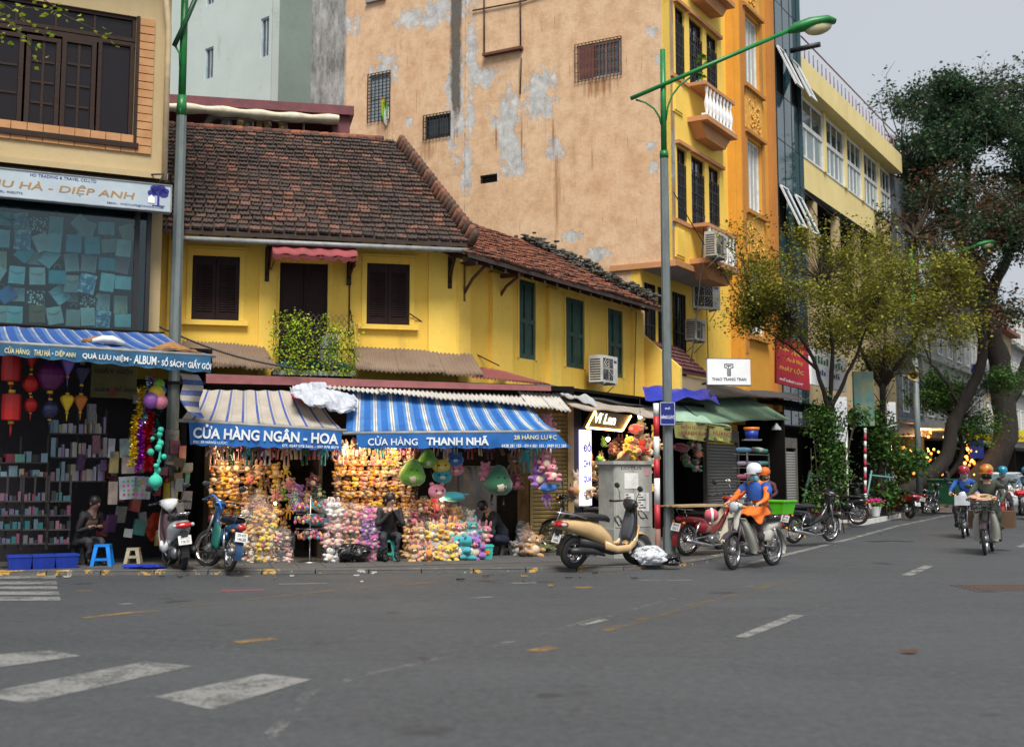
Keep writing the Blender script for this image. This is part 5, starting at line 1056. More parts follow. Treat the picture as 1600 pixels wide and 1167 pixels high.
# white sack and printed card on the joint of the two awnings
u, z = A.f(505, 625, 1.6)
def sk(a, b):
 t_ = (b - .5) * 2; w_ = .42 - .1 * abs(t_); q = a * 2 * math.pi; r_ = math.sin(math.pi * min(max(b, .02), .98)) ** .5
 return (u + t_ * .52 + .12 * noise.noise(V((math.cos(q) * 2, math.sin(q) * 2, b * 4 + 9))), -1.75 + w_ * r_ * math.cos(q) * 1.1, z + .04 - .1 * t_ - .2 * r_ * math.cos(q) * -1 + .08 * r_ * max(-.3, math.sin(q)) + .09 * noise.noise(V((math.cos(q) * 1.6, math.sin(q) * 1.6, b * 5))) + .06 * noise.noise(V((math.cos(q) * 5, math.sin(q) * 5, b * 16))))
MB().sheet(sk, 40, 30, False).obj('white_sack', M('white_sack', (0.5, 0.52, 0.57), .5, c2=(0.38, 0.4, 0.45), sc=4, bump=.6, bs=7), None, A.o, (0, 0, A.rz), label='big crumpled white sack lying where the two striped awnings meet', cat='sack')
u, z = A.f(476, 618, 1.45); pc = thing('printed_card', 'red edged printed card tucked behind the white sack on the cream awning', 'card', A.P(u, 1.45, z - .04), A.rz);
c_ = MB().box(-.22, .2, -.16, .16, 0, .012).obj('card', M('card_red', (0.45, 0.02, 0.04), .5), pc, rot=(R(25), R(12), 0)); MB().box(-.18, .0, -.13, .13, .0125, .0145).obj('print', white, c_); MB().box(.03, .17, -.13, .13, .0125, .0145).obj('print', white, c_); MB().cyl((-.12, -.02, .015), (-.12, -.02, .0175), .035).cyl((-.05, -.02, .015), (-.05, -.02, .0175), .035).box(-.14, -.03, .0, .05, .015, .0172).obj('motif', black, c_)
# ground floor shells
uA0, uA1 = A.f(288, 800, .6)[0], A.f(832, 800, .6)[0]
sh = fthing(A, 'shop', 'dark open ground floor shop space under the two striped awnings', 'shop')
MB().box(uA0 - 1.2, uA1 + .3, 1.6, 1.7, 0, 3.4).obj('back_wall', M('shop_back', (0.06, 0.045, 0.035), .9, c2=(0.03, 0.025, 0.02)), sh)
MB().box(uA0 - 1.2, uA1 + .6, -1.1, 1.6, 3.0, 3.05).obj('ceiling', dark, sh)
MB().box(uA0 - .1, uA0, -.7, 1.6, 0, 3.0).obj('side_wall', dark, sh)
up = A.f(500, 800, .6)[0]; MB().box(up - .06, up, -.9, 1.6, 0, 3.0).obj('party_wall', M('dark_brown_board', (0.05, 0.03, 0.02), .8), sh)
ub = A.f(645, 800, .6)[0]; MB().box(ub, ub + .09, -.62, -.54, 0, 3.0).obj('post', M('raw_wood_post', (0.22, 0.12, 0.05), .8), sh)
uw0, uw1 = A.f(716, 800, .2)[0], A.f(776, 800, .2)[0]
MB().sheet(lambda a, b: (uw0 + (uw1 - uw0) * a, -.2 + .03 * math.sin(a * 12), .3 + (A.f(740, 728, .2)[1] - .3) * b), 20, 4, True, .01).obj('white_curtain', M('white_cloth', (0.55, 0.55, 0.58), .8, bump=.2), sh)
MB().box(A.f(695, 800, .1)[0], uw0, -.15, -.1, 0, 2.2).obj('grey_panel', M('grey_panel', (0.3, 0.3, 0.29), .6), sh)
# ochre roller shutter closing the right end
g0 = G(832, 859, PZ); SF = Frame(g0.x, g0.y, .968, .252); rsw = SF.f(886, 800)[0]; rsz = SF.f(860, 636)[1]
rs_ = fthing(SF, 'roller_shutter', 'closed ochre roller shutter between the blue awning and the purple lit sign', 'shutter')
ochre = M('ochre_shutter_slat', (0.33, 0.24, 0.09), .5, c2=(0.24, 0.17, 0.06), sc=4, stretch=(1, 1, .2), bump=.1)
sm_ = MB().prism([(0, 0), (-.018, .02), (-.018, .055), (0, .075)], -.5, .5, 'yz').mesh('slat', ochre); nsl = int((rsz - .15) / .078)
for k in range(nsl): link('slat', sm_, rs_, (rsw / 2, 0, .1 + k * .078), sc=(rsw, 1, 1))
MB().box(-.06, 0, -.06, .05, PZ, rsz).obj('guide_rail', ochre, rs_); MB().box(rsw, rsw + .12, -.08, .05, PZ, rsz + .1).obj('post', M('tan_post', (0.36, 0.26, 0.12), .6), rs_)
MB().box(-.06, rsw + .12, -.1, .2, rsz + .101, rsz + .4).obj('housing', dark, rs_); MB().box(rsw + .13, rsw + .3, -.02, .3, PZ, rsz).obj('dark_pillar', black, rs_)
# side street shells (frame W), a row of separate shops
SO = 1.45
def shell(name, label, pa, pb, depth, back, z1=3.1, o=SO, wall=dark):
 a0, a1 = W.f(pa, 800, o)[0], W.f(pb, 800, o)[0]; t = fthing(W, name, label, 'shop')
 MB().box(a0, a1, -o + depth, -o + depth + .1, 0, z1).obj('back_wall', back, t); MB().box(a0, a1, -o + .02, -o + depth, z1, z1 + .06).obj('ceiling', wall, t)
 MB().box(a1 - .1, a1, -o + .05, -o + depth - .001, 0, z1 - .001).obj('party_wall', wall, t); return t, a0, a1
vl_, va0, va1 = shell('toy_shop', 'brightly lit toy shop behind the grey power cabinet', 893, 1052, 2.3, M('warm_shop_back', (0.2, 0.13, 0.06), .9, c2=(0.08, 0.05, 0.03), sc=3))
s3, b0, b1 = shell('shop', 'dark shop space below the yellow cloth banners', 1053, 1104, 1.2, dark)
MB().box(b0 + .6, b0 + 1.3, -SO + .6, -SO + .7, 0, 2.6).obj('plain_door', M('grey_door', (0.12, 0.12, 0.11), .6), s3)
def grey_roller(pa, pb, yt, m, label, o=SO):
 a0, a1 = W.f(pa, 800, o)[0], W.f(pb, 800, o)[0]; z1 = W.f((pa + pb) / 2, yt, o)[1]; t = fthing(W, 'roller_shutter', label, 'shutter')
 me = MB().prism([(0, 0), (-.018, .02), (-.018, .055), (0, .075)], -.5, .5, 'yz').mesh('slat', m)
 for k in range(int((z1 - .14) / .078)): link('slat', me, t, ((a0 + a1) / 2, -o, .09 + k * .078), sc=(a1 - a0, 1, 1))
 MB().box(a0 - .1, a0, -o - .05, -o + .05, PZ, z1).box(a1, a1 + .1, -o - .05, -o + .05, PZ, z1).box(a0 - .1, a1 + .1, -o - .05, -o + .25, z1, z1 + .3).obj('housing', M('brown_grey_frame', (0.12, 0.11, 0.09), .7), t); return t
grey_roller(1105, 1152, 690, M('dim_grey_slat', (0.16, 0.155, 0.145), .55, c2=(0.12, 0.115, 0.105)), 'closed grey roller shutter right of the yellow cloth banners')
s4, c0_, c1_ = shell('shop', 'dark open cloth shop behind the rider in blue and orange', 1154, 1232, 1.6, dark)
s5, d0_, d1_ = shell('shop', 'dark shop below the red sign with the bushy plant in front', 1234, 1330, 1.6, dark, 3.6, 1.2)
s6, e0_, e1_ = shell('shop', 'dark shop between the two leafy street trees', 1331, 1398, 1.8, dark, 3.6, 1.0)
grey_roller(1228, 1244, 700, M('pale_grey_slat', (0.3, 0.29, 0.27), .55), 'narrow pale roller shutter beside the cloth stall', 1.2)
# lit signs
zs = fthing(W, 'lit_sign', 'black sign with cream script lettering and a glowing orange edge', 'sign'); so = 2.0
q = [W.f(*p, so) for p in ((929, 641), (985, 649), (971, 673), (915, 668))]; VS = [V((u, -so, z)) for u, z in q]
MB().add(VS + [v + V((0, .08, 0)) for v in VS], [(3, 2, 1, 0), (4, 5, 6, 7), (0, 1, 5, 4), (1, 2, 6, 5), (2, 3, 7, 6), (3, 0, 4, 7)]).obj('board', M('sign_black_gold', (0.05, 0.035, 0.01), .5, c2=(0.12, 0.08, 0.01)), zs)
led = M('led_orange', (1, .5, .1), .5, emit=(1, .42, .1), es=9); led2 = M('script_glow', (.9, .85, .6), .5, emit=(1, .93, .6), es=1.2)
e = MB()
for i in (1, 2, 3):
 a, b = VS[i], VS[(i + 1) % 4]; n = int((b - a).length / .055)
 for k in range(n): e.ball(a + (b - a) * (k + .5) / n + V((0, -.02, 0)), .02, 6, 4)
e.obj('edge_lights', led, zs, kind='stuff')
tx = stext('Ví Lan', .56 * (VS[1] - VS[0]).length, (VS[0].z - VS[3].z) * .6, led2, zs, VS[3] + V((.36, -.03, .1)), bold=.03, shear=.45); tx.rotation_euler = (R(90), -math.atan2(-(VS[1].z - VS[0].z), (VS[1] - VS[0]).x) * -1, 0)
vs_ = fthing(W, 'lit_sign', 'tall narrow violet lit box sign standing at the shop doorway', 'sign'); s0_, zb0 = W.f(912, 790, 1.75); s1_, zt0 = W.f(924, 672, 1.75); s0_ -= .03
MB().box(s0_, s1_, -1.75, -1.67, zb0, zt0).obj('box', M('violet_light_box', (.6, .6, .9), .5, emit=(.72, .68, 1), es=.75), vs_)
vp = M('violet_print', (0.04, 0.02, 0.4), .5)
for k, (tt, h) in enumerate((('ĐỒ', .2), ('CHƠI', .16), ('QUÀ', .17), ('TẶNG', .17), ('0983', .1), ('6168', .1))): stext(tt, (s1_ - s0_) * .86, h, vp, vs_, (s0_ + (s1_ - s0_) * .07, -1.756, zt0 - .42 - k * .3), bold=.03)
# cloth banners of the next shop
bn = M('yellow_green_banner', (0.36, 0.36, 0.1), .75, c2=(0.24, 0.27, 0.09), sc=3, bump=.2); rb = M('dull_red_lettering', (0.28, 0.05, 0.04), .6)
for k, (pts, tx_, lb) in enumerate(((((1052, 657), (1105, 660), (1103, 689), (1055, 683)), ('MIẾN LƯƠNG', 'BÁNH ĐA'), 'first yellow green cloth banner with dull red letters, next to the lamp post'), (((1107, 664), (1143, 669), (1143, 692), (1107, 686)), ('HƯƠNG',), 'shorter yellow green cloth banner at the far end of the pale green awning'))):
 q = [V((u, -2.3, z)) for u, z in (W.f(*p, 2.3) for p in pts)]; t_ = fthing(W, 'cloth_banner', lb, 'banner')
 MB().sheet(lambda a, b: ((q[0] * (1 - a) + q[1] * a) * (1 - b) + (q[3] * (1 - a) + q[2] * a) * b) + V((0, .03 * math.sin(a * 9) * b, 0)), 16, 4, True, .008).obj('cloth', bn, t_)
 H = (q[0].z - q[3].z);
 for j, s in enumerate(tx_):
  o = stext(s, (q[1] - q[0]).x * .75, H * (.3 if k == 0 else .42), rb, t_, q[3] * .9 + q[2] * .1 + V((0, -.06, H * (.55 - j * .4 if k == 0 else .3))), bold=.03)
  o.rotation_euler = (R(90), math.atan2(-(q[1].z - q[0].z), (q[1] - q[0]).x), 0)
# white board with a logo, red sign and others along the street
tb = fthing(W, 'shop_sign', 'white sign board with a black maze-like T logo and the name in capitals', 'sign'); o_s = 1.9
x0, z1_ = W.f(1105, 561, o_s); x1, z0_ = W.f(1172, 601, o_s); f0 = Frame(*W.P(x0, o_s, 0).xy, 1, .12); fx1, fz1 = f0.f(1172, 561); _, fz0 = f0.f(1138, 601); _, fz1 = f0.f(1138, 561)
tb.location = f0.o; tb.rotation_euler = (0, 0, f0.rz)
MB().box(0, fx1, 0, .1, fz0, fz1).obj('board', white, tb); MB().box(-.015, fx1 + .015, .01, .11, fz0 - .02, fz0 - .001).box(-.015, fx1 + .015, .01, .11, fz1, fz1 + .015).obj('frame', black, tb)
hh = fz1 - fz0; stext('THAO TRANG TRAN', fx1 * .8, hh * .12, black, tb, (fx1 * .1, -.004, fz0 + hh * .15), bold=.02)
lg = MB(); cx = fx1 / 2; zz = fz0 + hh * .38; u_ = hh * .03
for (a, b, c, d) in ((-6, 6, 13.5, 14.5), (-6, -5, 9, 13.4), (5, 6, 9, 13.4), (-5, -2.5, 9, 10), (2.5, 5, 9, 10), (-3.5, 3.5, 11.4, 12.4), (-2.5, -1.6, 0, 9), (1.6, 2.5, 0, 9), (-.8, .1, 0, 11.3), (.5, 1.2, 0, 8), (-2.4, 2.4, -1.2, -.2)): lg.box(cx + a * u_, cx + b * u_, -.005, -.0005, zz + c * u_, zz + d * u_)
lg.obj('logo', black, tb); MB().box(.3, .36, .1, 1.6, fz0 + .1, fz0 + .15).box(fx1 - .4, fx1 - .34, .1, 1.6, fz0 + .1, fz0 + .15).obj('arm', black, tb)
def board(label, pts, m, lines, o, name='shop_sign', turn=None):
 f_ = Frame(*W.P(W.f(*pts[0], o)[0], o, 0).xy, *(turn or (.579, 1))); t = fthing(f_, name, label, 'sign'); q = [V((f_.f(*p)[0], 0, f_.f(*p)[1])) for p in pts]
 MB().add(q + [v + V((0, .1, 0)) for v in q], [(3, 2, 1, 0), (4, 5, 6, 7), (0, 1, 5, 4), (1, 2, 6, 5), (2, 3, 7, 6), (3, 0, 4, 7)]).obj('board', m, t)
 H = q[0].z - q[3].z; Wd = q[1].x - q[0].x; sl = math.atan2(-(q[2].z - q[3].z), Wd)
 for s, a, b, zf, h, mt in lines:
  ob = stext(s, Wd * (b - a), H * h, mt, t, q[3] + V((Wd * a, -.006, H * zf + (q[2].z - q[3].z) * a)), bold=.03); ob.rotation_euler = (R(90), sl, 0)
 return t
gold2 = M('gold_lettering', (0.65, 0.32, 0.04), .5)
board('red sign board with yellow and white lettering beside the orange house', ((1213, 528), (1262, 535), (1266, 611), (1213, 598)), M('sign_red', (0.42, 0.02, 0.035), .5, c2=(.34, .016, .03)), [('Hiệu', .12, .42, .75, .1, gold2), ('ẢNH', .5, .85, .72, .2, gold2), ('Thu & Vàng', .3, .85, .52, .11, gold2), ('PHÁT LỘC', .1, .88, .3, .14, gold2), ('PHỐ HÀNG LƯỢC', .1, .85, .07, .09, wt_m)], 2.2, turn=(.96, .28))
board('white sign board with dark lettering behind the first street tree', ((1268, 541), (1322, 560), (1322, 613), (1268, 600)), white, [('lıııl ıılı', .1, .9, .6, .18, M('green_print', (.02, .15, .06), .5)), ('ıılı lıılı', .15, .8, .3, .15, navy)], 1.6)
# plush toys and other goods
plush = objcol('plush', .95, 9, .2, .6)
pdark = M('plush_dark', (0.02, 0.015, 0.015), .6); pcream = M('plush_cream', (0.7, 0.6, 0.45), .95); ppink = M('plush_pink', (0.65, 0.2, 0.25), .95)
PM = [plush, pdark, pcream, ppink]
def face(b, y, z, s, e=.3):
 b.mat(1); [b.ball((sx * s * e, y, z + s * .1), s * .09, 6, 4) for sx in (-1, 1)]; b.mat(0)
def toy(kind):
 b = MB(); N = dict(n=9, m=6)
 if kind in ('bear', 'bunny', 'pig'):
  b.ball((0, 0, .3), (.26, .22, .3), **N).ball((0, -.03, .72), (.25, .22, .22), **N)
  for sx in (-1, 1):
   b.ball((sx * .3, -.1, .38), (.1, .16, .1), **N); b.ball((sx * .2, -.22, .1), (.12, .2, .11), **N)
   if kind == 'bear': b.ball((sx * .19, 0, .92), (.09, .05, .09), **N)
   elif kind == 'bunny': b.ball((sx * .12, .02, 1.06), (.07, .05, .22), **N); b.mat(3).ball((sx * .12, -.025, 1.06), (.035, .02, .15), **N).mat(0)
   else: b.ball((sx * .17, 0, .93), (.07, .03, .09), **N)
  b.mat(3 if kind == 'pig' else 2).ball((0, -.23, .67), (.1, .07, .075), **N).ball((0, -.17, .3), (.15, .09, .18), **N); b.mat(1).ball((0, -.3, .7), (.03, .02, .02), 6, 4); face(b, -.235, .75, .35)
 elif kind == 'doll':
  b.ball((0, 0, .75), (.17, .15, .17), **N).ball((0, 0, .45), (.14, .1, .2), **N)
  for sx in (-1, 1): b.tube([(sx * .08, 0, .35), (sx * .1, -.02, .1), (sx * .09, -.04, -.25)], [.05, .04, .05], 7); b.tube([(sx * .12, 0, .55), (sx * .24, -.03, .35), (sx * .26, -.05, .2)], .04, 7); b.ball((sx * .14, 0, .93), (.05, .03, .12), **N)
  face(b, -.15, .76, .3); b.mat(2).ball((0, -.13, .7), (.06, .04, .04), **N)
 elif kind == 'pillow':
  b.ball((0, 0, .5), (.5, .2, .42), 14, 8); [b.ball((sx * .3, 0, .9), (.13, .08, .12), **N) for sx in (-1, 1)]; b.mat(2).ball((0, -.17, .4), (.16, .06, .1), **N); face(b, -.19, .5, .6)
 elif kind == 'pear':
  b.lathe([(.0, 0), (.25, .03), (.4, .2), (.42, .4), (.3, .7), (.17, .95), (.0, 1.02)], n=14); b.mat(2).ball((0, -.3, .3), (.2, .12, .2), **N); face(b, -.36, .55, .3); b.mat(1)
  for sx in (-1, 1): b.tube([(sx * .15, 0, .05), (sx * .18, -.02, -.25), (sx * .17, -.1, -.32)], .035, 6)
  b.mat(0)
 elif kind == 'whale':
  b.ball((0, 0, .3), (.55, .28, .28), 12, 8); b.ball((.55, 0, .42), (.16, .2, .06), **N); [b.ball((-.1, sx * .28, .18), (.14, .1, .03), **N) for sx in (-1, 1)]; b.mat(3).ball((-.5, 0, .28), (.1, .12, .1), **N); face(b, -.26, .35, .2)
 return b.mesh(kind + '_plush', PM)
KM = {k: toy(k) for k in ('bear', 'bunny', 'pig', 'doll', 'pillow', 'pear', 'whale')}
PC = {'tan': (.55, .3, .1), 'cream': (.7, .55, .34), 'pale pink': (.75, .42, .36), 'golden': (.7, .36, .03), 'orange': (.65, .25, .04), 'brown': (.22, .1, .04), 'white': (.75, .73, .7), 'yellow': (.75, .52, .04), 'pink': (.7, .22, .3), 'peach': (.75, .42, .24), 'green': (.15, .4, .03), 'teal': (.03, .35, .4), 'violet': (.3, .1, .42), 'red': (.5, .03, .03), 'blue': (.03, .15, .45), 'grey': (.35, .33, .32), 'magenta': (.6, .06, .35), 'mint': (.12, .55, .4), 'dark green': (.02, .13, .06), 'maroon': (.2, .02, .05)}
ntoy = [0]
def put_toy(F, u, out, z, s, kind, cn, label, group, tilt=0.0, yaw=0.0, sc=None, name='plush_toy', cat='plush toy'):
 ntoy[0] += 1; o = link(name, KM[kind], None, F.P(u, out, z), (rnd.gauss(0, .08), tilt, F.rz + yaw), sc or (s * (1.5 if 'toy wall' in group else 1.2), s * 1.2, s), label=label, cat=cat, group=group, color=PC[cn]); return o
KN = {'bear': 'bear', 'bunny': 'rabbit', 'pig': 'pig', 'doll': 'long legged doll', 'pillow': 'round faced cushion', 'pear': 'pear shaped toy', 'whale': 'whale'}
def toywall(F, px0, px1, out, ys, n, size, palette, kinds, where, group, jit=.02):
 rows = len(ys)
 for r, y in enumerate(ys):
  for c in range(n):
   px = px0 + (px1 - px0) * (c + .5) / n + rnd.gauss(0, 1.2) + (r % 2) * 4
   u, z = F.f(px, y, out); kn = rnd.choice(kinds); cn = rnd.choice(palette)
   rowd = 'top' if r == 0 else 'bottom' if r == rows - 1 else ord_[r]
   put_toy(F, u, out + rnd.uniform(-.04, .06), z - size * .5, size * rnd.uniform(.9, 1.15), kn, cn, '%s plush %s, %s from left, %s row of %s' % (cn, KN[kn], ord_[c], rowd, where), group, rnd.gauss(0, .22), rnd.gauss(0, .35))
  MB().box(F.f(px0, y, out)[0] - .05, F.f(px1, y, out)[0] + .05, -out + .12, -out + .3, F.f(px0, y, out)[1] - size * .52 - .02, F.f(px0, y, out)[1] - size * .52).obj('shelf_board', dark, None, F.o, (0, 0, F.rz), label='%s shelf board of %s' % (('top' if r == 0 else 'bottom' if r == rows - 1 else ord_[r]), where), cat='shelf')
warm_pal = ['tan', 'golden', 'peach', 'golden', 'tan', 'brown', 'cream', 'pale pink', 'orange', 'brown', 'yellow']
bright_pal = ['cream', 'pale pink', 'golden', 'yellow', 'peach', 'tan', 'golden', 'peach', 'orange', 'brown', 'cream']
toywall(A, 322, 392, .75, (728, 746, 764, 782, 806), 5, .235, warm_pal, ['bear', 'bear', 'bunny', 'pig'], 'left toy wall', 'plush toys on the left toy wall')
toywall(A, 394, 452, .7, (736, 754, 772, 796, 820), 4, .235, warm_pal + ['grey', 'green'], ['bear', 'bunny', 'pig', 'doll'], 'dim middle toy wall', 'plush toys on the left toy wall')
toywall(A, 519, 645, .85, (703, 719, 735, 752, 768, 786), 10, .2, bright_pal, ['bear', 'bear', 'bunny', 'pig'], 'bright toy wall', 'plush toys on the bright toy wall')
# dolls and trousers hanging in a fringe below the blue valances
fr_pal = ['pale pink', 'pink', 'red', 'dark green', 'violet', 'cream', 'teal', 'peach', 'maroon', 'white', 'pale pink', 'brown']
for k in range(22):
 px = 332 + k * 9.6; cn = fr_pal[(k * 5) % 12]; u, z = A.f(px, 712, 1.35)
 put_toy(A, u, 1.35 + rnd.uniform(-.1, .1), z + .02 - .1 * (k % 3 == 0), .33, 'doll', cn, '%s doll, %s from left in the fringe under the cream awning' % (cn, ord_[k]) if k < 20 else '%s doll at the %s end of the fringe under the cream awning' % (cn, 'very' if k == 21 else 'right'), 'dolls hanging under the awnings', rnd.gauss(0, .08), rnd.gauss(0, .3))
for k in range(18):
 px = 560 + k * 17.5 + rnd.gauss(0, 2); cn = (fr_pal + ['magenta', 'blue'])[(k * 3) % 14]; u, z = A.f(px, 706, 1.55)
 put_toy(A, u, 1.55 + rnd.uniform(-.15, .05), z - .05 + .06 * (k % 2), .3, 'doll', cn, '%s doll, %s from left in the fringe under the bright blue awning' % (cn, ord_[k]), 'dolls hanging under the awnings', rnd.gauss(0, .08), rnd.gauss(0, .3))
# big hanging toys under the blue awning
big = [('pear', 'green', 643, 738, .46, 'lime green pear shaped toy at the right edge of the bright toy wall', 1.6), ('pear', 'green', 668, 716, .33, 'smaller green pear shaped toy hanging high beside the yellow cushion', 1.5), ('pillow', 'yellow', 690, 728, .28, 'yellow round faced cushion, topmost of the hanging cushion stack', 1.5), ('pillow', 'teal', 690, 744, .29, 'teal cushion right below the yellow one', 1.52),
       ('pillow', 'pink', 683, 768, .31, 'pink round faced cushion at the bottom of the hanging stack', 1.6), ('pillow', 'blue', 712, 718, .26, 'blue cushion hanging against the valance', 1.5), ('pillow', 'pink', 713, 734, .24, 'dusty pink cushion beside the yellow and teal ones', 1.45), ('whale', 'teal', 708, 770, .32, 'teal whale plush hanging beside the pink cushion', 1.5),
       ('pig', 'pink', 758, 735, .32, 'dusty pink plush pig hanging in front of the white curtain', 1.5), ('pear', 'dark green', 777, 750, .52, 'large dark green pear shaped toy with a cream front', 1.6), ('doll', 'brown', 802, 728, .42, 'brown doll hanging right of the large dark green toy', 1.5), ('pig', 'maroon', 806, 752, .3, 'maroon plush pig hanging low beside the ochre shutter', 1.5),
       ('doll', 'teal', 822, 712, .4, 'teal doll hanging below the words on the valance end', 1.6), ('bunny', 'pink', 853, 718, .36, 'bright pink plush rabbit hanging in front of the ochre shutter', 1.9), ('bunny', 'pink', 862, 738, .34, 'second bright pink rabbit hanging lower before the ochre shutter', 2.0), ('bunny', 'violet', 841, 742, .42, 'violet plush rabbit hanging before the ochre shutter', 1.8), ('whale', 'blue', 858, 757, .27, 'blue whale with a pink snout, lowest of the toys before the shutter', 1.95), ('doll', 'violet', 855, 774, .3, 'violet doll dangling below the blue whale', 1.9), ('pig', 'pink', 856, 660, .34, 'pink plush pig peeping out above the end of the blue valance', 1.2)]
for kd, cn, px, py, s, lb, o in big: u, z = A.f(px, py, o); put_toy(A, u, o, z - s * .5, s, kd, cn, lb, 'big toys hanging under the blue awning', rnd.gauss(0, .05), rnd.gauss(0, .2))
sm = MB(); cordm = M('hanging_cord', (0.05, 0.05, 0.05), .8)
for kd, cn, px, py, s, lb, o in big:
 u, z = A.f(px, py, o);
 if py > 700: sm.tube([(u, -o, z + s * .4), (u + .02, -o + .05, 2.5)], .004, 4)
sm.obj('hanging_cords', cordm, None, A.o, (0, 0, A.rz), label='thin dark cords from which the large toys hang under the blue awning', cat='cords', kind='stuff')
# columns of bagged toys on the pavement
film = film_mat('clear_bag_film', (0.7, 0.73, 0.76), .075)
def bag_column(px, yb, w, h, toys, label, out=1.75, F=A):
 u, z = F.f(px, yb, out); z = PZ; t = fthing(F.sub(u, out), 'bag_of_toys', label, 'bag of toys', 'clear bags full of plush toys on the pavement')
 n = len(toys); rows = math.ceil(n / 2)
 for i, (kd, cn) in enumerate(toys):
  link('plush', KM[kd], t, ((i % 2 - .5) * w * .42, rnd.uniform(-.04, .04), z + (i // 2) * h / rows + .01), (rnd.gauss(0, .15), rnd.gauss(0, .25), rnd.gauss(0, .5)), (h / rows * 1.3, h / rows * 1.15, h / rows * 1.02), color=PC[cn])
 sd = rnd.random() * 9
 MB().sheet(lambda a, b: ((w / 2 + .02 * math.sin(a * 40 + b * 9 + sd)) * math.cos(a * 6.2832) * (1 - .6 * max(0, b - .85) / .15) * (.85 + .15 * math.sin(min(1, b * 6) * 1.57)), (w * .42 + .02 * math.sin(a * 31 + sd)) * math.sin(a * 6.2832) * (1 - .6 * max(0, b - .85) / .15), z + (h + .06) * b), 26, 10).obj('film', film, t)
 return t
def mixt(cols, n, kinds=('bear', 'bunny', 'pig')): return [(rnd.choice(kinds), rnd.choice(cols)) for _ in range(n)]
bag_column(390, 868, .36, .86, mixt(['cream', 'golden', 'tan'], 8), 'tall clear bag of cream plush toys, leftmost in front of the left toy wall', 1.7)
bag_column(414, 872, .38, .9, mixt(['yellow', 'golden', 'yellow'], 8), 'tall clear bag of yellow plush toys in front of the left toy wall', 1.85)
bag_column(440, 872, .4, .5, mixt(['grey', 'pale pink', 'brown'], 6), 'low clear bag of dull pink and grey toys beside the yellow ones', 1.9)
bag_column(520, 878, .36, .98, mixt(['white', 'white', 'pale pink'], 8, ('bunny', 'bear')), 'tall clear bag of white rabbits right of the hair tie rack', 1.95)
bag_column(548, 872, .34, .92, mixt(['peach', 'tan', 'pale pink'], 8, ('bear', 'pig')), 'tall clear bag of pale pink toys behind the black sack', 1.75)
bag_column(577, 875, .36, .88, mixt(['pink', 'violet', 'tan', 'magenta'], 8), 'tall clear bag of pink and violet dolls beside the seated woman', 1.85)
bag_column(372, 850, .34, .6, mixt(['brown', 'tan', 'orange'], 6), 'clear bag of brown and orange toys behind the black motorbike', 1.3)
bag_column(405, 805, .3, .28, mixt(['pale pink', 'cream'], 4), 'small bag of pale toys standing on top of the cream ones', 1.5).location.z = .78
bag_column(470, 800, .4, .3, mixt(['teal', 'yellow', 'violet'], 4), 'small bag of teal and violet toys above the hair tie rack', 1.3).location.z = .8
for k, (px, py, out, h, cols) in enumerate(((650, 872, 2.0, .3, ('peach', 'pale pink')), (672, 873, 2.05, .27, ('orange', 'yellow')), (690, 873, 2.05, .27, ('white', 'yellow')), (708, 873, 2.0, .3, ('yellow', 'golden')), (724, 872, 1.95, .42, ('teal', 'pink')), (738, 872, 1.9, .42, ('white', 'violet')), (655, 860, 1.6, .55, ('red', 'maroon')), (676, 860, 1.6, .6, ('grey', 'yellow')), (697, 860, 1.55, .62, ('golden', 'white')), (716, 858, 1.5, .6, ('pink', 'violet')), (735, 856, 1.4, .62, ('pink', 'teal')), (752, 856, 1.3, .55, ('pink', 'magenta')), (640, 850, 1.35, .8, ('maroon', 'red')), (662, 846, 1.2, 1.0, ('brown', 'maroon')), (686, 846, 1.15, 1.05, ('red', 'maroon')), (710, 846, 1.1, .85, ('tan', 'grey')), (728, 842, 1.0, .8, ('white', 'grey')), (826, 850, 1.5, .4, ('tan', 'brown')), (815, 848, 1.1, .55, ('grey', 'violet')))):
 nt = 2 * max(1, int(h / .25)); cols = cols if k % 3 else (cols[0], 'tan'); where = 'front row' if out >= 1.9 else 'middle row' if out >= 1.3 else 'back row'
 bag_column(px, py, .2 + .04 * (k % 3), h, mixt(cols, nt), 'small bag of %s and %s toys in %s beside seated woman' % (cols + (where,)) if px < 800 else 'small clear bag of %s and %s toys at the foot of the ochre shutter' % cols, out)
# diagonal stick and tan plush heap below the bright wall
for k, (px, py, kd, cn, s) in enumerate(((572, 800, 'pig', 'cream', .3), (590, 795, 'bear', 'yellow', .32), (550, 796, 'bear', 'pale pink', .22), (533, 792, 'bunny', 'peach', .2), (618, 800, 'doll', 'pale pink', .36), (634, 804, 'doll', 'peach', .34), (650, 802, 'pig', 'brown', .3), (520, 806, 'bear', 'violet', .3), (505, 790, 'pillow', 'white', .3), (490, 812, 'pillow', 'teal', .24), (478, 776, 'bunny', 'maroon', .26), (462, 766, 'bear', 'violet', .26), (485, 750, 'bear', 'maroon', .24), (470, 786, 'pig', 'magenta', .2), (497, 768, 'bear', 'dark green', .24))):
 u, z = A.f(px, py, 1.1); put_toy(A, u, 1.1, z - s / 2, s, kd, cn, '%s plush %s in the loose jumble %s' % (cn, KN[kd], 'under the bright toy wall' if px > 515 else 'between the two shops'), 'loose toys below and between the toy walls', rnd.gauss(0, .3), rnd.gauss(0, .5))
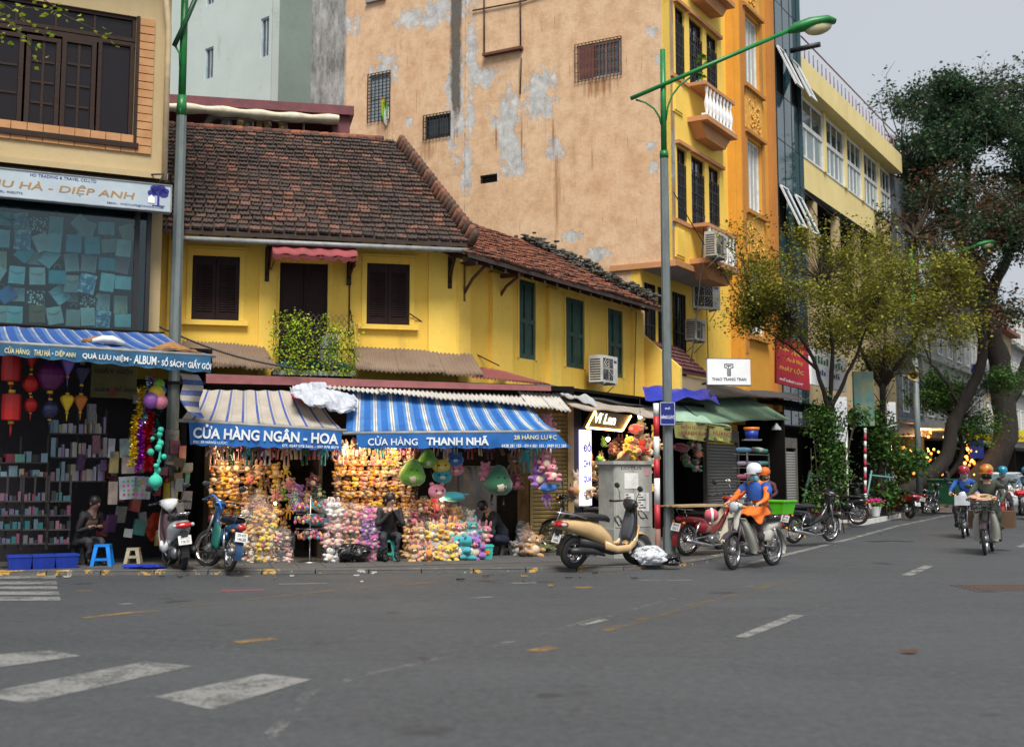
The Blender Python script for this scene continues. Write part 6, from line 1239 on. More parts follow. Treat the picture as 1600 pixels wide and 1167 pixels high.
# rack of hair ties
hr = fthing(A.sub(A.f(484, 860, 1.95)[0], 1.95), 'accessory_rack', 'round stand of bright hair ties in front of the toy walls', 'display stand'); MB().cyl((0, 0, PZ), (0, 0, 1.15), .012).cyl((0, 0, PZ), (0, 0, .08), .2, n=14).obj('stand', steel, hr)
for k, z in enumerate((1.05, .82, .58)):
 b = MB(); b.lathe([(.2, z + .03), (.24, z + .03), (.24, z + .035), (.2, z + .035)], n=16); b.obj('tray', steel, hr)
 for c in ('red', 'magenta', 'yellow', 'teal', 'pink'):
  g = MB();
  for q in range(14): a = rnd.random() * 6.28; r_ = rnd.uniform(.1, .25); g.ball((r_ * math.cos(a), r_ * math.sin(a), z - .02 - rnd.random() * .1), (.022, .022, .035), 6, 4)
  o = g.obj('hair_ties', plush, hr, kind='stuff', color=PC[c])
# black sack, woman's stool etc. come with the people. crates
def sack(name, p, s, m, label, cat='sack', rz=0.0):
 b = MB(); sd = rnd.random() * 9
 def f(a, c):
  t_ = a * 6.2832; h = math.sin(c * math.pi) ** .6; w_ = V((math.cos(t_), math.sin(t_), c * 2 + sd)); k = 1 + .5 * noise.noise(w_ * 1.6) + .3 * noise.noise(w_ * 4.5)
  return (s[0] * h * k * math.cos(t_), s[1] * h * k * math.sin(t_), s[2] * (1 - math.cos(c * math.pi)) / 2 * (1 + .05 * math.sin(t_ * 3)))
 return b.sheet(f, 44, 20, False).obj(name, m, None, p, (0, 0, rz), label=label, cat=cat)
blackplastic = M('black_plastic_sack', (0.01, 0.01, 0.012), .25, bump=.8, bs=9)
sack('black_sack', G(549, 878, PZ), (.27, .18, .29), blackplastic, 'full black plastic sack on the pavement before the pale pink toys')
sack('black_sack', A.P(A.f(597, 840, 1.9)[0], 1.95, PZ), (.1, .09, .16), blackplastic, 'small black sack half under the seated woman')
sack('black_sack', G(1050, 884, PZ) + V((0, .1, 0)), (.17, .12, .17), blackplastic, 'small shiny black rubbish bag at the foot of the lamp post', 'rubbish bag')
sack('clear_sack', G(1018, 884, PZ) + V((0, .1, 0)), (.24, .15, .3), M('crinkled_clear_plastic', (0.55, 0.57, 0.6), .2, bump=1, bs=8), 'crinkled clear rubbish bag behind the front wheel of the gold scooter', 'rubbish bag')
sack('blue_sack', G(222, 888, PZ), (.3, .12, .06), _mc['royal_blue_tarp'], 'bright blue plastic sheet crumpled on the pavement beside the white scooter', 'plastic sheet')
sack('green_heap', G(838, 862, PZ), (.3, .16, .14), M('green_leaf_heap', (0.06, 0.12, 0.03), .8, c2=(.2, .2, .1), sc=9, bump=.8, bs=10), 'green heap of banana leaf bundles at the foot of the ochre shutter', 'leaf bundle')
sack('cardboard_sack', G(822, 852, PZ), (.2, .16, .42), M('tan_bag', (0.35, 0.2, 0.1), .6, bump=.6, bs=7), 'tan paper sack standing among the bags beside the ochre shutter')
def crate(p, w, d, h, m, label, rz=0.0, cat='basket', name='plastic_basket', inner=None):
 t = thing(name, label, cat, p, rz); b = MB(); k = .88
 ring = lambda q, z: [(-w / 2 * q, -d / 2 * q, z), (w / 2 * q, -d / 2 * q, z), (w / 2 * q, d / 2 * q, z), (-w / 2 * q, d / 2 * q, z)]
 lo, hi, hi2, lo2 = ring(k, 0), ring(1, h), ring(.94, h), ring(k * .94, .02); vs = lo + hi + hi2 + lo2
 b.add(vs, [(3, 2, 1, 0), (12, 13, 14, 15)] + [(i, (i + 1) % 4, 4 + (i + 1) % 4, 4 + i) for i in range(4)] + [(4 + i, 4 + (i + 1) % 4, 8 + (i + 1) % 4, 8 + i) for i in range(4)] + [(8 + i, 8 + (i + 1) % 4, 12 + (i + 1) % 4, 12 + i) for i in range(4)], False).obj('tub', m, t)
 r = MB(); r.box(-w / 2 - .012, w / 2 + .012, -d / 2 - .012, -d / 2, h - .03, h).box(-w / 2 - .012, w / 2 + .012, d / 2, d / 2 + .012, h - .03, h).obj('rim', m, t)
 for x in [(i - 2.5) * w * .15 for i in range(6)]: MB().add([(x - .008, -d / 2 * k - .004, .02), (x + .008, -d / 2 * k - .004, .02), (x + .008, -d / 2 - .006, h - .04), (x - .008, -d / 2 - .006, h - .04)], [(0, 1, 2, 3)]).obj('rib', m, t)
 return t
bluepl = M('blue_plastic', (0.01, 0.04, 0.35), .4); tealpl = M('teal_plastic', (0.05, 0.5, 0.42), .45); bluest = M('sky_blue_plastic', (0.0, 0.22, 0.75), .4); beigepl = M('beige_plastic', (0.5, 0.44, 0.3), .5)
for k, px in enumerate((30, 67, 103)): crate(L.P(L.f(px, 880, .65)[0], .65, PZ), .34, .3, .22, bluepl, ('leftmost', 'middle', 'right hand')[k] + ' of three dark blue plastic baskets below the dim goods rack', L.rz)
tc = crate(G(756, 873, PZ), .3, .25, .24, tealpl, 'teal plastic basket with an orange patch among the bagged toys', .1); MB().box(-.09, .09, -.135, -.131, .09, .16).obj('orange_patch', M('orange_patch', (.7, .2, .02), .5), tc)
def stool(p, m, label, h=.3, w=.25, rz=.15):
 t = thing('plastic_stool', label, 'stool', p, rz); s = MB().box(-w * .36, w * .36, -w * .36, w * .36, h - .035, h).obj('seat', m, t)
 for sx in (-1, 1):
  for sy in (-1, 1):
   a, b = w * .36, w * .5; MB().add([(sx * a, sy * a, h - .036), (sx * (a - .06), sy * a, h - .036), (sx * (a - .06), sy * (a - .05), h - .036), (sx * a, sy * (a - .05), h - .036), (sx * b, sy * b, 0), (sx * (b - .055), sy * b, 0), (sx * (b - .055), sy * (b - .05), 0), (sx * b, sy * (b - .05), 0)], [(0, 1, 2, 3), (4, 5, 6, 7), (0, 1, 5, 4), (1, 2, 6, 5), (2, 3, 7, 6), (3, 0, 4, 7)]).obj('leg', m, t)
 b = w * .46; MB().box(-b + .05, b - .05, -b, -b + .02, .09, .13).box(-b + .05, b - .05, b - .02, b, .09, .13).obj('stretcher', m, t); return t
stool(G(160, 884, PZ), bluest, 'bright sky blue plastic stool on the pavement', .34, .33); stool(G(208, 880, PZ), beigepl, 'low beige plastic stool beside the sky blue one', .25, .27); stool(A.P(A.f(606, 840, 1.75)[0], 1.72, PZ), tealpl, 'teal plastic stool the woman in black sits on', .34, .3)
# souvenir shop at the left: dim shelves full of boxes, lanterns, tinsel
sv = fthing(L, 'souvenir_shop', 'dim souvenir shop space under the old striped awning', 'shop')
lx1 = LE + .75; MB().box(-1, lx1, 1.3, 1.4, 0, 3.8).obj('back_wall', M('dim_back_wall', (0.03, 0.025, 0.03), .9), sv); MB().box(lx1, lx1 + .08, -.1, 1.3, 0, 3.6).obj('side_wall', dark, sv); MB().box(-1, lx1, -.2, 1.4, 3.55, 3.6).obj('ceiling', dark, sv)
u, z0 = L.f(140, 621, -.2); u1 = L.f(212, 600, -.2)[0]; bg = MB().box(u, u1, .1, .14, z0, z0 + .62).obj('inner_sign', M('dim_olive_board', (0.11, 0.1, 0.03), .7), sv); stext('GIẤY GÓI', .6, .1, M('dim_letter', (0.01, 0.01, 0.01), .7), sv, (u + .05, .095, z0 + .4), bold=.02); stext('ALBUM - SỔ SÁCH', .68, .09, _mc['dim_letter'], sv, (u + .05, .095, z0 + .1), bold=.02)
gc = objcol('boxed_goods', .35, 6, .5); gb_ = MB().box(-.5, .5, -.5, .5, 0, 1).mesh('boxed_good', gc); gpal = [('white', (.5, .5, .53)), ('pale grey', (.34, .34, .38)), ('pale pink', (.45, .28, .33)), ('lilac', (.3, .25, .42)), ('cream', (.42, .38, .28)), ('pale blue', (.22, .35, .42)), ('mint', (.14, .36, .28)), ('dark red', (.25, .03, .05)), ('black', (.02, .02, .02))]
def shelf_unit(px0, px1, ys, out, h_px, label, n, pal, dp=.22, tall=.8):
 u0, u1 = L.f(px0, 700, out)[0], L.f(px1, 700, out)[0]; t = fthing(L, 'shelf_rack', label, 'shelf rack'); zs = [L.f((px0 + px1) / 2, y, out)[1] for y in ys]
 for z in zs: MB().box(u0, u1, -out - dp / 2, -out + dp / 2, z - .02, z).obj('shelf', M('dark_shelf', (0.035, 0.03, 0.03), .6), t)
 for x in (u0, (u0 + u1) / 2, u1): MB().box(x - .015, x + .015, -out + dp / 2, -out + dp / 2 + .02, max(PZ, zs[-1] - .1), zs[0] + .4).obj('upright', _mc['dark_shelf'], t)
 for r, z in enumerate(zs):
  hh = (zs[r - 1] - z if r else (zs[0] - zs[1])) * tall; x = u0 + .02; k = 0
  while x < u1 - .04:
   w_ = rnd.uniform(.6, 1.5) * (u1 - u0) / n; nm, c = rnd.choice(pal); h_ = hh * rnd.uniform(.35, 1.08); k += 1
   if x + w_ > u1: w_ = u1 - x
   link('boxed_good', gb_, None, L.P(x + w_ / 2, out + rnd.uniform(-.03, .03), z), (0, 0, L.rz + rnd.gauss(0, .16)), (w_ * rnd.uniform(.7, .97), dp * .8, h_), label='%s boxed item, %s on %s shelf of %s' % (nm, ord_[min(k - 1, 19)], ord_[r], label.split(' of ')[0]), cat='boxed goods', group='boxed goods in the souvenir shop', color=c); x += w_
shelf_unit(78, 166, (677, 714, 751), .05, 36, 'grey rack of packed white stationery behind the lanterns', 14, gpal[:6])
shelf_unit(112, 166, (640,), .06, 36, 'short top shelf of parcels under the yellow lantern', 9, gpal[:4]) if False else None
shelf_unit(-10, 76, (722, 744), .2, 20, 'low rack of dull cartons at the left edge', 7, gpal[4:])
for r_, (xa, xb) in enumerate(((-6, 36), (40, 76), (80, 114))): shelf_unit(xa, xb, (782, 804, 826, 848), .5, 20, ('leftmost small rack of pink and violet packets', 'middle small rack of teal and pink packets', 'right small rack of pink and lilac packets')[r_], 6, [('dusty pink', (.2, .1, .13)), ('dim lilac', (.12, .1, .18)), ('dim blue', (.08, .14, .18)), gpal[8], ('rose', (.2, .05, .1)), ('teal', (.02, .13, .14)), gpal[8], ('grey', (.12, .12, .14))], .16, .65)
lan = objcol('lantern_silk', .5, 4, .3)
def lantern(px, py, s, shape, c, label, out=1.0):
 u, z = L.f(px, py, out); t = thing('silk_lantern', label, 'lantern', L.P(u, out, z), L.rz, 'silk lanterns hanging under the old awning')
 pr = {'round': [(.03, -.5), (.25, -.42), (.42, -.2), (.47, 0), (.42, .2), (.25, .42), (.03, .5)], 'cyl': [(.1, -.5), (.32, -.45), (.34, 0), (.32, .45), (.1, .5)], 'drop': [(.02, -.6), (.1, -.4), (.36, .1), (.42, .3), (.3, .45), (.1, .5)]}[shape]
 b = MB(); n = 16; vs = []
 for r, zz in pr: vs += [(s * r * (1 - .05 * (j % 2)) * math.cos(2 * math.pi * j / n), s * r * (1 - .05 * (j % 2)) * math.sin(2 * math.pi * j / n), s * zz) for j in range(n)]
 b.add(vs, [(i * n + j, i * n + (j + 1) % n, (i + 1) * n + (j + 1) % n, (i + 1) * n + j) for i in range(len(pr) - 1) for j in range(n)], False); b.obj('shade', lan, t, color=c)
 gm = M('gold_fitting', (0.6, 0.38, 0.03), .4); MB().cyl((0, 0, s * .5), (0, 0, s * .62), s * .12).cyl((0, 0, -s * (.62 if shape == 'drop' else .6)), (0, 0, -s * .5), s * .1).obj('fitting', gm, t); MB().tube([(0, 0, -s * .6), (0, 0, -s * 1.05)], [s * .05, s * .02], 6).obj('tassel', lan, t, color=c)
 MB().tube([(0, 0, s * .6), (0, 0, s * .6 + .15)], .004, 4).obj('cord', cordm, t); return t
rd, pu_, ye, og, bl_ = (.5, .01, .01), (.13, .01, .1), (.75, .5, .02), (.5, .16, .02), (.02, .02, .08)
for a in ((18, 575, .42, 'cyl', rd, 'red tube lantern, highest at the left edge'), (18, 636, .42, 'cyl', rd, 'red tube lantern hanging below another at the left edge'), (50, 561, .28, 'drop', rd, 'red drop lantern tucked under the valance'), (48, 600, .26, 'round', rd, 'upper round red lantern of the pair with gold fittings'), (48, 633, .22, 'round', rd, 'lower small round red lantern of the pair with gold fittings'), (79, 587, .46, 'round', pu_, 'large dark purple round lantern'), (106, 573, .28, 'drop', (.28, .16, .6), 'lilac drop lantern beside the large purple one'), (105, 630, .26, 'drop', ye, 'bright yellow drop lantern above the stationery rack'), (126, 630, .25, 'drop', og, 'amber drop lantern beside the yellow one'), (78, 640, .28, 'round', bl_, 'dark indigo round lantern below the purple one'), (128, 585, .3, 'drop', bl_, 'dark blue drop lantern near the olive board')): lantern(*a)
def garland(p, q, r, m, label, name='tinsel_garland', n=900, ball=False):
 b = MB(); p, q = V(p), V(q); d = q - p; rn = random.Random(len(label))
 if ball:
  b.tube([p, (p + q) / 2 + V((.04, 0, 0)), q], .02, 6); [b.ball(p + d * (k + .5) / 12 + V((rn.gauss(0, .04), rn.gauss(0, .03), 0)), rn.uniform(.035, .06), 7, 5) for k in range(14)]; b.ball(q, .11, 9, 6)
 else:
  for k in range(n):
   t_ = rn.random(); c = p + d * t_ + V((.03 * math.sin(t_ * 9), 0, 0)); a = rn.random() * 6.28; rr = r * rn.uniform(.3, 1); e = V((math.cos(a) * rr, math.sin(a) * rr, rn.gauss(0, .3) * r)); w_ = V((rn.gauss(0, 1), rn.gauss(0, 1), rn.gauss(0, 1))).normalized() * .007
   b.add([c - w_, c + w_, c + e + w_, c + e - w_], [(0, 1, 2, 3)], False)
 return b.obj(name, m, None, label=label, cat='garland')
def foil(n, c, mt=.85): return M(n, c, .25, mt)
for (a, b, r, m, lb) in (((222, 603), (203, 728), .085, foil('gold_foil', (.85, .62, .03)), 'sparkling gold tinsel garland'), ((231, 590), (222, 660), .05, foil('silver_foil', (.5, .75, .75)), 'pale silver tinsel garland between gold and purple'), ((236, 590), (213, 738), .075, foil('purple_foil', (.45, .02, .6)), 'purple tinsel garland left of the lamp post'), ((234, 640), (228, 735), .1, foil('red_foil', (.6, .01, .03)), 'red tinsel garland hanging low beside the purple one'), ((246, 630), (243, 680), .06, foil('teal_foil', (.0, .2, .2)), 'dark teal tinsel garland close to the lamp post')):
 P_ = [L.P(L.f(*q_, 1.1)[0], 1.1, L.f(*q_, 1.1)[1]) for q_ in (a, b)]; garland(P_[0], P_[1], r, m, lb)
P_ = [L.P(L.f(*q_, 1.2)[0], 1.2, L.f(*q_, 1.2)[1]) for q_ in ((249, 668), (243, 752))]; garland(P_[0], P_[1], .06, M('mint_plush', (.05, .5, .36), .95), 'mint green pompom garland beside the lamp post', 'pompom_garland', ball=True)
bu_, bz__ = L.f(245, 612, 1.25)
for k, (c, dx, dz, s) in enumerate((('yellow', 0, -.02, .13), ('violet', -.09, -.14, .13), ('green', .03, .12, .09), ('pink', .05, -.16, .12), ('blue', .07, .02, .08))): link('rubber_ball', MB().ball((0, 0, 0), 1, 12, 8).mesh('rubber_ball', objcol('shiny_rubber', .3, 4, .1)), None, L.P(bu_ + dx, 1.25 + .05 * (k % 2), bz__ + dz), (0, 0, 0), s, label='%s ball in the cluster hanging left of the lamp post' % c, cat='ball', group='balls hanging in a cluster', color=PC[c])
for k, (px, py, w_, h_, c, lb) in enumerate(((178, 722, .14, .34, (.35, .28, .1), 'tan paper gift bag hung beside the stationery rack'), (200, 762, .28, .36, (.4, .42, .44), 'grey sticker sheet with coloured dots, left of a pair'), (222, 762, .26, .36, (.33, .32, .38), 'greyish sticker sheet with coloured dots, right of a pair'), (176, 770, .14, .36, (.3, .24, .2), 'brown striped gift bag hung low'), (174, 700, .1, .3, (.45, .45, .5), 'clear packet hung high beside the rack'), (195, 700, .16, .3, (.3, .4, .4), 'pale mint packet behind the gold tinsel'), (200, 725, .2, .3, (.4, .33, .3), 'cream packet behind the gold tinsel'))):
 u, z = L.f(px, py, .5); pk_o = MB().box(-w_ / 2, w_ / 2, -.03, .03, -h_ / 2, h_ / 2).obj('hanging_packet', gc, None, L.P(u, .5, z), (0, rnd.gauss(0, .05), L.rz), label=lb, cat='packet', color=c)
 if 'dots' in lb:
  for q in range(12): MB().cyl(((q % 3 - 1) * .07, -.031, (q // 3 - 1.5) * .07), ((q % 3 - 1) * .07, -.036, (q // 3 - 1.5) * .07), .02, n=7).obj('sticker', gc, pk_o, color=PC[rnd.choice(['red', 'yellow', 'green', 'teal', 'magenta'])])
rn = random.Random(77)
for k in range(46):
 px, py = (rn.uniform(116, 258), rn.uniform(612, 846)) if k < 30 else (rn.uniform(258, 292), rn.uniform(690, 800)); u, z = L.f(px, py, .0); cn, c = rn.choice([('grey', (.2, .2, .22)), ('dull pink', (.25, .1, .14)), ('tan', (.22, .15, .07)), ('pale', (.32, .33, .33)), ('dull teal', (.04, .16, .16)), ('dark violet', (.1, .04, .14)), ('dark red', (.22, .02, .03))])
 MB().box(-.5, .5, -.03, .03, -.5, .5).obj('hanging_packet', gc, None, L.P(u, rn.uniform(-.2, .3), z), (rn.gauss(0, .1), rn.gauss(0, .1), L.rz + rn.gauss(0, .3)), sc=(rn.uniform(.09, .2), 1, rn.uniform(.12, .3)), label='%s packet hanging in the gloom at the back of the souvenir shop' % cn, cat='packet', group='%s packets hanging in the souvenir shop' % cn, color=c)
# goods in the toy shop of the side street
wl = ['cream', 'yellow', 'golden', 'orange', 'pink', 'red', 'teal', 'brown', 'tan', 'green', 'maroon']
wk = ['bear', 'bunny', 'doll', 'pig', 'whale']; used_l = set()
def side_toys(F, rng, o, n, s0, s1, pal, where, group):
 for k in range(n):
  px, py = rnd.uniform(rng[0], rng[1]), rnd.uniform(rng[2], rng[3]); u, z = F.f(px, py, o); s = rnd.uniform(s0, s1); kd, cn = rnd.choice(wk), rnd.choice(pal)
  vert = 'high' if py < rng[2] + (rng[3] - rng[2]) / 3 else 'low' if py > rng[3] - (rng[3] - rng[2]) / 3 else 'half way up'; hor = 'left' if px < rng[0] + (rng[1] - rng[0]) / 3 else 'right' if px > rng[1] - (rng[1] - rng[0]) / 3 else 'middle'
  put_toy(F, u, o + rnd.uniform(-.15, .15), z - s / 2, s, kd, cn, '%s plush %s %s %s in %s' % (cn, KN[kd], vert, hor, where), group, rnd.gauss(0, .2), rnd.gauss(0, .6))
G1 = 'toys hanging in the side street shops'
side_toys(W, (975, 1008, 655, 715), 1.5, 12, .26, .42, ['cream', 'yellow', 'pink', 'cream', 'red'], 'the side street toy shop', G1)
side_toys(W, (1000, 1024, 662, 760), 1.6, 14, .24, .36, ['golden', 'yellow', 'red', 'orange', 'teal', 'cream'], 'the bunch by the striped post', G1)
side_toys(W, (925, 978, 688, 725), .9, 12, .22, .38, ['orange', 'maroon', 'green', 'brown', 'golden', 'teal'], 'the side street toy shop', G1)
side_toys(W, (924, 962, 725, 790), .9, 10, .3, .5, ['tan', 'pale pink', 'grey', 'brown', 'pale pink'], 'shop behind power cabinet', G1)
side_toys(W, (1054, 1092, 690, 730), 1.7, 9, .26, .36, ['dark green', 'orange', 'white', 'maroon', 'grey', 'red'], 'shop below yellow banners', G1)
side_toys(W, (893, 906, 740, 800), 1.5, 4, .4, .6, ['grey', 'cream', 'tan'], 'the gap beside the ochre shutter', G1)
def fix_labels():
 """toys that nothing but their rank tells apart get it in words"""
 by = {}
 for o in S.objects:
  if o.parent is None and o.get('label'): by.setdefault(o['label'], []).append(o)
 for lb, os_ in by.items():
  if len(os_) < 2 or len(os_) > 9 or 'plush' not in lb: continue
  os_.sort(key=lambda o: o.matrix_world.translation.x / max(o.matrix_world.translation.y, 1) if o.matrix_world.translation.y else o.location.x)
  for i, o in enumerate(sorted(os_, key=lambda q: q.location.x)): o['label'] = lb + (', leftmost of such' if i == 0 else ', %s such from left' % ord_[i])
# lamps that are lit
def bulb(F, px, py, o, W_, label, r=.045, c=(1, .72, .38), drop=0.0):
 u, z = F.f(px, py, o); t = thing('light_bulb', label, 'lamp', F.P(u, o, z)); MB().ball((0, 0, 0), r, 10, 7).obj('bulb', M('lit_bulb', (1, .8, .5), .4, emit=(1, .8, .5), es=14), t); MB().cyl((0, 0, r * .8), (0, 0, r * 2), r * .5).obj('socket', black, t)
 MB().tube([(0, 0, r * 2), (0, 0, r * 2 + .25)], .005, 4).obj('cord', cordm, t)
 l = bpy.data.lights.new('bulb_light', 'POINT'); l.energy = W_; l.color = c; l.shadow_soft_size = .08; lo = bpy.data.objects.new('bulb_light', l); COL.objects.link(lo); lo.parent = t; lo.location = (0, 0, -r - .02); return t
bulb(A, 358, 708, 1.25, 12, 'lit bare bulb above the left toy wall'); bulb(A, 560, 697, 1.45, 17, 'lit bare bulb above the left half of the bright toy wall'); bulb(A, 618, 697, 1.4, 9, 'lit bare bulb above the right half of the bright toy wall')
bulb(W, 1000, 650, 1.9, 16, 'lit bulb under the beige canopy beside the toy bunch'); bulb(W, 950, 686, 1.2, 8, 'lit bulb behind the glowing script sign'); bulb(A, 690, 780, 1.5, 2, 'dim lit bulb in the jumble beneath the cushions', .025); bulb(A, 430, 786, 1.4, 2, 'dim lit bulb between the two toy shops', .025)
# motorbikes (x forward, y left, z up; wheels stand on z = 0)
tyre_m = M('tyre_rubber', (0.018, 0.018, 0.019), .8, bump=.2); blackpl = M('black_plastic', (0.022, 0.022, 0.024), .45); seat_m = M('black_vinyl', (0.016, 0.016, 0.018), .5, bump=.2)
redlens = M('red_lens', (0.45, 0.01, 0.012), .15, coat=.6); clearlens = M('clear_lens', (0.5, 0.52, 0.55), .1, coat=.6); amber = M('amber_lens', (0.6, 0.2, 0.01), .2); engine_m = M('dull_aluminium', (0.3, 0.3, 0.31), .4, .8, c2=(.18, .18, .18), sc=9); plate_m = M('plate_white', (0.7, 0.7, 0.68), .5)
def paintm(n, c): return M(n, c, .28, coat=.5, c2=tuple(x * .85 for x in c), sc=2)
def wheel(par, x, r, tw, spokes, turn=0.0, rimm=None, y=0.0):
 w = link('wheel', MB().cyl((0, -.07, 0), (0, .07, 0), .045, n=12).mesh('hub', engine_m), par, (x, y, r), (0, 0, turn))
 MB().lathe([(r - tw, -tw * .35), (r - tw * .5, -tw * .5), (r - tw * .08, -tw * .32), (r, 0), (r - tw * .08, tw * .32), (r - tw * .5, tw * .5), (r - tw, tw * .35)], n=30, axis='y').obj('tyre', tyre_m, w)
 MB().lathe([(r - tw * 1.0, -.03), (r - tw * 1.25, -.02), (r - tw * 1.25, .02), (r - tw * 1.0, .03)], n=30, axis='y').obj('rim', rimm or chrome, w)
 s = MB(); R_ = r - tw * 1.2
 if spokes:
  for k in range(28): a = k / 28 * 6.2832; b_ = a + (.5 if k % 2 else -.5); s.tube([(.04 * math.cos(b_), .03 * (1 if k % 4 < 2 else -1), .04 * math.sin(b_)), (R_ * math.cos(a), 0, R_ * math.sin(a))], .0022, 4)
  s.obj('spokes', chrome, w, kind='stuff')
 else:
  for k in range(5):
   a = k / 5 * 6.2832;
   s.tube([(.03 * math.cos(a), 0, .03 * math.sin(a)), (R_ * math.cos(a + .12), 0, R_ * math.sin(a + .12))], .018, 6)
   s.obj('spoke', rimm or engine_m, w); s = MB()
 MB().cyl((0, .05, 0), (0, .056, 0), r * .38, n=18).obj('brake_disc', steel, w) if not spokes else MB().cyl((0, -.05, 0), (0, .05, 0), .07, n=14).obj('drum', engine_m, w)
 return w
def handlebar(t, x, z, w, m, paint, mirrors=True, lean=.1, style='scooter'):
 b = MB().tube([(x - .1, w, z), (x, w * .45, z + .02), (x + .03, 0, z), (x, -w * .45, z + .02), (x - .1, -w, z)], .012, 7); h = b.obj('handlebar', blackpl, t)
 for s in (-1, 1):
  MB().tube([(x - .07, s * w * .72, z + .005), (x - .13, s * (w + .03), z - .004)], .019, 8).obj('grip', seat_m, h); MB().tube([(x - .0, s * w * .6, z), (x - .02, s * w * .95, z - .01)], .006, 5).obj('brake_lever', chrome, h)
  if mirrors:
   m_ = MB().tube([(x - .03, s * w * .62, z + .01), (x - .02, s * w * .78, z + .16), (x - .03, s * w * .9, z + .21)], .006, 5).ball((x - .03, s * w * .95, z + .25), (.015, .07, .045), 10, 6); m_.obj('mirror', blackpl if mirrors is True else chrome, t)
 return h
def plate(t, p, tilt, l1, l2):
 pl = MB().box(-.004, .004, -.095, .095, -.07, .07).obj('number_plate', plate_m, t, p, (0, tilt, 0))
 for k, s in enumerate((l1, l2)):
  o = stext(s, .13, .042, black, pl, (-.0065, .065, .012 - k * .062), (R(90), 0, R(-90)), bold=.02)
def scooter(name, label, paint, inner, loc, rz, l1='29-C1', l2='779.77', turn=0.0, lean=0.0, rack=True, group='parked motorbikes'):
 t = thing(name, label, 'scooter', loc, rz, group); t.rotation_euler = (lean, 0, rz); L_ = lambda st, **k: MB().loft(st, **k)
 wheel(t, -.62, .25, .1, False); fw = wheel(t, .66, .25, .085, False, turn)
 bd = L_([(-.98, 0, .68, .03, .03), (-.9, 0, .69, .09, .07), (-.7, 0, .66, .14, .11), (-.45, 0, .61, .165, .14), (-.2, 0, .53, .16, .16), (-.02, 0, .43, .15, .13), (.08, 0, .34, .14, .07)], n=16, p=2.5); bd.obj('rear_body', paint, t)
 for s in (-1, 1): L_([(-.12, s * .15, .36, .03, .07), (.1, s * .17, .29, .035, .055), (.35, s * .17, .3, .04, .06), (.5, s * .15, .42, .03, .07), (.56, s * .13, .6, .02, .06)], n=10).obj('side_panel', paint, t)
 L_([(-.55, 0, .4, .1, .1), (-.2, 0, .35, .13, .1), (.1, 0, .24, .14, .06), (.4, 0, .25, .13, .05)], n=12).obj('underbody', blackpl, t)
 MB().box(.04, .44, -.16, .16, .29, .335).obj('floorboard', blackpl, t)
 L_([(-.8, 0, .79, .08, .03), (-.6, 0, .8, .13, .05), (-.3, 0, .79, .14, .06), (-.05, 0, .76, .11, .05), (.02, 0, .73, .06, .04)], n=14, p=2.6).obj('seat', seat_m, t)
 # leg shield: outer painted shell and dark inner panel
 def shell(k, off, ws): return lambda a, b: (.36 + .2 * b + off - .05 * math.cos((a - .5) * 3.14) * -k - .1 * b * b, (a - .5) * 2 * ws * (1 - .45 * b ** 2.2) * (.8 + .2 * math.sin(min(1, b * 3) * 1.57)), .3 + .62 * b)
 MB().sheet(shell(1.6, .05, .2), 12, 10).obj('front_shield', paint, t); MB().sheet(shell(.6, .015, .19), 12, 10).obj('inner_panel', inner, t)
 L_([(.4, 0, .44, .11, .04, -.4), (.44, 0, .6, .13, .05, -.4), (.47, 0, .74, .12, .05, -.4), (.48, 0, .84, .07, .04, -.4)], n=12, p=3).obj('glove_box', inner, t)
 L_([(.4, 0, .88, .04, .04, -.5), (.42, 0, .95, .12, .06, -.5), (.46, 0, 1.0, .16, .06, -.3), (.52, 0, .99, .12, .05, 0), (.56, 0, .95, .07, .03, 0)], n=14, p=2.4).obj('handlebar_cover', paint if inner is not grey_in else blackpl, t)
 handlebar(t, .44, .99, .3, blackpl, paint)
 L_([(.56, 0, .96, .03, .05), (.575, 0, .95, .08, .04), (.58, 0, .94, .05, .02)], n=12).obj('headlight', clearlens, t)
 MB().tube([(.42, 0, .92), (.6, 0, .4)], .03, 8).obj('steering_column', blackpl, t)
 for s in (-1, 1): MB().tube([(.6, s * .06, .42), (.66, s * .065, .25)], .016, 7).obj('fork_leg', engine_m, t)
 MB().sheet(lambda a, b: (.66 + .285 * math.sin(-1.2 + 2.1 * a) , (b - .5) * .14, .25 + .285 * math.cos(-1.2 + 2.1 * a) - .03 * abs(b - .5) * 2), 12, 5, True, .006).obj('front_mudguard', paint, t, rot=(0, 0, 0))
 MB().sheet(lambda a, b: (-.62 + .29 * math.sin(-1.7 + 1.4 * a), (b - .5) * .13, .25 + .29 * math.cos(-1.7 + 1.4 * a) - .02 * abs(b - .5)), 10, 4, True, .006).obj('rear_mudguard', blackpl, t)
 L_([(-1.0, 0, .68, .08, .035), (-.955, 0, .69, .13, .05), (-.86, 0, .69, .15, .05)], n=12).obj('tail_light', redlens, t)
 for s in (-1, 1): MB().ball((-.93, s * .13, .69), (.05, .035, .03)).obj('indicator', clearlens, t)
 plate(t, (-.97, 0, .47), .35, l1, l2); MB().box(-.96, -.9, -.05, .05, .42, .6).obj('plate_bracket', blackpl, t)
 L_([(-.8, -.15, .29, .05, .05), (-.6, -.15, .29, .06, .06), (-.35, -.14, .27, .05, .05), (-.1, -.12, .2, .02, .02)], n=12).obj('exhaust', blackpl, t)
 L_([(-.62, .1, .26, .04, .08), (-.4, .1, .27, .06, .1), (-.1, .09, .27, .05, .09)], n=10).obj('engine', engine_m, t)
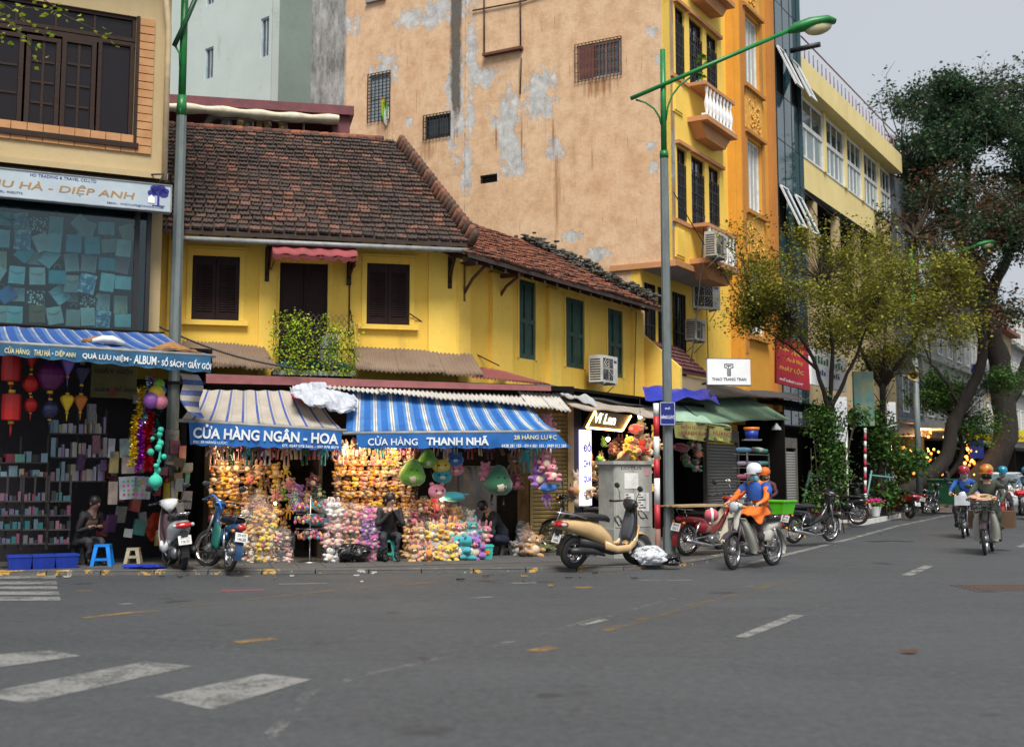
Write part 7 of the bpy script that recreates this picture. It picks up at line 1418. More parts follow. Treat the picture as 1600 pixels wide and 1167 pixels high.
 if rack:
  b = MB()
  for s in (-1, 1): b.tube([(-.5, s * .13, .78), (-.75, s * .12, .84), (-1.0, s * .09, .87), (-1.05, 0, .87)], .014, 7)
  b.box(-.98, -.78, -.08, .08, .85, .87); b.obj('rear_rack', chrome, t)
 MB().tube([(-.2, .1, .22), (-.28, .22, .01)], .011, 6).obj('side_stand', blackpl, t); return t
def cub(name, label, paint, guard, loc, rz, l1='29-V3', l2='204.31', turn=0.0, lean=0.0, basket=False, lamp='round', legs=True, group='parked motorbikes', mir=True, seatm=None):
 t = thing(name, label, 'motorbike', loc, rz, group); t.rotation_euler = (lean, 0, rz); L_ = lambda st, **k: MB().loft(st, **k)
 wheel(t, -.6, .295, .065, True); wheel(t, .6, .295, .06, True, turn)
 L_([(.42, 0, .8, .035, .06), (.36, 0, .66, .04, .07), (.22, 0, .5, .045, .06), (0, 0, .42, .05, .06), (-.15, 0, .5, .07, .1), (-.35, 0, .62, .1, .1), (-.62, 0, .66, .09, .08), (-.82, 0, .66, .06, .06)], n=14).obj('frame_cover', paint, t)
 L_([(-.78, 0, .76, .07, .03), (-.6, 0, .77, .12, .045), (-.2, 0, .775, .13, .05), (.02, 0, .74, .08, .04)], n=14, p=2.6).obj('seat', seatm or seat_m, t)
 for s in (-1, 1): L_([(-.5, s * .09, .52, .03, .05), (-.32, s * .11, .5, .035, .11), (-.12, s * .1, .5, .03, .07)], n=10).obj('side_cover', paint, t)
 if legs:
  for s in (-1, 1): MB().sheet(lambda a, b: (.46 - .3 * b + .05 * math.sin(a * 3.14), s * (.05 + .2 * a * (.6 + .4 * math.sin(b * 2.4))) , .82 - .56 * b - .02 * a), 8, 10, True, .006).obj('leg_shield', guard, t)
 L_([(.5, 0, .62, .03, .04), (.48, 0, .72, .055, .07), (.44, 0, .86, .06, .08), (.4, 0, .95, .07, .05)], n=12).obj('head_cowl', paint, t)
 for s in (-1, 1):
  MB().tube([(.44, s * .075, .8), (.52, s * .085, .55), (.6, s * .075, .3)], .022, 8, .016).obj('fork_leg', M('purple_brown_fork', (0.05, 0.03, 0.05), .4) if legs else engine_m, t); MB().tube([(-.15, s * .1, .35), (-.6, s * .1, .3)], .018, 7).obj('swing_arm', engine_m, t); MB().tube([(-.45, s * .13, .62), (-.58, s * .13, .32)], .022, 8).obj('shock_absorber', chrome, t)
 MB().sheet(lambda a, b: (.6 + .325 * math.sin(-1.1 + 2.0 * a), (b - .5) * .13, .295 + .325 * math.cos(-1.1 + 2.0 * a) - .03 * abs(b - .5) * 2), 12, 5, True, .005).obj('front_mudguard', M('dark_mudguard', (0.04, 0.03, 0.04), .4) if legs else paint, t)
 MB().sheet(lambda a, b: (-.6 + .33 * math.sin(-1.9 + 1.9 * a), (b - .5) * .12, .295 + .33 * math.cos(-1.9 + 1.9 * a) - .02 * abs(b - .5)), 12, 5, True, .005).obj('rear_mudguard', paint, t)
 L_([(-.2, 0, .3, .09, .09), (0, 0, .28, .11, .09), (.18, 0, .3, .08, .07), (.28, 0, .31, .07, .06)], n=12).obj('engine', engine_m, t); MB().cyl((0, -.12, .27), (0, .13, .27), .075, n=16).obj('crankcase', engine_m, t)
 MB().tube([(.25, -.08, .3), (.2, -.13, .2), (-.1, -.14, .18), (-.35, -.15, .22), (-.8, -.16, .3)], [.016, .018, .02, .04, .035], 9).obj('exhaust', chrome, t)
 for s in (-1, 1): MB().tube([(.03, s * .08, .24), (.03, s * .22, .24)], .014, 6).obj('foot_peg', seat_m, t)
 L_([(.38, 0, .99, .09, .03), (.44, 0, 1.0, .11, .05), (.52, 0, .99, .085, .05)], n=12).obj('handlebar_cover', paint if lamp == 'round' else blackpl, t)
 handlebar(t, .4, 1.01, .31, blackpl, paint, mir)
 MB().ball((.54, 0, .985), (.035, .085, .085), 14, 8).obj('headlight', clearlens, t); MB().lathe([(.078, .0), (.092, .01), (.092, -.03)], (.545, 0, .985), 18, 'x').obj('headlight_rim', chrome, t)
 for s in (-1, 1): MB().ball((.5, s * .16, .98), .03).obj('indicator', amber, t); MB().ball((-.86, s * .12, .6), .028).obj('indicator', amber, t)
 MB().ball((-.87, 0, .66), (.04, .07, .05)).obj('tail_light', redlens, t); plate(t, (-.93, 0, .52), .3, l1, l2)
 b = MB()
 for s in (-1, 1): b.tube([(-.5, s * .11, .8), (-.85, s * .1, .84), (-.92, 0, .84)], .01, 6); b.tube([(-.85, s * .1, .84), (-.75, s * .09, .7)], .008, 5)
 b.box(-.86, -.6, -.08, .08, .825, .84); b.obj('rear_rack', chrome, t)
 if basket:
  k = MB();
  for z in (.78, .86, .94, 1.0): q = .14 + (z - .78) * .2; k.tube([(.56, -q, z), (.56 + q * 1.6, -q, z), (.56 + q * 1.6, q, z), (.56, q, z), (.56, -q, z)], .005, 4)
  for y in [(i - 3) * .045 for i in range(7)]: k.tube([(.56, y, .78), (.78, y, .78), (.86, y * 1.25, 1.0)], .004, 4)
  k.obj('front_basket', black, t)
 MB().tube([(-.05, .1, .22), (-.12, .24, .01)] if group else [(-.05, .1, .22), (-.28, .13, .2)], .01, 6).obj('side_stand', blackpl, t); return t
white_p = paintm('white_bike_paint', (.72, .75, .74)); gold_p = paintm('champagne_gold_paint', (.62, .42, .2)); cub_p = paintm('cream_white_paint', (.55, .54, .46)); blk_p = paintm('black_bike_paint', (.015, .016, .02)); red_p = paintm('dark_red_paint', (.25, .01, .015)); blu_p = paintm('dark_blue_paint', (.02, .06, .14)); grn_p = paintm('army_green_paint', (.1, .11, .07)); grey_in = M('grey_inner_plastic', (0.09, 0.1, 0.12), .5)
def hd(dx, dy): return math.atan2(dy, dx)
def bike_at(px, py, dx, dy, z=None, xr=-.6):
 z = PZ if z is None else z; p = G(px, py, z); d = V((dx, dy, 0)).normalized(); return p - d * xr, hd(dx, dy)
p, r = bike_at(287, 890.5, -.40, .92, xr=-.62); scooter('parked_scooter', 'white scooter seen from behind, plate 779.77, beside the left lamp post', white_p, M('plum_inner_plastic', (.06, .03, .04), .5), p, r, turn=.35, lean=-.1)
p, r = bike_at(357, 893, -.5, .87); m2 = cub('parked_motorbike', 'dark blue motorbike with tilted white plate beside the white scooter', blu_p, blu_p, p, r, '29-H7', '146.20', turn=.6, lean=.16, legs=False, seatm=M('blue_black_seat', (.015, .02, .04), .5));
MB().tube([(.36, .28, 1.03), (.2, .2, 1.1), (.0, .16, 1.02), (-.1, .12, .9)], .014, 6).obj('blue_cable', M('bright_blue_cable', (.01, .2, .7), .4), m2); MB().loft([(-.35, .15, .45, .02, .16), (-.2, .18, .5, .04, .22), (-.02, .15, .5, .03, .2)], 10).obj('raincoat', M('dark_green_raincoat', (.01, .12, .1), .5, bump=.5), m2)
p, r = bike_at(895, 887.5, .82, .57, xr=-.62); gs = scooter('parked_scooter', 'champagne gold scooter parked side on at the kerb by the power cabinet', gold_p, grey_in, p, r, '29-E1', '318.06', turn=-.5, lean=.1)
p, r = bike_at(1072, 868, .76, .65); lb_ = cub('parked_motorbike', 'black motorbike behind the lamp post carrying flat bamboo mats', red_p, M('cream_shield', (.5, .45, .33), .4), p, r, '30-K4', '552.1', turn=.3, lean=.12)
mt_ = thing('bamboo_mat', 'flat bundle of bamboo mats tied across the black motorbike', 'mat', p + V((0, 0, .0)), r); [MB().box(-1.05 + k * .02, .3 - k * .03, -.3 + k * .085, -.22 + k * .085, .86 + .01 * (k % 2), .885 + .01 * (k % 2)).obj('slat', M('bamboo', (.42, .3, .16), .7, c2=(.3, .2, .1), sc=12, stretch=(.2, 1, 1)), mt_) for k in range(7)]
hm_ = MB(); hm_.lathe([(.125, 0), (.13, .05), (.115, .11), (.07, .155), (0, .17)], n=16); helmet_mesh = hm_
link('pink_helmet', MB().ball((0, 0, 0), (.13, .12, .12), 14, 9).mesh('pink_helmet', M('pink_shell', (.6, .12, .16), .25, coat=.4)), None, G(1112, 870, PZ) + V((.0, -.05, .72)), label='pink helmet with a white band hanging on the bike behind the lamp post', cat='helmet')
MB().lathe([(.126, -.02), (.132, 0), (.126, .02)], n=18, axis='x').obj('band', white, bpy.data.objects['pink_helmet'])
p, r = bike_at(1122, 858, .5, .85); cub('parked_motorbike', 'pale motorbike with chrome mirrors, second behind the lamp post', M('pale_grey_paint', (.5, .5, .5), .3), M('pale_grey_paint'), p, r, '29-Z5', '771.8', lean=.12, mir='chrome')
p, r = bike_at(1240, 849, .75, .6); cub('parked_motorbike', 'black motorbike showing its wheel behind the rider in orange', blk_p, blk_p, p, r, '29-N6', '308.15', lean=.12, legs=False)
p, r = bike_at(1341, 820, -.8, .5); cub('parked_motorbike', 'black motorbike parked between the two planters', blk_p, blk_p, p, r, '30-F9', '415.62', lean=.12, legs=False)
p, r = bike_at(1421, 810, -.3, .95); scooter('parked_scooter', 'dark red scooter seen from behind past the white planter box', red_p, blackpl, p, r, '29-D2', '660.94', lean=.12, rack=False)
p, r = bike_at(1444, 803, .6, .8); cub('parked_motorbike', 'dark motorbike leaning beside the loudspeaker pole', blk_p, blk_p, p, r, '29-M1', '121.7', lean=.14, legs=False)
p, r = bike_at(1375, 796, -.6, .8); scooter('parked_scooter', 'black scooter half hidden behind the second leafy tree', blk_p, blackpl, p, r, lean=.1, rack=False)
p, r = bike_at(1290, 822, .3, .9); scooter('parked_scooter', 'grey scooter half hidden behind the first leafy tree', M('grey_bike_paint', (.12, .13, .14), .3), blackpl, p, r, lean=.1, rack=False)
p, r = bike_at(962, 862, -.9, .3); cub('parked_motorbike', 'dark motorbike standing behind the gold scooter by the violet sign', blk_p, blk_p, p, r, '29-T8', '903.5', lean=.1, legs=False)
# people
skin = M('skin', (0.5, 0.3, 0.2), .55, c2=(.44, .25, .16), sc=4); hair = M('black_hair', (0.012, 0.01, 0.01), .5)
def lerp(a, b, t): return a + (b - a) * t
def person(name, label, loc, rz, J, mats, head_yaw=0.0, extras=(), group=None, wide=1.0):
 """J: joints (x forward, y left, z up). One skin surface; faces are given cloth or skin by the nearest bone"""
 t = thing(name, label, 'person', loc, rz, group); vs = []; es = []; rad = []; tag = []
 def v(p, r, g): vs.append(tuple(p)); rad.append(r); tag.append(g); return len(vs) - 1
 def e(a, b): es.append((a, b)); return b
 P = {k: V(q) for k, q in J.items() if k != 'cuff'}; k = wide
 pel = v(P['pelvis'], (.135 * k, .115 * k), 'legs'); wa = e(pel, v(lerp(P['pelvis'], P['chest'], .45), (.125 * k, .11 * k), 'top')); ch = e(wa, v(P['chest'], (.155 * k, .12 * k), 'top')); ch2 = e(ch, v(lerp(P['chest'], P['neck'], .6), (.12 * k, .1 * k), 'top'))
 nk = e(ch2, v(P['neck'], (.052, .052), 'skin')); fwd = (V((math.cos(head_yaw), math.sin(head_yaw), 0))); hd_ = P['head']; up = (hd_ - P['neck']).normalized()
 h1 = e(nk, v(hd_ - up * .05 + fwd * .012, (.068, .075), 'skin')); h2 = e(h1, v(hd_ + up * .03, (.078, .088), 'skin')); e(h2, v(hd_ + up * .1, (.055, .065), 'hair'))
 for s in ('l', 'r'):
  sh_ = e(ch2, v(P['sh_' + s], (.062 * k, .062 * k), 'top')); el = e(sh_, v(P['el_' + s], (.046 * k, .046 * k), 'top')); wr = e(el, v(P['wr_' + s], (.03, .032), J.get('cuff', 'top')))
  d = (P['hd_' + s] - P['wr_' + s]).normalized(); pm = e(wr, v(P['wr_' + s] + d * .055, (.03, .022), 'hand')); sd = d.cross(V((0, 0, 1))).normalized(); dn = J.get('curl_' + s, (0, 0, -1)); dn = V(dn)
  for i, (o_, l_) in enumerate(((-.027, .062), (-.009, .072), (.009, .068), (.027, .055))):
   a = e(pm, v(P['wr_' + s] + d * .1 + sd * o_, (.0095, .0095), 'hand')); b = e(a, v(P['wr_' + s] + d * (.1 + l_ * .5) + sd * o_ + dn * l_ * .25, (.009, .009), 'hand')); e(b, v(P['wr_' + s] + d * (.1 + l_ * .55) + sd * o_ + dn * l_ * .75, (.008, .008), 'hand'))
  q = e(pm, v(P['wr_' + s] + d * .06 + sd * (.045 if s == 'l' else -.045), (.011, .011), 'hand')); e(q, v(P['wr_' + s] + d * .1 + sd * (.05 if s == 'l' else -.05) + dn * .02, (.009, .009), 'hand'))
  hp = e(pel, v(P['hp_' + s], (.095 * k, .095 * k), 'legs')); kn = e(hp, v(P['kn_' + s], (.062 * k, .066 * k), 'legs')); an = e(kn, v(P['an_' + s], (.04, .042), 'legs')); ft = (P['to_' + s] - P['an_' + s]); fl_ = e(an, v(P['an_' + s] + ft * .35 + V((0, 0, -.03)), (.042, .038), 'shoe')); e(fl_, v(P['to_' + s], (.034, .026), 'shoe'))
 me = bpy.data.meshes.new('body'); me.from_pydata(vs, es, []); o = bpy.data.objects.new('body', me); COL.objects.link(o)
 m = o.modifiers.new('s', 'SKIN'); m.use_smooth_shade = True; sk = me.skin_vertices[0].data
 for i, r_ in enumerate(rad): sk[i].radius = r_; sk[i].use_root = (i == 0)
 u = o.modifiers.new('u', 'SUBSURF'); u.levels = 2; bpy.context.view_layer.update(); nm = bpy.data.meshes.new_from_object(o.evaluated_get(bpy.context.evaluated_depsgraph_get())); bpy.data.objects.remove(o)
 order = ['top', 'legs', 'skin', 'hand', 'shoe', 'hair']; nm.materials.clear(); [nm.materials.append(mats.get(g, skin)) for g in order]
 segs = [(V(vs[a]), V(vs[b]), tag[b], tag[a]) for a, b in es]
 for pgn in nm.polygons:
  c = pgn.center; best = None
  for a, b, gb_, ga in segs:
   ab = b - a; q = max(0, min(1, (c - a).dot(ab) / ab.length_squared)); d = (a + ab * q - c).length - (.0 if gb_ != 'hand' else .0)
   if best is None or d < best[0]: best = (d, gb_ if q > .35 or gb_ == ga else ga)
  pgn.material_index = order.index(best[1]); pgn.use_smooth = True
 ns = [q.normal.copy() for q in nm.vertices]
 for q, n_ in zip(nm.vertices, ns):
  if (q.co - P['head']).length > .2 and all((q.co - P['wr_' + s]).length > .2 for s in 'lr'): q.co += n_ * (.03 * noise.noise(q.co * 9) + .02 * noise.noise(q.co * 22))
 nm.name = 'body'; body = link('body', nm, t)
 f = MB(); side = V((-fwd.y, fwd.x, 0)); c = hd_ + fwd * .082
 if 'noface' not in extras:
  n_ = MB().ball(hd_ + fwd * .1 - up * .02, (.02, .016, .026), 8, 6); n_.obj('nose', mats.get('skin', skin), t)
  for s in (-1, 1): MB().ball(hd_ + fwd * .083 + side * s * .032 + up * .012, (.011, .012, .008), 8, 5).obj('eye', black, t); MB().ball(hd_ + side * s * .083, (.02, .012, .032), 8, 6).obj('ear', mats.get('skin', skin), t)
  MB().ball(hd_ + fwd * .082 - up * .058, (.012, .024, .007), 8, 5).obj('mouth', M('lip', (.35, .1, .08), .5), t)
 if 'hair' in extras or 'longhair' in extras:
  b = MB().ball(hd_ + up * .035 - fwd * .02, (.098, .096, .098), 14, 9)
  if 'longhair' in extras: b.ball(hd_ - fwd * .055 - up * .06, (.06, .085, .11), 12, 8)
  b.obj('hair', hair, t)
 for x in extras:
  if isinstance(x, tuple) and x[0] == 'helmet':
   b = MB(); b.lathe([(.118, -.03), (.128, -.0), (.125, .05), (.098, .1), (.05, .128), (0, .134)], tuple(hd_ + up * .066), 18); b.obj('helmet', x[1], t)
   vz = MB().sheet(lambda a, b_: tuple(hd_ + up * .03 + (fwd * math.cos((a - .5) * 1.7) + side * math.sin((a - .5) * 1.7)) * (.118 + .055 * b_) + up * (.0 - .012 * b_)), 10, 2, True, .006); vz.obj('helmet_peak', x[2] if len(x) > 2 else x[1], t)
   MB().tube([tuple(hd_ + side * .1 + up * .01), tuple(hd_ - up * .1 + fwd * .03), tuple(hd_ - side * .1 + up * .01)], .006, 5).obj('chin_strap', black, t)
  if isinstance(x, tuple) and x[0] == 'mask': MB().sheet(lambda a, b_: tuple(hd_ + (fwd * math.cos((a - .5) * 2.4) + side * math.sin((a - .5) * 2.4)) * (.094 + .02 * math.cos((a - .5) * 2.8) * math.sin(b_ * 3.1)) + up * (-.012 - .088 * b_)), 12, 6, True, .003).obj('face_mask', x[1], t)
 return t
def ride(lean=.0, wide=.3):
 J = dict(pelvis=(-.3, 0, .87), chest=(-.2 + lean, 0, 1.17), neck=(-.17 + lean, 0, 1.37), head=(-.13 + lean, 0, 1.49), cuff='top')
 for s, k in (('l', 1), ('r', -1)): J.update({'sh_' + s: (-.18 + lean, k * .18, 1.31), 'el_' + s: (.04 + lean * .5, k * .3, 1.1), 'wr_' + s: (.2, k * .3, 1.05), 'hd_' + s: (.34, k * .28, 1.02), 'hp_' + s: (-.25, k * .1, .86), 'kn_' + s: (.13, k * .2, .72), 'an_' + s: (.03, k * .2, .33), 'to_' + s: (.2, k * .21, .27)})
 return J
cloth = lambda n, c, r=.75: M(n, c, r, c2=tuple(x * .7 for x in c), sc=5, bump=.4, bs=7)
orange_j = cloth('orange_jacket', (.8, .16, .01)); blue_j = cloth('blue_jacket', (.015, .09, .38)); dkt = cloth('dark_trousers', (.05, .035, .04)); mask_b = cloth('pale_blue_mask', (.2, .55, .68))
# rider on the cream cub
fp = G(1145, 890, 0); dv = V((-.68, -.73, 0)).normalized(); bp = fp - dv * .6; br_ = hd(dv.x, dv.y)
cub('moving_motorbike', 'cream and plum motorbike ridden across the road by the rider in orange', cub_p, cub_p, bp, br_, '29-B1', '486.3', turn=.15, group=None, mir=False)
rd1 = person('person', 'motorbike rider in blue and orange jacket, white helmet and pale blue mask', bp, br_, ride(.02), dict(top=orange_j, legs=dkt, skin=skin, hand=skin, shoe=M('brown_shoe', (.05, .03, .02), .5), hair=hair), -.15, (('helmet', M('white_helmet', (.75, .77, .8), .25, coat=.5)), ('mask', mask_b)), wide=1.12)
J = ride(.02); b = MB(); b.loft([(-.27, 0, 1.0, .2, .11, .1), (-.2, 0, 1.14, .21, .14, .1), (-.17, 0, 1.26, .215, .125, .0), (-.16, 0, 1.345, .1, .09, 0)], 16) if False else None
def torso_shell(par, m, z0=1.08, z1=1.37, lean=.02):
 MB().sheet(lambda a, c: (-.17 + lean - .12 * (1 - c) * .3 + (.165 - .05 * c ** 3) * math.cos(a * 6.2832) * .92, (.195 - .115 * c ** 4) * math.sin(a * 6.2832) + .03 * noise.noise(V((math.cos(a * 6.28) * 3, math.sin(a * 6.28) * 3, c * 4))), z0 + (z1 - z0) * c + .006 * math.sin(a * 25)), 26, 8).obj('jacket_yoke', m, par)
torso_shell(rd1, blue_j)
for s, k in (('l', 1), ('r', -1)): MB().tube([(-.16, k * .16, 1.31), (-.1, k * .235, 1.24), (-.04, k * .27, 1.17)], [.085, .078, .068], 12).obj('sleeve', blue_j, rd1)
MB().sheet(lambda a, c: (-.15 + .4 * c * (1 - .1 * a), -.26 + .52 * a + .02 * math.sin(c * 9), 1.0 - .18 * c - .06 * math.sin(a * 3.14) * -1 + .02 * math.sin(a * 17 + c * 8) - .1 * abs(a - .5) * 2), 20, 14, True, .01).obj('orange_rain_flap', orange_j, rd1)
link('green_crate', None); cr_ = bpy.data.objects['green_crate']; cr_.location = bp - dv * .78 + V((0, 0, .84)); cr_.rotation_euler = (0, 0, br_); cr_['label'] = 'lime green lidded box strapped on the back of the moving motorbike'; cr_['category'] = 'box'
lime = M('lime_plastic', (.12, .62, .02), .35); MB().add([(-.17, -.2, 0), (.17, -.2, 0), (.17, .2, 0), (-.17, .2, 0), (-.2, -.24, .2), (.2, -.24, .2), (.2, .24, .2), (-.2, .24, .2)], [(3, 2, 1, 0), (4, 5, 6, 7), (0, 1, 5, 4), (1, 2, 6, 5), (2, 3, 7, 6), (3, 0, 4, 7)]).obj('tub', lime, cr_); MB().box(-.215, .215, -.255, .255, .2, .225).obj('lid', lime, cr_)
# green rider straight ahead with a loaded front
fp = G(1540, 867, 0); dv = V((-.46, -.89, 0)).normalized(); bp = fp - dv * .6; br_ = hd(dv.x, dv.y)
cub('moving_motorbike', 'dusty green motorbike with a loaded front basket coming straight ahead', grn_p, cub_p, bp, br_, '29-X5', '019.9', basket=True, group=None)
ar = cloth('army_green_jacket', (.045, .055, .035)); person('person', 'rider in army green jacket, yellow and red helmet and black mask', bp, br_, ride(.03), dict(top=ar, legs=cloth('army_green_trousers', (.03, .04, .03)), skin=skin, hand=cloth('green_gloves', (.02, .1, .04)), shoe=black, hair=hair), 0, (('helmet', M('ochre_red_helmet', (.4, .2, .03), .3, c2=(.5, .03, .02), sc=9, lo=.5, hi=.52)), ('mask', black)), wide=1.1)
bl = sack('flower_bundle', bp + dv * .66 + V((0, 0, .98)), (.17, .22, .14), M('pale_cabbage_bundle', (.55, .42, .25), .8, c2=(.5, .2, .15), sc=10, bump=.8, bs=9), 'pale bundle of vegetables heaped in the basket of the green motorbike', 'bundle', br_)
for s, c in ((1, 'left'), (-1, 'right')): MB().box(-.2, .2, -.12, .12, -.16, .16).obj('pannier_box', M('cardboard_brown', (.11, .06, .03), .8), None, bp - dv * .72 + V((-dv.y, dv.x, 0)) * s * .3 + V((0, 0, .62)), (0, 0, br_), label='brown carton slung on the rider\'s %s of the dusty green motorbike' % c, cat='carton')
# blue rider behind him
fp = G(1506, 841, 0); dv = V((-.42, -.9, 0)).normalized(); bp = fp - dv * .6; br_ = hd(dv.x, dv.y)
cub('moving_motorbike', 'dark motorbike with a white front box ridden by the rider in blue', blk_p, blk_p, bp, br_, '29-S2', '745.6', legs=False, group=None); MB().box(-.12, .12, -.16, .16, -.12, .1).obj('front_box', M('pale_box', (.5, .52, .55), .5), None, bp + dv * .62 + V((0, 0, .88)), (0, 0, br_), label='pale plastic box at the handlebar of the blue rider', cat='box')
person('person', 'rider in bright blue jacket with dark red helmet and grey mask', bp, br_, ride(.03), dict(top=blue_j, legs=dkt, skin=skin, hand=skin, shoe=black, hair=hair), 0, (('helmet', M('dark_red_helmet', (.35, .02, .04), .25, coat=.4)), ('mask', cloth('grey_mask', (.4, .4, .5)))))
fp = G(1568, 826, 0); bp = fp - dv * .6; cub('moving_motorbike', 'motorbike half hidden behind the dusty green one', red_p, red_p, bp, br_, '29-A8', '230.4', legs=False, group=None); cyan_h = M('cyan_helmet', (.01, .22, .36), .25, coat=.4)
person('person', 'rider with cyan helmet and blue mask behind the army green rider', bp, br_, ride(.02), dict(top=cloth('grey_green_jacket', (.08, .1, .09)), legs=dkt, skin=skin, hand=skin, shoe=black, hair=hair), 0, (('helmet', cyan_h), ('mask', mask_b)))
sack('red_bag', bp + V((.42, -.2, .86)), (.2, .15, .16), M('red_bag_cloth', (.5, .02, .03), .6, bump=.4), 'red shoulder bag beside the rider with the cyan helmet', 'bag')
fp = G(1604, 812, 0); bp = fp - dv * .6; cub('moving_motorbike', 'motorbike cut by the right edge of the picture', blk_p, blk_p, bp, br_, '29-P3', '554.7', legs=False, group=None)
person('person', 'rider with cyan helmet at the very edge, beside the silver car', bp, br_, ride(0), dict(top=cloth('slate_blue_jacket', (.08, .16, .24)), legs=dkt, skin=skin, hand=skin, shoe=black, hair=hair), 0, (('helmet', cyan_h), ('mask', black)))
# woman in black on the teal stool, man crouching among the bags
def seated(h, lean=.12, hands=None):
 J = dict(pelvis=(0, 0, h + .06), chest=(.06 + lean * .6, 0, h + .36), neck=(.1 + lean, 0, h + .55), head=(.15 + lean, 0, h + .68), cuff='top')
 for s, k in (('l', 1), ('r', -1)): J.update({'sh_' + s: (.08 + lean, k * .17, h + .49), 'el_' + s: (.22, k * .22, h + .24), 'wr_' + s: (.36, k * .14, h + .3), 'hd_' + s: (.42, k * .05, h + .34), 'hp_' + s: (.03, k * .1, h + .06), 'kn_' + s: (.42, k * .12, h + .1), 'an_' + s: (.36, k * .1, .1), 'to_' + s: (.52, k * .1, .04)})
 return J
J = seated(.33); J['wr_l'] = (.3, .07, .82); J['hd_l'] = (.28, .02, .92); J['el_l'] = (.3, .2, .6); J['wr_r'] = (.33, -.02, .8); J['hd_r'] = (.28, .0, .9); J['el_r'] = (.28, -.2, .6)
wp0 = A.P(A.f(606, 840, 1.75)[0], 1.72, PZ); black_c = cloth('black_blouse', (.018, .015, .018)); charc = cloth('charcoal_trousers', (.03, .03, .035))
person('person', 'woman in dark clothes sitting on the teal stool with hands at her chin', wp0, hd(.25, -.97), J, dict(top=black_c, legs=charc, skin=skin, hand=skin, shoe=black, hair=hair), .3, ('longhair',))
J = seated(.22, .25); J['wr_l'] = (.5, .1, .3); J['hd_l'] = (.6, .06, .22); J['el_l'] = (.4, .22, .36); J['wr_r'] = (.48, -.1, .32); J['hd_r'] = (.58, -.06, .22); J['el_r'] = (.38, -.24, .38); J['head'] = (.46, 0, .86)
mp0 = G(790, 868, PZ) + V((0, .12, 0)); person('person', 'man in dark jacket bending over the teal basket', mp0, hd(-.85, -.5), J, dict(top=cloth('dark_green_black_jacket', (.012, .02, .02)), legs=cloth('dark_jeans', (.015, .02, .045)), skin=skin, hand=skin, shoe=M('sandal', (.1, .05, .04), .6), hair=hair), .0, ('hair',)); stool(mp0, blackpl, 'small dark stool under the man bending over the basket', .22, .24)
# people further off
def standing(h=1.62):
 k = h / 1.7; J = dict(pelvis=(0, 0, .92 * k), chest=(.01, 0, 1.2 * k), neck=(.02, 0, 1.43 * k), head=(.05, 0, 1.57 * k), cuff='top')
 for s, q in (('l', 1), ('r', -1)): J.update({'sh_' + s: (0, q * .18, 1.36 * k), 'el_' + s: (.05, q * .26, 1.1 * k), 'wr_' + s: (.22, q * .2, 1.02 * k), 'hd_' + s: (.32, q * .14, 1.02 * k), 'hp_' + s: (0, q * .1, .88 * k), 'kn_' + s: (.03, q * .11, .48 * k), 'an_' + s: (0, q * .11, .09), 'to_' + s: (.16, q * .12, .04)})
 return J
person('person', 'shopkeeper with orange cap standing beside the cloth stall behind the rider', G(1199, 838, PZ), hd(-.6, -.8), standing(1.5), dict(top=cloth('maroon_coat', (.08, .02, .03)), legs=dkt, skin=skin, hand=skin, shoe=black, hair=hair), 0, (('helmet', M('orange_cap', (.7, .15, .01), .6)),))
person('person', 'dark clothed figure standing by the green waste cart', G(1482, 792, PZ), hd(-.9, .2), standing(1.66), dict(top=cloth('navy_coat', (.015, .02, .04)), legs=dkt, skin=skin, hand=skin, shoe=black, hair=hair), 0, ('hair',))
J = seated(.3, .2); person('person', 'shadowy figure sitting in the dim souvenir shop near the blue stool', L.P(L.f(124, 872, .2)[0], .1, PZ), hd(.8, -.5), J, dict(top=black_c, legs=charc, skin=M('shaded_skin', (.25, .14, .1), .6), hand=M('shaded_skin'), shoe=black, hair=hair), 0, ('hair',)); stool(L.P(L.f(124, 872, .2)[0], .1, PZ), blackpl, 'dark stool under the figure in the souvenir shop', .3, .26)  # skin colour darkened to stand for the gloom of the shop
sack('red_bag', G(236, 872, PZ) + V((0, .25, .25)), (.17, .14, .5), M('red_orange_bag', (.6, .05, .01), .5, bump=.5), 'bright red bag hanging behind the front of the white scooter', 'bag')
# silver car coming along the street
cp = G(1568, 803, 0); car = thing('silver_car', 'silver grey hatchback coming along the street behind the riders', 'car', cp, hd(-.5, -.87)); carp = paintm('silver_car_paint', (.45, .47, .5))
MB().loft([(2.05, 0, .5, .6, .16), (2.0, 0, .55, .8, .26), (1.7, 0, .6, .86, .3), (1.0, 0, .66, .88, .36), (-1.6, 0, .68, .88, .4), (-2.0, 0, .66, .8, .34)], 18, 4).obj('body', carp, car)
MB().loft([(1.05, 0, .98, .72, .06), (.5, 0, 1.15, .68, .24), (.1, 0, 1.2, .66, .28), (-1.2, 0, 1.18, .66, .28), (-1.8, 0, 1.0, .62, .12)], 16, 4).obj('cabin', glass_mat('car_glass', (.1, .13, .14), .05), car); MB().loft([(.2, 0, 1.45, .56, .03), (-.5, 0, 1.47, .58, .04), (-1.2, 0, 1.44, .55, .03)], 12, 4).obj('roof', carp, car)
for s in (-1, 1):
 MB().ball((1.93, s * .62, .66), (.12, .18, .1)).obj('headlight', clearlens, car); MB().ball((.75, s * .96, .98), (.08, .1, .08)).obj('mirror', carp, car)
 for x in (1.3, -1.35): w = link('wheel', MB().cyl((0, -.1, 0), (0, .1, 0), .18, n=14).mesh('hub', engine_m), car, (x, s * .8, .31)); MB().lathe([(.2, -.1), (.28, -.1), (.31, -.06), (.31, .06), (.28, .1), (.2, .1)], n=22, axis='y').obj('tyre', tyre_m, w)
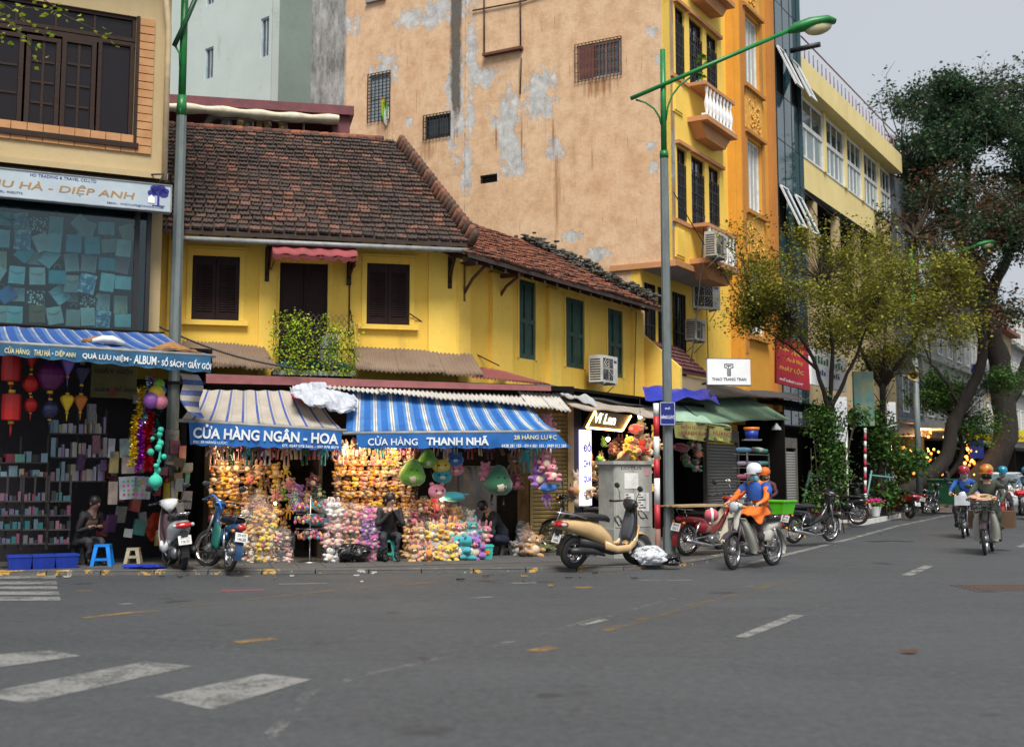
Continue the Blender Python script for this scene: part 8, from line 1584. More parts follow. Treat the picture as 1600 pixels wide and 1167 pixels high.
MB().box(2.04, 2.1, -.4, .4, .42, .52).obj('grille', black, car); MB().box(2.1, 2.11, -.25, .25, .28, .39).obj('number_plate', plate_m, car)
# street furniture
pole_m = M('galvanised_pole', (.17, .2, .2), .55, .2, c2=(.12, .145, .145), sc=7, stretch=(1, 1, .3), bump=.15); green_m = M('green_enamel', (.008, .2, .04), .4, c2=(.008, .14, .03), sc=5, bump=.1); glassy = M('lamp_bowl', (.5, .45, .25), .15)
def lamp_head(par, p, d, s=1.0):
 d = d.normalized(); sd = V((-d.y, d.x, 0)); up = V((0, 0, 1)); Mx = Matrix((d, sd.normalized(), up)).transposed().to_4x4(); Mx.translation = p
 b = MB(); b.M = Mx; b.loft([(0, 0, 0, .05 * s, .05 * s), (.1 * s, 0, .03 * s, .1 * s, .09 * s), (.35 * s, 0, .06 * s, .15 * s, .11 * s), (.65 * s, 0, .07 * s, .15 * s, .09 * s), (.8 * s, 0, .04 * s, .08 * s, .04 * s)], 14).obj('lamp_housing', green_m, par)
 c = MB(); c.M = Mx; c.ball((.5 * s, 0, -.02 * s), (.24 * s, .12 * s, .13 * s), 14, 8).obj('lamp_bowl', glassy, par)
b0 = G(1046, 868, PZ); Yp = b0.y; Q = lambda x, y, Y=Yp: AT(x, y, Y); lp = thing('street_lamp', 'grey street lamp with bright green arm in front of the peach wall', 'street lamp', b0)
loc = lambda x, y: Q(x, y) - b0
zj = loc(1035, 243).z; MB().cyl((0, 0, 0), (0, 0, zj), .095, .075, 8).cyl((0, 0, 0), (0, 0, .5), .12, .11, 8).obj('pole', pole_m, lp)
MB().cyl((0, 0, zj), (0, 0, loc(1034, 78).z), .055, .05, 12).cyl((0, 0, zj - .05), (0, 0, zj + .08), .08, .08, 12).obj('upper_pole', green_m, lp)
a0, a1 = loc(985, 156), loc(1236, 48); a0.y = a1.y = -.06; MB().tube([a0, a1], .04, 10).obj('arm', green_m, lp); lamp_head(lp, a1 - V((.06, 0, .03)), V((1, 0, .16)), 1.1)
for cp in ([(993, 157), (1008, 161), (1022, 171), (1030, 184), (1033, 196)], [(1080, 121), (1062, 134), (1050, 150), (1043, 168), (1040, 190)]):
 MB().tube([loc(*q) + V((0, -.03, 0)) for q in cp], .018, 6).obj('scroll_brace', green_m, lp)
b1 = G(263, 876, PZ); lp2 = thing('street_lamp', 'grey street lamp standing before the old striped awning, green at the top', 'street lamp', b1); h1 = AT(283, 172, b1.y) - b1; h2 = AT(291, -60, b1.y) - b1
MB().cyl((0, 0, 0), (0, 0, h1.z), .115, .09, 8).obj('pole', pole_m, lp2); MB().cyl((0, 0, h1.z), (0, 0, h2.z), .065, .06, 12).cyl((0, 0, h1.z - .1), (0, 0, h1.z + .25), .095, .075, 12).obj('upper_pole', green_m, lp2)
p, q, r_ = (AT(x, y, b1.y) - b1 for x, y in ((275, 76), (293, 38), (322, -30))); dg_ = M('dark_green_enamel', (.01, .08, .03), .4); MB().tube([p + V((0, -.12, 0)), q + V((0, -.12, 0)), r_ + V((0, -.12, 0))], .045, 8).obj('arm', dg_, lp2); p2 = AT(283, 96, b1.y) - b1
MB().tube([p + V((.02, -.1, 0)), (p + p2) / 2 + V((.04, -.08, 0)), p2 + V((0, -.06, -.1))], .02, 6).obj('brace', green_m, lp2)
z0 = (AT(262, 793, b1.y) - b1).z; MB().cyl((0, 0, z0), (0, 0, z0 + .44), .122, .12, 16).obj('yellow_notice', M('yellow_poster', (.65, .5, .02), .6, c2=(.35, .3, .3), sc=16, lo=.6, hi=.63), lp2); MB().cyl((0, 0, z0 + .46), (0, 0, z0 + 1.3), .1195, .1165, 16).obj('torn_posters', M('torn_poster', (.22, .22, .21), .8, c2=(.09, .1, .1), sc=11), lp2)
sp = AT(1043, 646, Yp - .16); ss = thing('street_sign', 'small navy blue street name sign fixed to the right lamp post', 'sign', (sp.x, sp.y, sp.z - .21), R(4)); MB().box(-.14, .14, -.012, 0, 0, .42).obj('plate', M('sign_navy', (.01, .02, .2), .4), ss); wp_ = M('sign_white_print', (.7, .72, .8), .5)
stext('PHỐ', .09, .05, wp_, ss, (-.045, -.0145, .28), bold=.02); stext('HÀNG LƯỢC', .24, .09, wp_, ss, (-.12, -.0145, .1), bold=.03); f = MB(); [f.box(*q) for q in ((-.13, .13, -.0135, -.0122, .012, .02), (-.13, .13, -.0135, -.0122, .4, .408), (-.13, -.122, -.0135, -.0122, .021, .399), (.122, .13, -.0135, -.0122, .021, .399))]; f.obj('border', wp_, ss)
# red and white post
rp0 = G(1028, 872, PZ); rt = AT(1026, 630, rp0.y).z; post = thing('striped_post', 'red and white banded warning post between the power cabinet and lamp post', 'post', rp0); ys = [872, 826, 788, 747, 717, 682, 650, 630]
for k in range(7):
 za, zb = AT(1026, ys[k], rp0.y).z - PZ, AT(1026, ys[k + 1], rp0.y).z - PZ; MB().cyl((0, 0, max(0, za)), (0, 0, zb), .05, n=12).obj('band', (M('worn_post_base', (.25, .12, .1), .8), M('post_red', (.5, .02, .03), .5), whitep)[0 if k == 0 else (1 if k % 2 else 2)], post)
for o in (lp, lp2):
 for c in o.children:
  if c.name.startswith('pole'): c.data.polygons.foreach_set('use_smooth', [False] * len(c.data.polygons))
# power cabinet
c0 = G(958, 872, PZ); c1 = G(1022, 869, PZ); cf = Frame(c0.x, c0.y, c1.x - c0.x, c1.y - c0.y + .0); cw = (c1 - c0).length; cz = cf.f(990, 720)[1]; pcb = fthing(cf, 'power_cabinet', 'grey roadside power cabinet covered in stickers, graffiti and torn papers', 'cabinet')
cm_ = M('cabinet_grey', (.4, .4, .36), .7, c2=(.27, .27, .24), sc=3, bump=.2); MB().box(.03, cw - .03, 0, .45, .55, cz - .06).obj('body', cm_, pcb); MB().box(0, cw, -.03, .48, 0, .549).obj('plinth', concrete, pcb); MB().box(-.02, cw + .02, -.05, .5, cz - .06, cz).obj('lid', cm_, pcb)
for k in range(2): MB().box(.05 + k * (cw - .1) / 2, .05 + (k + 1) * (cw - .1) / 2 - .012, -.014, -.001, .58, cz - .09).obj('door', cm_, pcb)
inkm = M('black_ink', (.03, .03, .035), .6); stext('LOTUS', cw * .5, .05, inkm, pcb, (cw * .2, -.0155, cz - .15), bold=.01)
for x, z, w_, h_, nm in ((.2, cz - .48, .3, .27, 'white_notice'), (.2, cz - .86, .2, .3, 'printed_notice'), (.42, cz - .86, .2, .3, 'printed_notice'), (.5, .85, .16, .32, 'torn_paper'), (.56, cz - .26, .08, .12, 'pink_sticker')):
 x *= cw / .72; o = MB().box(x, x + w_, -.02, -.0145, z, z + h_).obj(nm, whitep if nm != 'pink_sticker' else M('pink_sticker', (.7, .3, .35), .5), pcb)
 if nm == 'printed_notice': t_ = MB(); [t_.box(x + .02, x + w_ - .02 - .05 * (k % 3), -.0225, -.0205, z + .04 + k * .045, z + .06 + k * .045) for k in range(6)]; t_.obj('print', inkm, o, kind='stuff')
gr = MB(); rn = random.Random(4)
for k in range(4): x, z = rn.uniform(.1, cw - .2), rn.uniform(.6, .85); gr.tube([(x + .12 * math.sin(j * 1.3 + k), -.017, z + .1 * math.cos(j * 1.7 + k)) for j in range(9)], .006, 4)
gr.obj('graffiti', inkm, pcb, kind='stuff')
# overhead cables
cbl = M('black_cable', (.02, .02, .02), .6)
def cable(label, a, b, sag, r=.012):
 a, b = V(a), V(b); MB().tube([a.lerp(b, t_ / 12) - V((0, 0, sag * math.sin(math.pi * t_ / 12))) for t_ in range(13)], r, 5).obj('cable', cbl, None, label=label, cat='cable')
cable('thick black cable sagging over the old awning past the lean-to roof', AT(237, 505, 20.6), A.P(A.f(470, 578, 1.2)[0], 1.3, A.f(470, 578, 1.2)[1]), .12, .018)
cable('thin cable slanting from the right brown shutter to the wing roof foot', A.P(*[A.f(640, 490, .1)[0]], .1, A.f(640, 490, .1)[1]), W.P(1.2, .2, W.f(770, 570, .2)[1]), .05)
cable('cable dropping down the yellow bay front beside the air conditioners', Tf.P(bx1 + .1, .2, 15), Tf.P(bx1 + .5, .15, 4.6), 0); cable('loop of cable hanging from the tall house to the entrance roof', Tf.P(1.4, 1.2, Tf.f(1072, 330, 1)[1]), Tf.P(.3, 1.2, Tf.f(1040, 560, 1)[1]), .3, .016); cable('cable running down the edge of the yellow wing', W.P(7.9, .12, 5.4), W.P(7.7, .12, 3.1), 0, .01)
for k in range(4): cable(('first', 'second', 'third', 'fourth')[k] + ' of four cables sagging across the cream block towards the trees', W.P(22 + k, 1.2, 10.5 - k * .8), W.P(48, 2.5, 8 + k * .7), 1.2 + .3 * k, .02)
for k, (a, b) in enumerate((((1052, 300), (1250, 560)), ((1130, 380), (1440, 600)), ((1250, 290), (1440, 585)), ((1255, 300), (1600, 520)), ((1110, 600), (1265, 545)), ((1035, 560), (1105, 610)))): cable('%s thin wire strung between the house fronts and the far poles' % ord_[k], AT(*a, 29 + k * 2), AT(*b, 34 + k * 5), .5, .014)
# loudspeaker pole with far lamp
b2 = G(1438, 796, PZ); lp3 = thing('street_lamp', 'distant street lamp with a thin green arm rising over the young trees', 'street lamp', b2); l3 = lambda x, y: AT(x, y, b2.y) - b2
MB().cyl((0, 0, 0), (0, 0, l3(1436, 560).z), .13, .11, 10).obj('pole', pole_m, lp3); MB().cyl((0, 0, l3(1436, 560).z), (0, 0, l3(1434, 392).z), .07, .06, 10).obj('upper_pole', green_m, lp3); MB().tube([l3(1418, 426), l3(1527, 383)], .05, 8).obj('arm', green_m, lp3); lamp_head(lp3, l3(1524, 384), V((1, 0, .12)), 1.0)
sk = l3(1424, 588); ls = thing('loudspeaker', 'round tan horn loudspeaker on the distant lamp pole', 'loudspeaker', b2 + sk + V((0, -.25, 0)), R(-20)); hm2 = M('tan_horn', (.5, .36, .16), .5); MB().lathe([(.21, -.2), (.2, -.17), (.1, .05), (.05, .2)], n=20, axis='y').obj('horn', hm2, ls); MB().lathe([(.0, -.05), (.07, -.06), (.09, .1)], n=12, axis='y').obj('core', M('dark_horn', (.06, .05, .03), .6), ls)
# waste cart
wc = thing('waste_cart', 'dark green wheeled waste cart at the kerb beneath the trees', 'waste cart', G(1478, 800, PZ), hd(.5, .86)); wm_ = M('dark_green_cart', (.01, .1, .04), .5); MB().add([(-.55, -.4, .3), (.55, -.4, .3), (.55, .4, .3), (-.55, .4, .3), (-.7, -.5, 1.15), (.7, -.5, 1.15), (.7, .5, 1.15), (-.7, .5, 1.15)], [(3, 2, 1, 0), (4, 5, 6, 7), (0, 1, 5, 4), (1, 2, 6, 5), (2, 3, 7, 6), (3, 0, 4, 7)]).obj('bin', wm_, wc); MB().box(-.74, .74, -.54, .54, 1.151, 1.2).obj('rim', wm_, wc)
for sx in (-1, 1):
 for sy in (-1, 1): MB().cyl((sx * .5, sy * .36 - .03, .13), (sx * .5, sy * .36 + .03, .13), .13, n=14).cyl((sx * .5, sy * .36, .13), (sx * .5, sy * .36, .3), .025).obj('wheel', tyre_m, wc)
# planters
flower = leaf_mat('magenta_petal', (.65, .01, .2), (.8, .05, .35)); greenl = leaf_mat('fresh_green_leaf', (.03, .12, .015), (.1, .28, .03), (.25, .42, .06)); soil = M('soil', (.05, .035, .025), .95)
def planter(pa, pb, label, fence):
 a, b = G(*pa, PZ), G(*pb, PZ); F = Frame(a.x, a.y, b.x - a.x, b.y - a.y); l = (b - a).length; t = fthing(F, 'flower_planter', label, 'planter'); MB().box(0, l, .0, .8, 0, .14).obj('box', whitep if not fence else concrete, t); MB().box(.05, l - .05, .05, .75, .141, .16).obj('soil', soil, t)
 fl, gl = MB(), MB(); rn = random.Random(len(label))
 if fence:
  for k in range(int(l / .09)): x = k * .09; MB().prism([(x, 0), (x + .055, 0), (x + .055, .26), (x + .0275, .31), (x, .26)], -.04, -.02).obj('picket', whitep, t)
  MB().box(0, l, -.019, -.005, .12, .15).obj('fence_rail', whitep, t)
  for k in range(900): add_leaf(gl, V((rn.uniform(0, l), rn.uniform(.05, .7), .2 + rn.random() * .25)), .07, rn)
  for k in range(800): add_leaf(fl, V((rn.uniform(0, l), rn.uniform(0, .7), .36 + rn.random() * .16)), .06, rn, -.4)
 else:
  for x in (l * .45, l * .75):
   MB().lathe([(.12, .15), (.19, .42), (.2, .45), (.17, .45)], (x, .2, 0), 14).obj('flower_pot', white, t)
   for k in range(160): add_leaf(fl, V((x + rn.gauss(0, .14), .2 + rn.gauss(0, .12), .52 + rn.random() * .16)), .07, rn, -.4)
   for k in range(160): add_leaf(gl, V((x + rn.gauss(0, .15), .2 + rn.gauss(0, .12), .45 + rn.random() * .15)), .09, rn)
 fl.obj('blossoms', flower, t, kind='stuff'); gl.obj('foliage', greenl, t, kind='stuff')
planter((1252, 836), (1312, 824), 'planter of magenta flowers behind a low white picket fence', True); planter((1350, 817), (1408, 806), 'long low white planter box with two pots of magenta flowers', False)
teal = M('teal_steel', (.12, .3, .28), .5)
def tree_guard(label, legs, bar):
 t = thing('tree_guard', label, 'tree support', G(*legs[0][0], PZ))
 o = t.location.copy()
 for (pb, pt) in legs: g = G(*pb, PZ); MB().tube([g - o, AT(*pt, g.y + .2) - o], .028, 6).obj('leg', teal, t)
 (x0, y0), (x1, y1) = bar; Y = o.y + .2; MB().tube([AT(x0, y0, Y) - o, AT(x1, y1, Y) - o], .026, 6).obj('crossbar', teal, t)
tree_guard('teal steel support frame around the first leafy tree', [((1246, 830), (1266, 735)), ((1300, 828), (1288, 700)), ((1318, 815), (1300, 745))], ((1262, 743), (1300, 746))); tree_guard('teal steel support frame around the second leafy tree', [((1348, 812), (1362, 735)), ((1394, 806), (1380, 720)), ((1402, 800), (1388, 740))], ((1358, 742), (1394, 746)))
p = G(1326, 818, PZ); MB().cyl((0, 0, 0), (0, 0, 2.6), .03).obj('thin_post', whitep, None, p, label='thin white post between the two leafy trees', cat='post'); p = G(1352, 812, PZ); st_ = thing('ribbon_post', 'post wound with red and white ribbon beside the second leafy tree', 'post', p)
for k in range(14): MB().cyl((.02 * k * .3, 0, k * .2), (.02 * (k + 1) * .3, 0, k * .2 + .2), .04).obj('ribbon', (M('ribbon_red', (.4, .02, .06), .6), whitep)[k % 2], st_)
# trees
bark = M('dark_bark', (.03, .022, .017), .9, c2=(.014, .011, .009), sc=5, stretch=(1, 1, .3), bump=.6); twigm = M('brown_twig', (.05, .035, .02), .85)
def curve(P, k=5):
 if len(P) < 3: return P
 Q = [P[0] * 2 - P[1]] + P + [P[-1] * 2 - P[-2]]; out = []
 for i in range(1, len(Q) - 2):
  for j in range(k): t = j / k; out.append(.5 * (2 * Q[i] + (Q[i + 1] - Q[i - 1]) * t + (2 * Q[i - 1] - 5 * Q[i] + 4 * Q[i + 1] - Q[i + 2]) * t * t + (3 * Q[i] - Q[i - 1] - 3 * Q[i + 1] + Q[i + 2]) * t ** 3))
 return out + [P[-1]]
def tree(name, label, base, trunk, r0, blobs, nleaf, ls, lm, ntwig, seed, trunk_r1=None, spread=.45, bk=None, limbs=(), droop=.3, lm2=None, frac2=0.0):
 """trunk: points from the base; blobs: (centre, radii, weight) volumes that the branches grow into"""
 rn = random.Random(seed); t = thing(name, label, 'tree', base); b = MB(); pts = curve([V(p) for p in trunk]); N = len(pts); r1 = trunk_r1 or r0 * .55
 b.tube(pts, [r0 * (1.25 if i == 0 else 1) * (1 - i / (N - 1)) + r1 * i / (N - 1) for i in range(N)], 10)
 for lb in limbs: L_ = curve([V(p) for p in lb[0]]); b.tube(L_, [lb[1] * (1 - i / (len(L_) - 1)) + lb[2] * i / (len(L_) - 1) for i in range(len(L_))], 8)
 b.v = [tuple(V(q) + noise.noise_vector(V(q) * (.9 / max(r0, .1) ** .5)) * r0 * .35 + noise.noise_vector(V(q) * 4) * r0 * .1) for q in b.v]; b.obj('trunk', bk or bark, t); tw = MB(); lv = MB(); lv2 = MB(); forks = [pts[-1]] + ([pts[-4]] if N > 6 else []) + [V(lb[0][-1]) for lb in limbs]; ws = [q[2] for q in blobs]; per = nleaf / max(1, ntwig)
 for k in range(ntwig):
  c, rad, _ = rn.choices(blobs, ws)[0]; d = V((rn.gauss(0, 1), rn.gauss(0, 1), rn.gauss(0, 1))).normalized() * rn.random() ** .45; e = V(c) + V((d.x * rad[0], d.y * rad[1], d.z * rad[2])); s = min(forks, key=lambda q: (q - e).length + rn.random() * .6)
  m1 = s.lerp(e, .35) + V((rn.gauss(0, .12), rn.gauss(0, .12), rn.gauss(.15, .12))) * (e - s).length * .5; m2 = s.lerp(e, .72) + V((rn.gauss(0, .08), rn.gauss(0, .08), rn.gauss(.1, .08))) * (e - s).length * .5; L0 = (e - s).length; rr = r1 * .22 * (.4 + rn.random() * .6)
  tw.tube([s, m1, m2, e], [rr, rr * .6, rr * .35, rr * .15], 5, caps=False)
  for q in range(2): w0 = m2.lerp(e, rn.random()); w1 = w0 + V((rn.gauss(0, 1), rn.gauss(0, 1), rn.gauss(.2, .7))) * spread * .9; tw.tube([w0, w0.lerp(w1, .5) + V((0, 0, .03)), w1], [rr * .25, rr * .18, rr * .08], 4, caps=False)
  cen = [e, m2.lerp(e, .5), w1, w0]; tg = lv2 if rn.random() < frac2 else lv
  for q in range(int(per * rn.uniform(.3, 1.7))): add_leaf(tg, rn.choice(cen) + V((rn.gauss(0, spread * .42), rn.gauss(0, spread * .42), rn.gauss(0, spread * .3))), ls * rn.uniform(.6, 1.3), rn, droop)
 tw.obj('branches', bk or twigm, t, kind='stuff'); lv.obj('crown', lm, t, kind='stuff')
 if lv2.v: lv2.obj('tinted_leaves', lm2, t, kind='stuff')
 return t
lime_l = leaf_mat('olive_young_leaf', (.09, .095, .01), (.2, .2, .015), (.36, .35, .04)); dark_l = leaf_mat('dark_green_leaf', (.012, .035, .018), (.03, .075, .034), (.07, .13, .05), .35); red_l = leaf_mat('reddish_leaf', (.06, .022, .015), (.14, .055, .028), (.05, .08, .025)); mid_l = leaf_mat('mid_green_leaf', (.02, .07, .015), (.07, .16, .03), (.15, .28, .05))
def rel(px, py, Y, b): return AT(px, py, Y) - b
t1 = G(1292, 832, PZ); y = t1.y; r_ = lambda px, py, dy=0.0: tuple(rel(px, py, y + dy, t1));
def blobs(c, n, W_, H_, D_, r, f, seed): q = random.Random(seed); return [(f(c[0] + q.uniform(-W_, W_), c[1] + q.uniform(-H_, H_) * (1 if k % 3 else .5), q.uniform(-D_, D_)), (r * q.uniform(.6, 1.5), r * q.uniform(.6, 1.4), r * q.uniform(.35, .8)), 1) for k in range(n)]
tree('street_tree', 'young street tree with sparse olive leaves in front of the red sign', t1, [(0, 0, 0), r_(1294, 760), r_(1296, 690), r_(1296, 640)], .12, blobs((1285, 455), 30, 132, 92, 1.7, .55, r_, 1) + [(r_(1165, 500), (.6, .6, .4), 1.5), (r_(1190, 450), (.6, .6, .4), 1.5), (r_(1260, 365), (.6, .6, .3), 1.2)], 17000, .082, lime_l, 620, 11, .06, .36, limbs=[([r_(1296, 645), r_(1270, 560), r_(1230, 500)], .07, .025), ([r_(1296, 645), r_(1330, 570), r_(1360, 500)], .06, .025), ([r_(1296, 645), r_(1300, 540), r_(1285, 440)], .06, .02), ([r_(1280, 580), r_(1220, 530), r_(1180, 510)], .04, .015)], droop=.0)
t2 = G(1376, 810, PZ); y2 = t2.y; r2 = lambda px, py, dy=0.0: tuple(rel(px, py, y2 + dy, t2))
tree('street_tree', 'second young street tree with olive crown left of the loudspeaker pole', t2, [(0, 0, 0), r2(1377, 740), r2(1378, 660), r2(1380, 600)], .14, blobs((1400, 480), 26, 110, 95, 2.2, .85, r2, 2), 17000, .11, lime_l, 560, 12, .09, .45, limbs=[([r2(1380, 605), r2(1350, 560), r2(1330, 490)], .08, .03), ([r2(1380, 605), r2(1420, 540), r2(1460, 480)], .08, .03), ([r2(1380, 600), r2(1385, 500), r2(1400, 420)], .06, .02)], droop=.0)
def climber(name, label, b, blobs, n, ls, lm, seed, fl=0): rn = random.Random(seed); t = thing(name, label, 'plant', b); lv = MB(); st = MB(); [st.tube([(rn.gauss(0, .15), rn.gauss(0, .12), 0), (c[0] + rn.gauss(0, .2), c[1], c[2])], .012, 4) for c, r, w in blobs for _ in range(4)]; [add_leaf(lv, V(c) + V((rn.gauss(0, .45) * r[0], rn.gauss(0, .45) * r[1], rn.gauss(0, .45) * r[2])), ls * rn.uniform(.6, 1.3), rn, .5) for c, r, w in blobs for _ in range(int(n * w))]; st.obj('stem', twigm, t); lv.obj('foliage', lm, t, kind='stuff')
climber('leafy_creeper', 'bright green creeper growing up the trunk of the first street tree', t1, [(r_(1296, 700), (.35, .3, 1.1), .5), (r_(1285, 655), (.5, .4, .5), .25), (r_(1310, 740), (.35, .3, .7), .2), (r_(1272, 780), (.35, .3, .5), .15), (r_(1340, 650, 1), (.4, .3, .3), .12)], 2600, .1, mid_l, 5); climber('leafy_creeper', 'glossy green shrub foliage around the trunk of the second street tree', t2, [(r2(1380, 690), (.55, .5, .9), .4), (r2(1420, 720), (.7, .5, .5), .3), (r2(1365, 650), (.4, .4, .5), .15), (r2(1385, 770), (.5, .4, .5), .2)], 2600, .14, mid_l, 6)
pl_ = G(1365, 806, PZ) + V((0, .2, 0)); climber('potted_shrub', 'low dark shrub growing out of the white planter box', pl_, [((0, 0, .5), (.7, .3, .35), .5), ((.6, .2, .5), (.4, .3, .3), .3)], 900, .09, mid_l, 8)
# the old leaning tree and the large one at the right
t3 = G(1452, 800, PZ) + V((0, 6, 0)); y3 = t3.y; r3 = lambda px, py, dy=0.0: tuple(rel(px, py, y3 + dy, t3))
tree('leaning_tree', 'dark old tree leaning right from the kerb with reddish brown foliage', t3, [(0, 0, 0), r3(1468, 730), r3(1490, 660), r3(1525, 590), r3(1535, 530), r3(1515, 450)], .3, blobs((1510, 390), 26, 120, 110, 3.5, 1.25, r3, 3), 14000, .17, red_l, 330, 13, .2, .6, limbs=[([r3(1515, 455), r3(1470, 400), r3(1430, 370)], .18, .07), ([r3(1515, 455), r3(1550, 390), r3(1590, 330)], .18, .07), ([r3(1500, 640), r3(1480, 600), r3(1455, 570)], .12, .05)], lm2=dark_l, frac2=.55)
t4 = G(1572, 790, PZ) + V((0, 6, 0)); y4 = t4.y; r4 = lambda px, py, dy=0.0: tuple(rel(px, py, y4 + dy, t4))
tree('large_tree', 'huge dark green street tree with forking trunk at the right edge', t4, [(0, 0, 0), r4(1568, 700), r4(1566, 620), r4(1560, 560), r4(1535, 470), r4(1500, 360)], .62, blobs((1520, 240), 40, 120, 125, 5, 1.6, r4, 4) + blobs((1500, 160), 8, 50, 40, 3, 1.3, r4, 5) + blobs((1660, 220), 10, 70, 130, 4, 1.8, r4, 6), 46000, .19, dark_l, 900, 14, .4, .6, limbs=[([r4(1562, 640), r4(1610, 570), r4(1660, 470)], .42, .2), ([r4(1505, 370), r4(1450, 310), r4(1420, 280)], .3, .1), ([r4(1540, 480), r4(1580, 380), r4(1600, 280)], .32, .12), ([r4(1500, 365), r4(1510, 280), r4(1510, 200)], .28, .1)])
t5 = G(1500, 797, PZ) + V((0, 5, 0)); y5 = t5.y; r5 = lambda px, py: tuple(rel(px, py, y5, t5)); tree('street_tree', 'small bushy tree with dark leaves below the white and blue sign', t5, [(0, 0, 0), r5(1500, 720), r5(1495, 660)], .14, [(r5(1465, 610), (1.5, 1.2, 1.0), 2), (r5(1525, 665), (1.1, 1, .9), 1.4), (r5(1575, 590), (1, 1, .5), .7)], 9000, .13, mid_l, 160, 15, .09, .5)
t6 = Cf.P(2.2, -3.5, RZ); tree('rooftop_plant', 'leafy potted tree standing on the roof of the cream block', t6, [(0, 0, 0), (.1, 0, 1.0), (.1, 0, 1.8)], .05, [((0, 0, 2.2), (.9, .8, 1.1), 3), ((.8, 0, 1.0), (1.0, .8, .8), 1.6)], 3200, .14, dark_l, 90, 16, .03, .35)
t7 = W.P(40, -4, 0); tree('background_tree', 'dark tree showing over the roof behind the end of the cream block', t7, [(0, 0, 0), (0, 0, 6), (.2, 0, 12)], .3, [((-.5, 0, 14.5), (3, 2.5, 2.2), 3), ((1.5, 0, 13), (2.5, 2, 2), 2)], 9000, .2, dark_l, 150, 17, .2, .7)
# leaves on a twig reaching in from the top left, near the house
tn = thing('leafy_branch', 'thin branch with bright yellow green leaves reaching in at the upper left', 'branch', AT(-60, -40, 14)); lv = MB(); tw = MB(); rn = random.Random(31); o = tn.location
for (a, b) in (((-60, -30), (75, 60)), ((-40, -50), (110, 25)), ((20, 10), (170, 58)), ((10, 30), (60, 92)), ((-50, -10), (20, 75))):
 P0, P1 = AT(*a, 14) - o, AT(*b, 14) - o; m = P0.lerp(P1, .5) + V((0, rn.gauss(0, .15), .06)); tw.tube([P0, m, P1], .008, 5)
 for k in range(26): s = rn.random(); add_leaf(lv, (P0.lerp(m, s * 2) if s < .5 else m.lerp(P1, s * 2 - 1)) + V((rn.gauss(0, .05), rn.gauss(0, .15), rn.gauss(0, .06))), rn.uniform(.05, .095), rn, .2)
tw.obj('twig', twigm, tn); lv.obj('leaves', leaf_mat('yellow_green_leaf', (.2, .3, .01), (.4, .48, .03)), tn, kind='stuff')
# houses further down the street
def far_house(name, label, u0, u1, h, m, out=0.0, storey=3.3, wm=winglass, fm=whitep, roof=None):
 F = W.sub(u0, out); t = fthing(F, name, label, 'house'); w_ = u1 - u0; MB().box(0, w_, 0, 9, 3.2, h).obj('wall', m, t); MB().box(0, w_, 2.2, 2.4, 0, 3.2).obj('shop_back', dark, t); MB().box(w_ - .15, w_, .0, 2.2, 0, 3.199).obj('party_wall', dark, t)
 n = max(1, int(w_ / 2.2)); z = 4.2
 while z + 1.8 < h:
  for k in range(n): x = (k + .5) * w_ / n; casement(t, x - .65, x + .65, z, z + 1.7, -.02, fm, wm, 2, 2, .07)
  MB().box(.1, w_ - .1, -.35, -.001, z - .5, z - .35).obj('ledge', m, t); z += storey
 if roof: MB().prism([(-.3, h), (w_ + .3, h), (w_ + .3, h + .25), (-.3, h + .25)], -.6, 9).obj('roof', roof, t)
 return t, F
E = CU + CW
gw = M('grey_ribbed_sheet', (.2, .22, .25), .6, c2=(.12, .13, .15), sc=3); far_house('far_house', 'tall grey metal clad house just past the cream block', E + .3, E + 5.6, 15.0, gw); r_b = MB(); [r_b.box(k * .22, k * .22 + .1, -.06, -.001, 4, 15) for k in range(24)]; Fg = W.sub(E + .3); r_b.obj('rib_panel', gw, [o for o in S.objects if o.name.startswith('far_house')][0], kind='stuff')
f1 = far_house('far_house', 'dim pale house with balcony above the lantern lit shop', E + 5.9, E + 14, 9.5, wall_mat('dim_pale_plaster', (.4, .4, .36), (.3, .3, .28), (.12, .12, .1), .5)); far_house('far_house', 'house with dark teal roof edge behind the leaning tree', E + 14.2, E + 24, 11.5, concrete, roof=M('dark_teal_roof', (.02, .12, .11), .6)); far_house('far_house', 'cream house with a white blue-flowered sign at the right edge', E + 24.2, E + 36, 10.8, cream, roof=M('red_brown_roof', (.22, .07, .04), .8)); far_house('far_house', 'last grey house of the row, largely hidden by the big tree', E + 36.2, E + 62, 13, concrete)
F1 = f1[1]; cn_ = thing('flat_canopy', 'flat white edged canopy over the lantern lit shop', 'canopy', F1.P(-3, 0, 3.5), F1.rz); MB().box(0, 9.5, -2.2, -.01, 0, .28).obj('slab', whitep, cn_)
gl = M('red_gold_glow', (.8, .1, .02), .6, emit=(1, .25, .04), es=1.6); yg = M('warm_glow', (1, .6, .2), .5, emit=(1, .5, .12), es=1.4); rn = random.Random(6)
for k in range(60):
 px, py = rn.choice(((1408, 1440), (1440, 1480), (1505, 1530))), 0; px = rn.uniform(*px); py = rn.uniform(668, 745); Y = 58 + rn.random() * 2; s = rn.uniform(.07, .17); rdl = rn.random() < .5
 MB().lathe([(.02, -.5 * s), (.4 * s, -.3 * s), (.5 * s, 0), (.4 * s, .3 * s), (.02, .5 * s)], n=9).obj('shop_lantern', gl if rdl else yg, None, AT(px, py, Y), label=('red glowing lantern' if rdl else 'small amber glowing lamp') + ' in the far lantern shop', cat='lantern', group='red lanterns in the far shop' if rdl else 'amber lamps in the far shop')
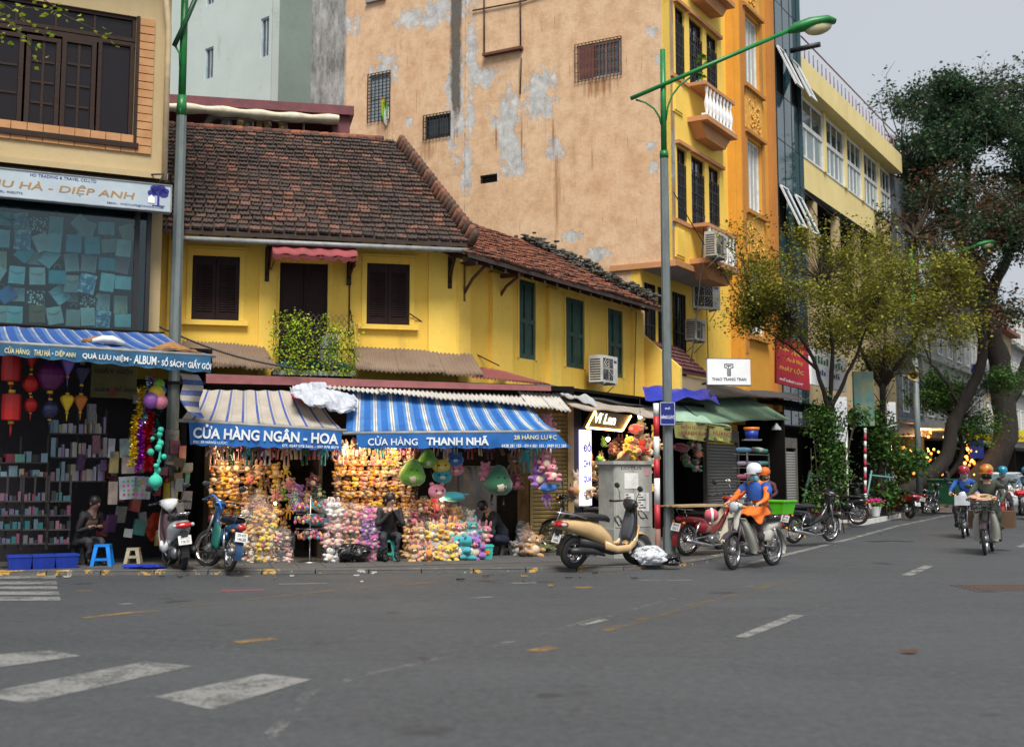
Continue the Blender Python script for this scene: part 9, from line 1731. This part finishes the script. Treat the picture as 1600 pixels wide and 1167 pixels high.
cbk = M('brown_shop_back', (.2, .1, .04), .8); MB().box(-3, 12, 1.6, 1.7, 0, 3.1).obj('lit_back', cbk, f1[0]); l = bpy.data.lights.new('shop_light', 'POINT'); l.energy = 180; l.color = (1, .5, .16); l.shadow_soft_size = .2; lo = bpy.data.objects.new('shop_light', l); COL.objects.link(lo); lo.location = AT(1440, 690, 58)
def far_sign(label, px0, px1, y0, y1, Y, m, txt=None, tm_=None): a, b = AT(px0, y1, Y), AT(px1, y0, Y); t = thing('shop_sign', label, 'sign', (a.x, Y, a.z), R(8)); w_, h_ = b.x - a.x, b.z - a.z; MB().box(0, w_, 0, .12, 0, h_).obj('board', m, t); txt and stext(txt, w_ * .7, h_ * .3, tm_, t, (w_ * .14, -.006, h_ * .2), bold=.02, shear=.3); return t, w_, h_
sg_, w_, h_ = far_sign('white sign with a blue flower emblem seen between the two big trunks', 1521, 1592, 568, 617, 60, white, 'Vân Vũ', navy); fe = MB(); [fe.ball((w_ * .1 + .22 * math.cos(k * 1.05), -.02, h_ * .78 + .22 * math.sin(k * 1.05)), (.12, .012, .12), 8, 5) for k in range(6)]; fe.obj('flower_emblem', M('emblem_blue', (.01, .06, .4), .5), sg_)
far_sign('bright yellow sign with red lettering under the big tree', 1513, 1551, 678, 690, 59, M('bright_yellow_sign', (.7, .6, .03), .5), 'lıılıı', rb); far_sign('bright yellow sign at the right edge behind the trunk', 1586, 1615, 672, 690, 60, _mc['bright_yellow_sign'], 'lııı', rb); far_sign('plain dark blue panel hanging below the yellow sign', 1517, 1538, 687, 716, 58.5, _mc['sign_navy'])
far_sign('white vertical board with black numbers beside the first leafy tree', 1306, 1324, 620, 690, 33, white, '80', black); far_sign('dim teal glass signboard behind the second leafy tree', 1336, 1366, 580, 665, 38, M('teal_board', (.08, .25, .25), .3, c2=(.3, .3, .15), sc=2)); far_sign('narrow white board with a black letter before the far lantern shop', 1387, 1400, 628, 672, 44, white, 'B', black)
cc_ = thing('cloth_column', 'crumpled white cloth column beside the far lantern shop', 'cloth', G(1500, 797, PZ) + V((0, 9, 0))); MB().tube([(0, 0, 0), (.05, 0, 1), (-.04, 0, 2), (.02, 0, 3.1)], [.28, .33, .3, .26], 10).obj('cloth', _mc['crinkled_clear_plastic'], cc_)
# cloth stall behind the rider
cs = thing('cloth_stall', 'stall rack of folded clothes and bags behind the rider in orange', 'stall', *[G(1188, 846, PZ) + V((0, 1.2, 0))], W.rz); fr = MB()
for x in (0, 1.5): fr.box(x, x + .03, 0, .03, 0, 1.9)
fr.obj('frame', steel, cs); cp_ = objcol('folded_cloth', .9, 8, .3); cb_ = MB().loft([(-.16, 0, 0, .12, .04), (-.14, 0, 0, .15, .06), (.14, 0, 0, .15, .06), (.16, 0, 0, .12, .04)], 10, 3).mesh('folded_cloth', cp_)
for r in range(6):
 MB().box(0, 1.53, .0, .35, .35 + r * .3, .37 + r * .3).obj('shelf', steel, cs)
 for k in range(5): link('folded_cloth', cb_, cs, (.17 + k * .3, .15, .44 + r * .3 + rnd.uniform(0, .03)), (0, 0, rnd.gauss(0, .1)), sc=rnd.uniform(.8, 1.05), color=rnd.choice([(.3, .25, .35), (.08, .2, .3), (.35, .1, .15), (.1, .1, .12), (.4, .38, .35), (.25, .15, .1), (.05, .2, .15)]))
ob = thing('plastic_bucket', 'orange rimmed dark blue tub on top of the cloth stall', 'tub', cs.location + W.d * .3 + V((0, 0, 2.2)), 0); MB().lathe([(.0, 0), (.13, 0), (.16, .2), (.14, .2)], n=16).obj('tub', bluepl, ob); MB().lathe([(.16, .2), (.18, .22), (.18, .27), (.14, .27)], n=16).obj('rim', M('orange_plastic', (.7, .18, .01), .4), ob); MB().box(-.2, .2, -.15, .15, -.03, -.001).obj('tray', steel, ob)
b_ = W.P(W.f(1213, 668, 2.0)[0], 2.0, W.f(1213, 668, 2.0)[1]); hl = thing('hanging_lamp', 'small white shaded lamp hanging under the green awning edge', 'lamp', b_); MB().lathe([(.14, -.06), (.12, 0), (.05, .07), (.02, .12)], n=14).obj('lamp_shade', white, hl); MB().tube([(0, 0, .1), (0, 0, .5)], .006, 4).obj('cord', cbl, hl)
lm_ = MB().sheet(lambda a, b: (a * .09 - .045, (b - .5) * .05 * math.sin(a * 3.1), .01 + .02 * (a - .5) ** 2 + .015 * b), 4, 2).mesh('litter', objcol('litter', .8, 9)); rn = random.Random(12)
for k in range(46):
 px = rn.uniform(60, 1420); py = (896 if px < 900 else 896 - (px - 900) * .02 if px < 1080 else 892 - (px - 1080) * .235) + abs(rn.gauss(0, 9)); o = link('litter', lm_, None, G(px, py), (0, 0, rn.random() * 6), rn.uniform(.5, 1.5), label='small scrap of litter or dry leaf lying on the asphalt near the kerb', cat='litter', group='scraps of litter along the kerb', color=rn.choice([(.3, .28, .24), (.16, .08, .03), (.08, .05, .03), (.35, .35, .33), (.2, .12, .03)]))
fix_labels()
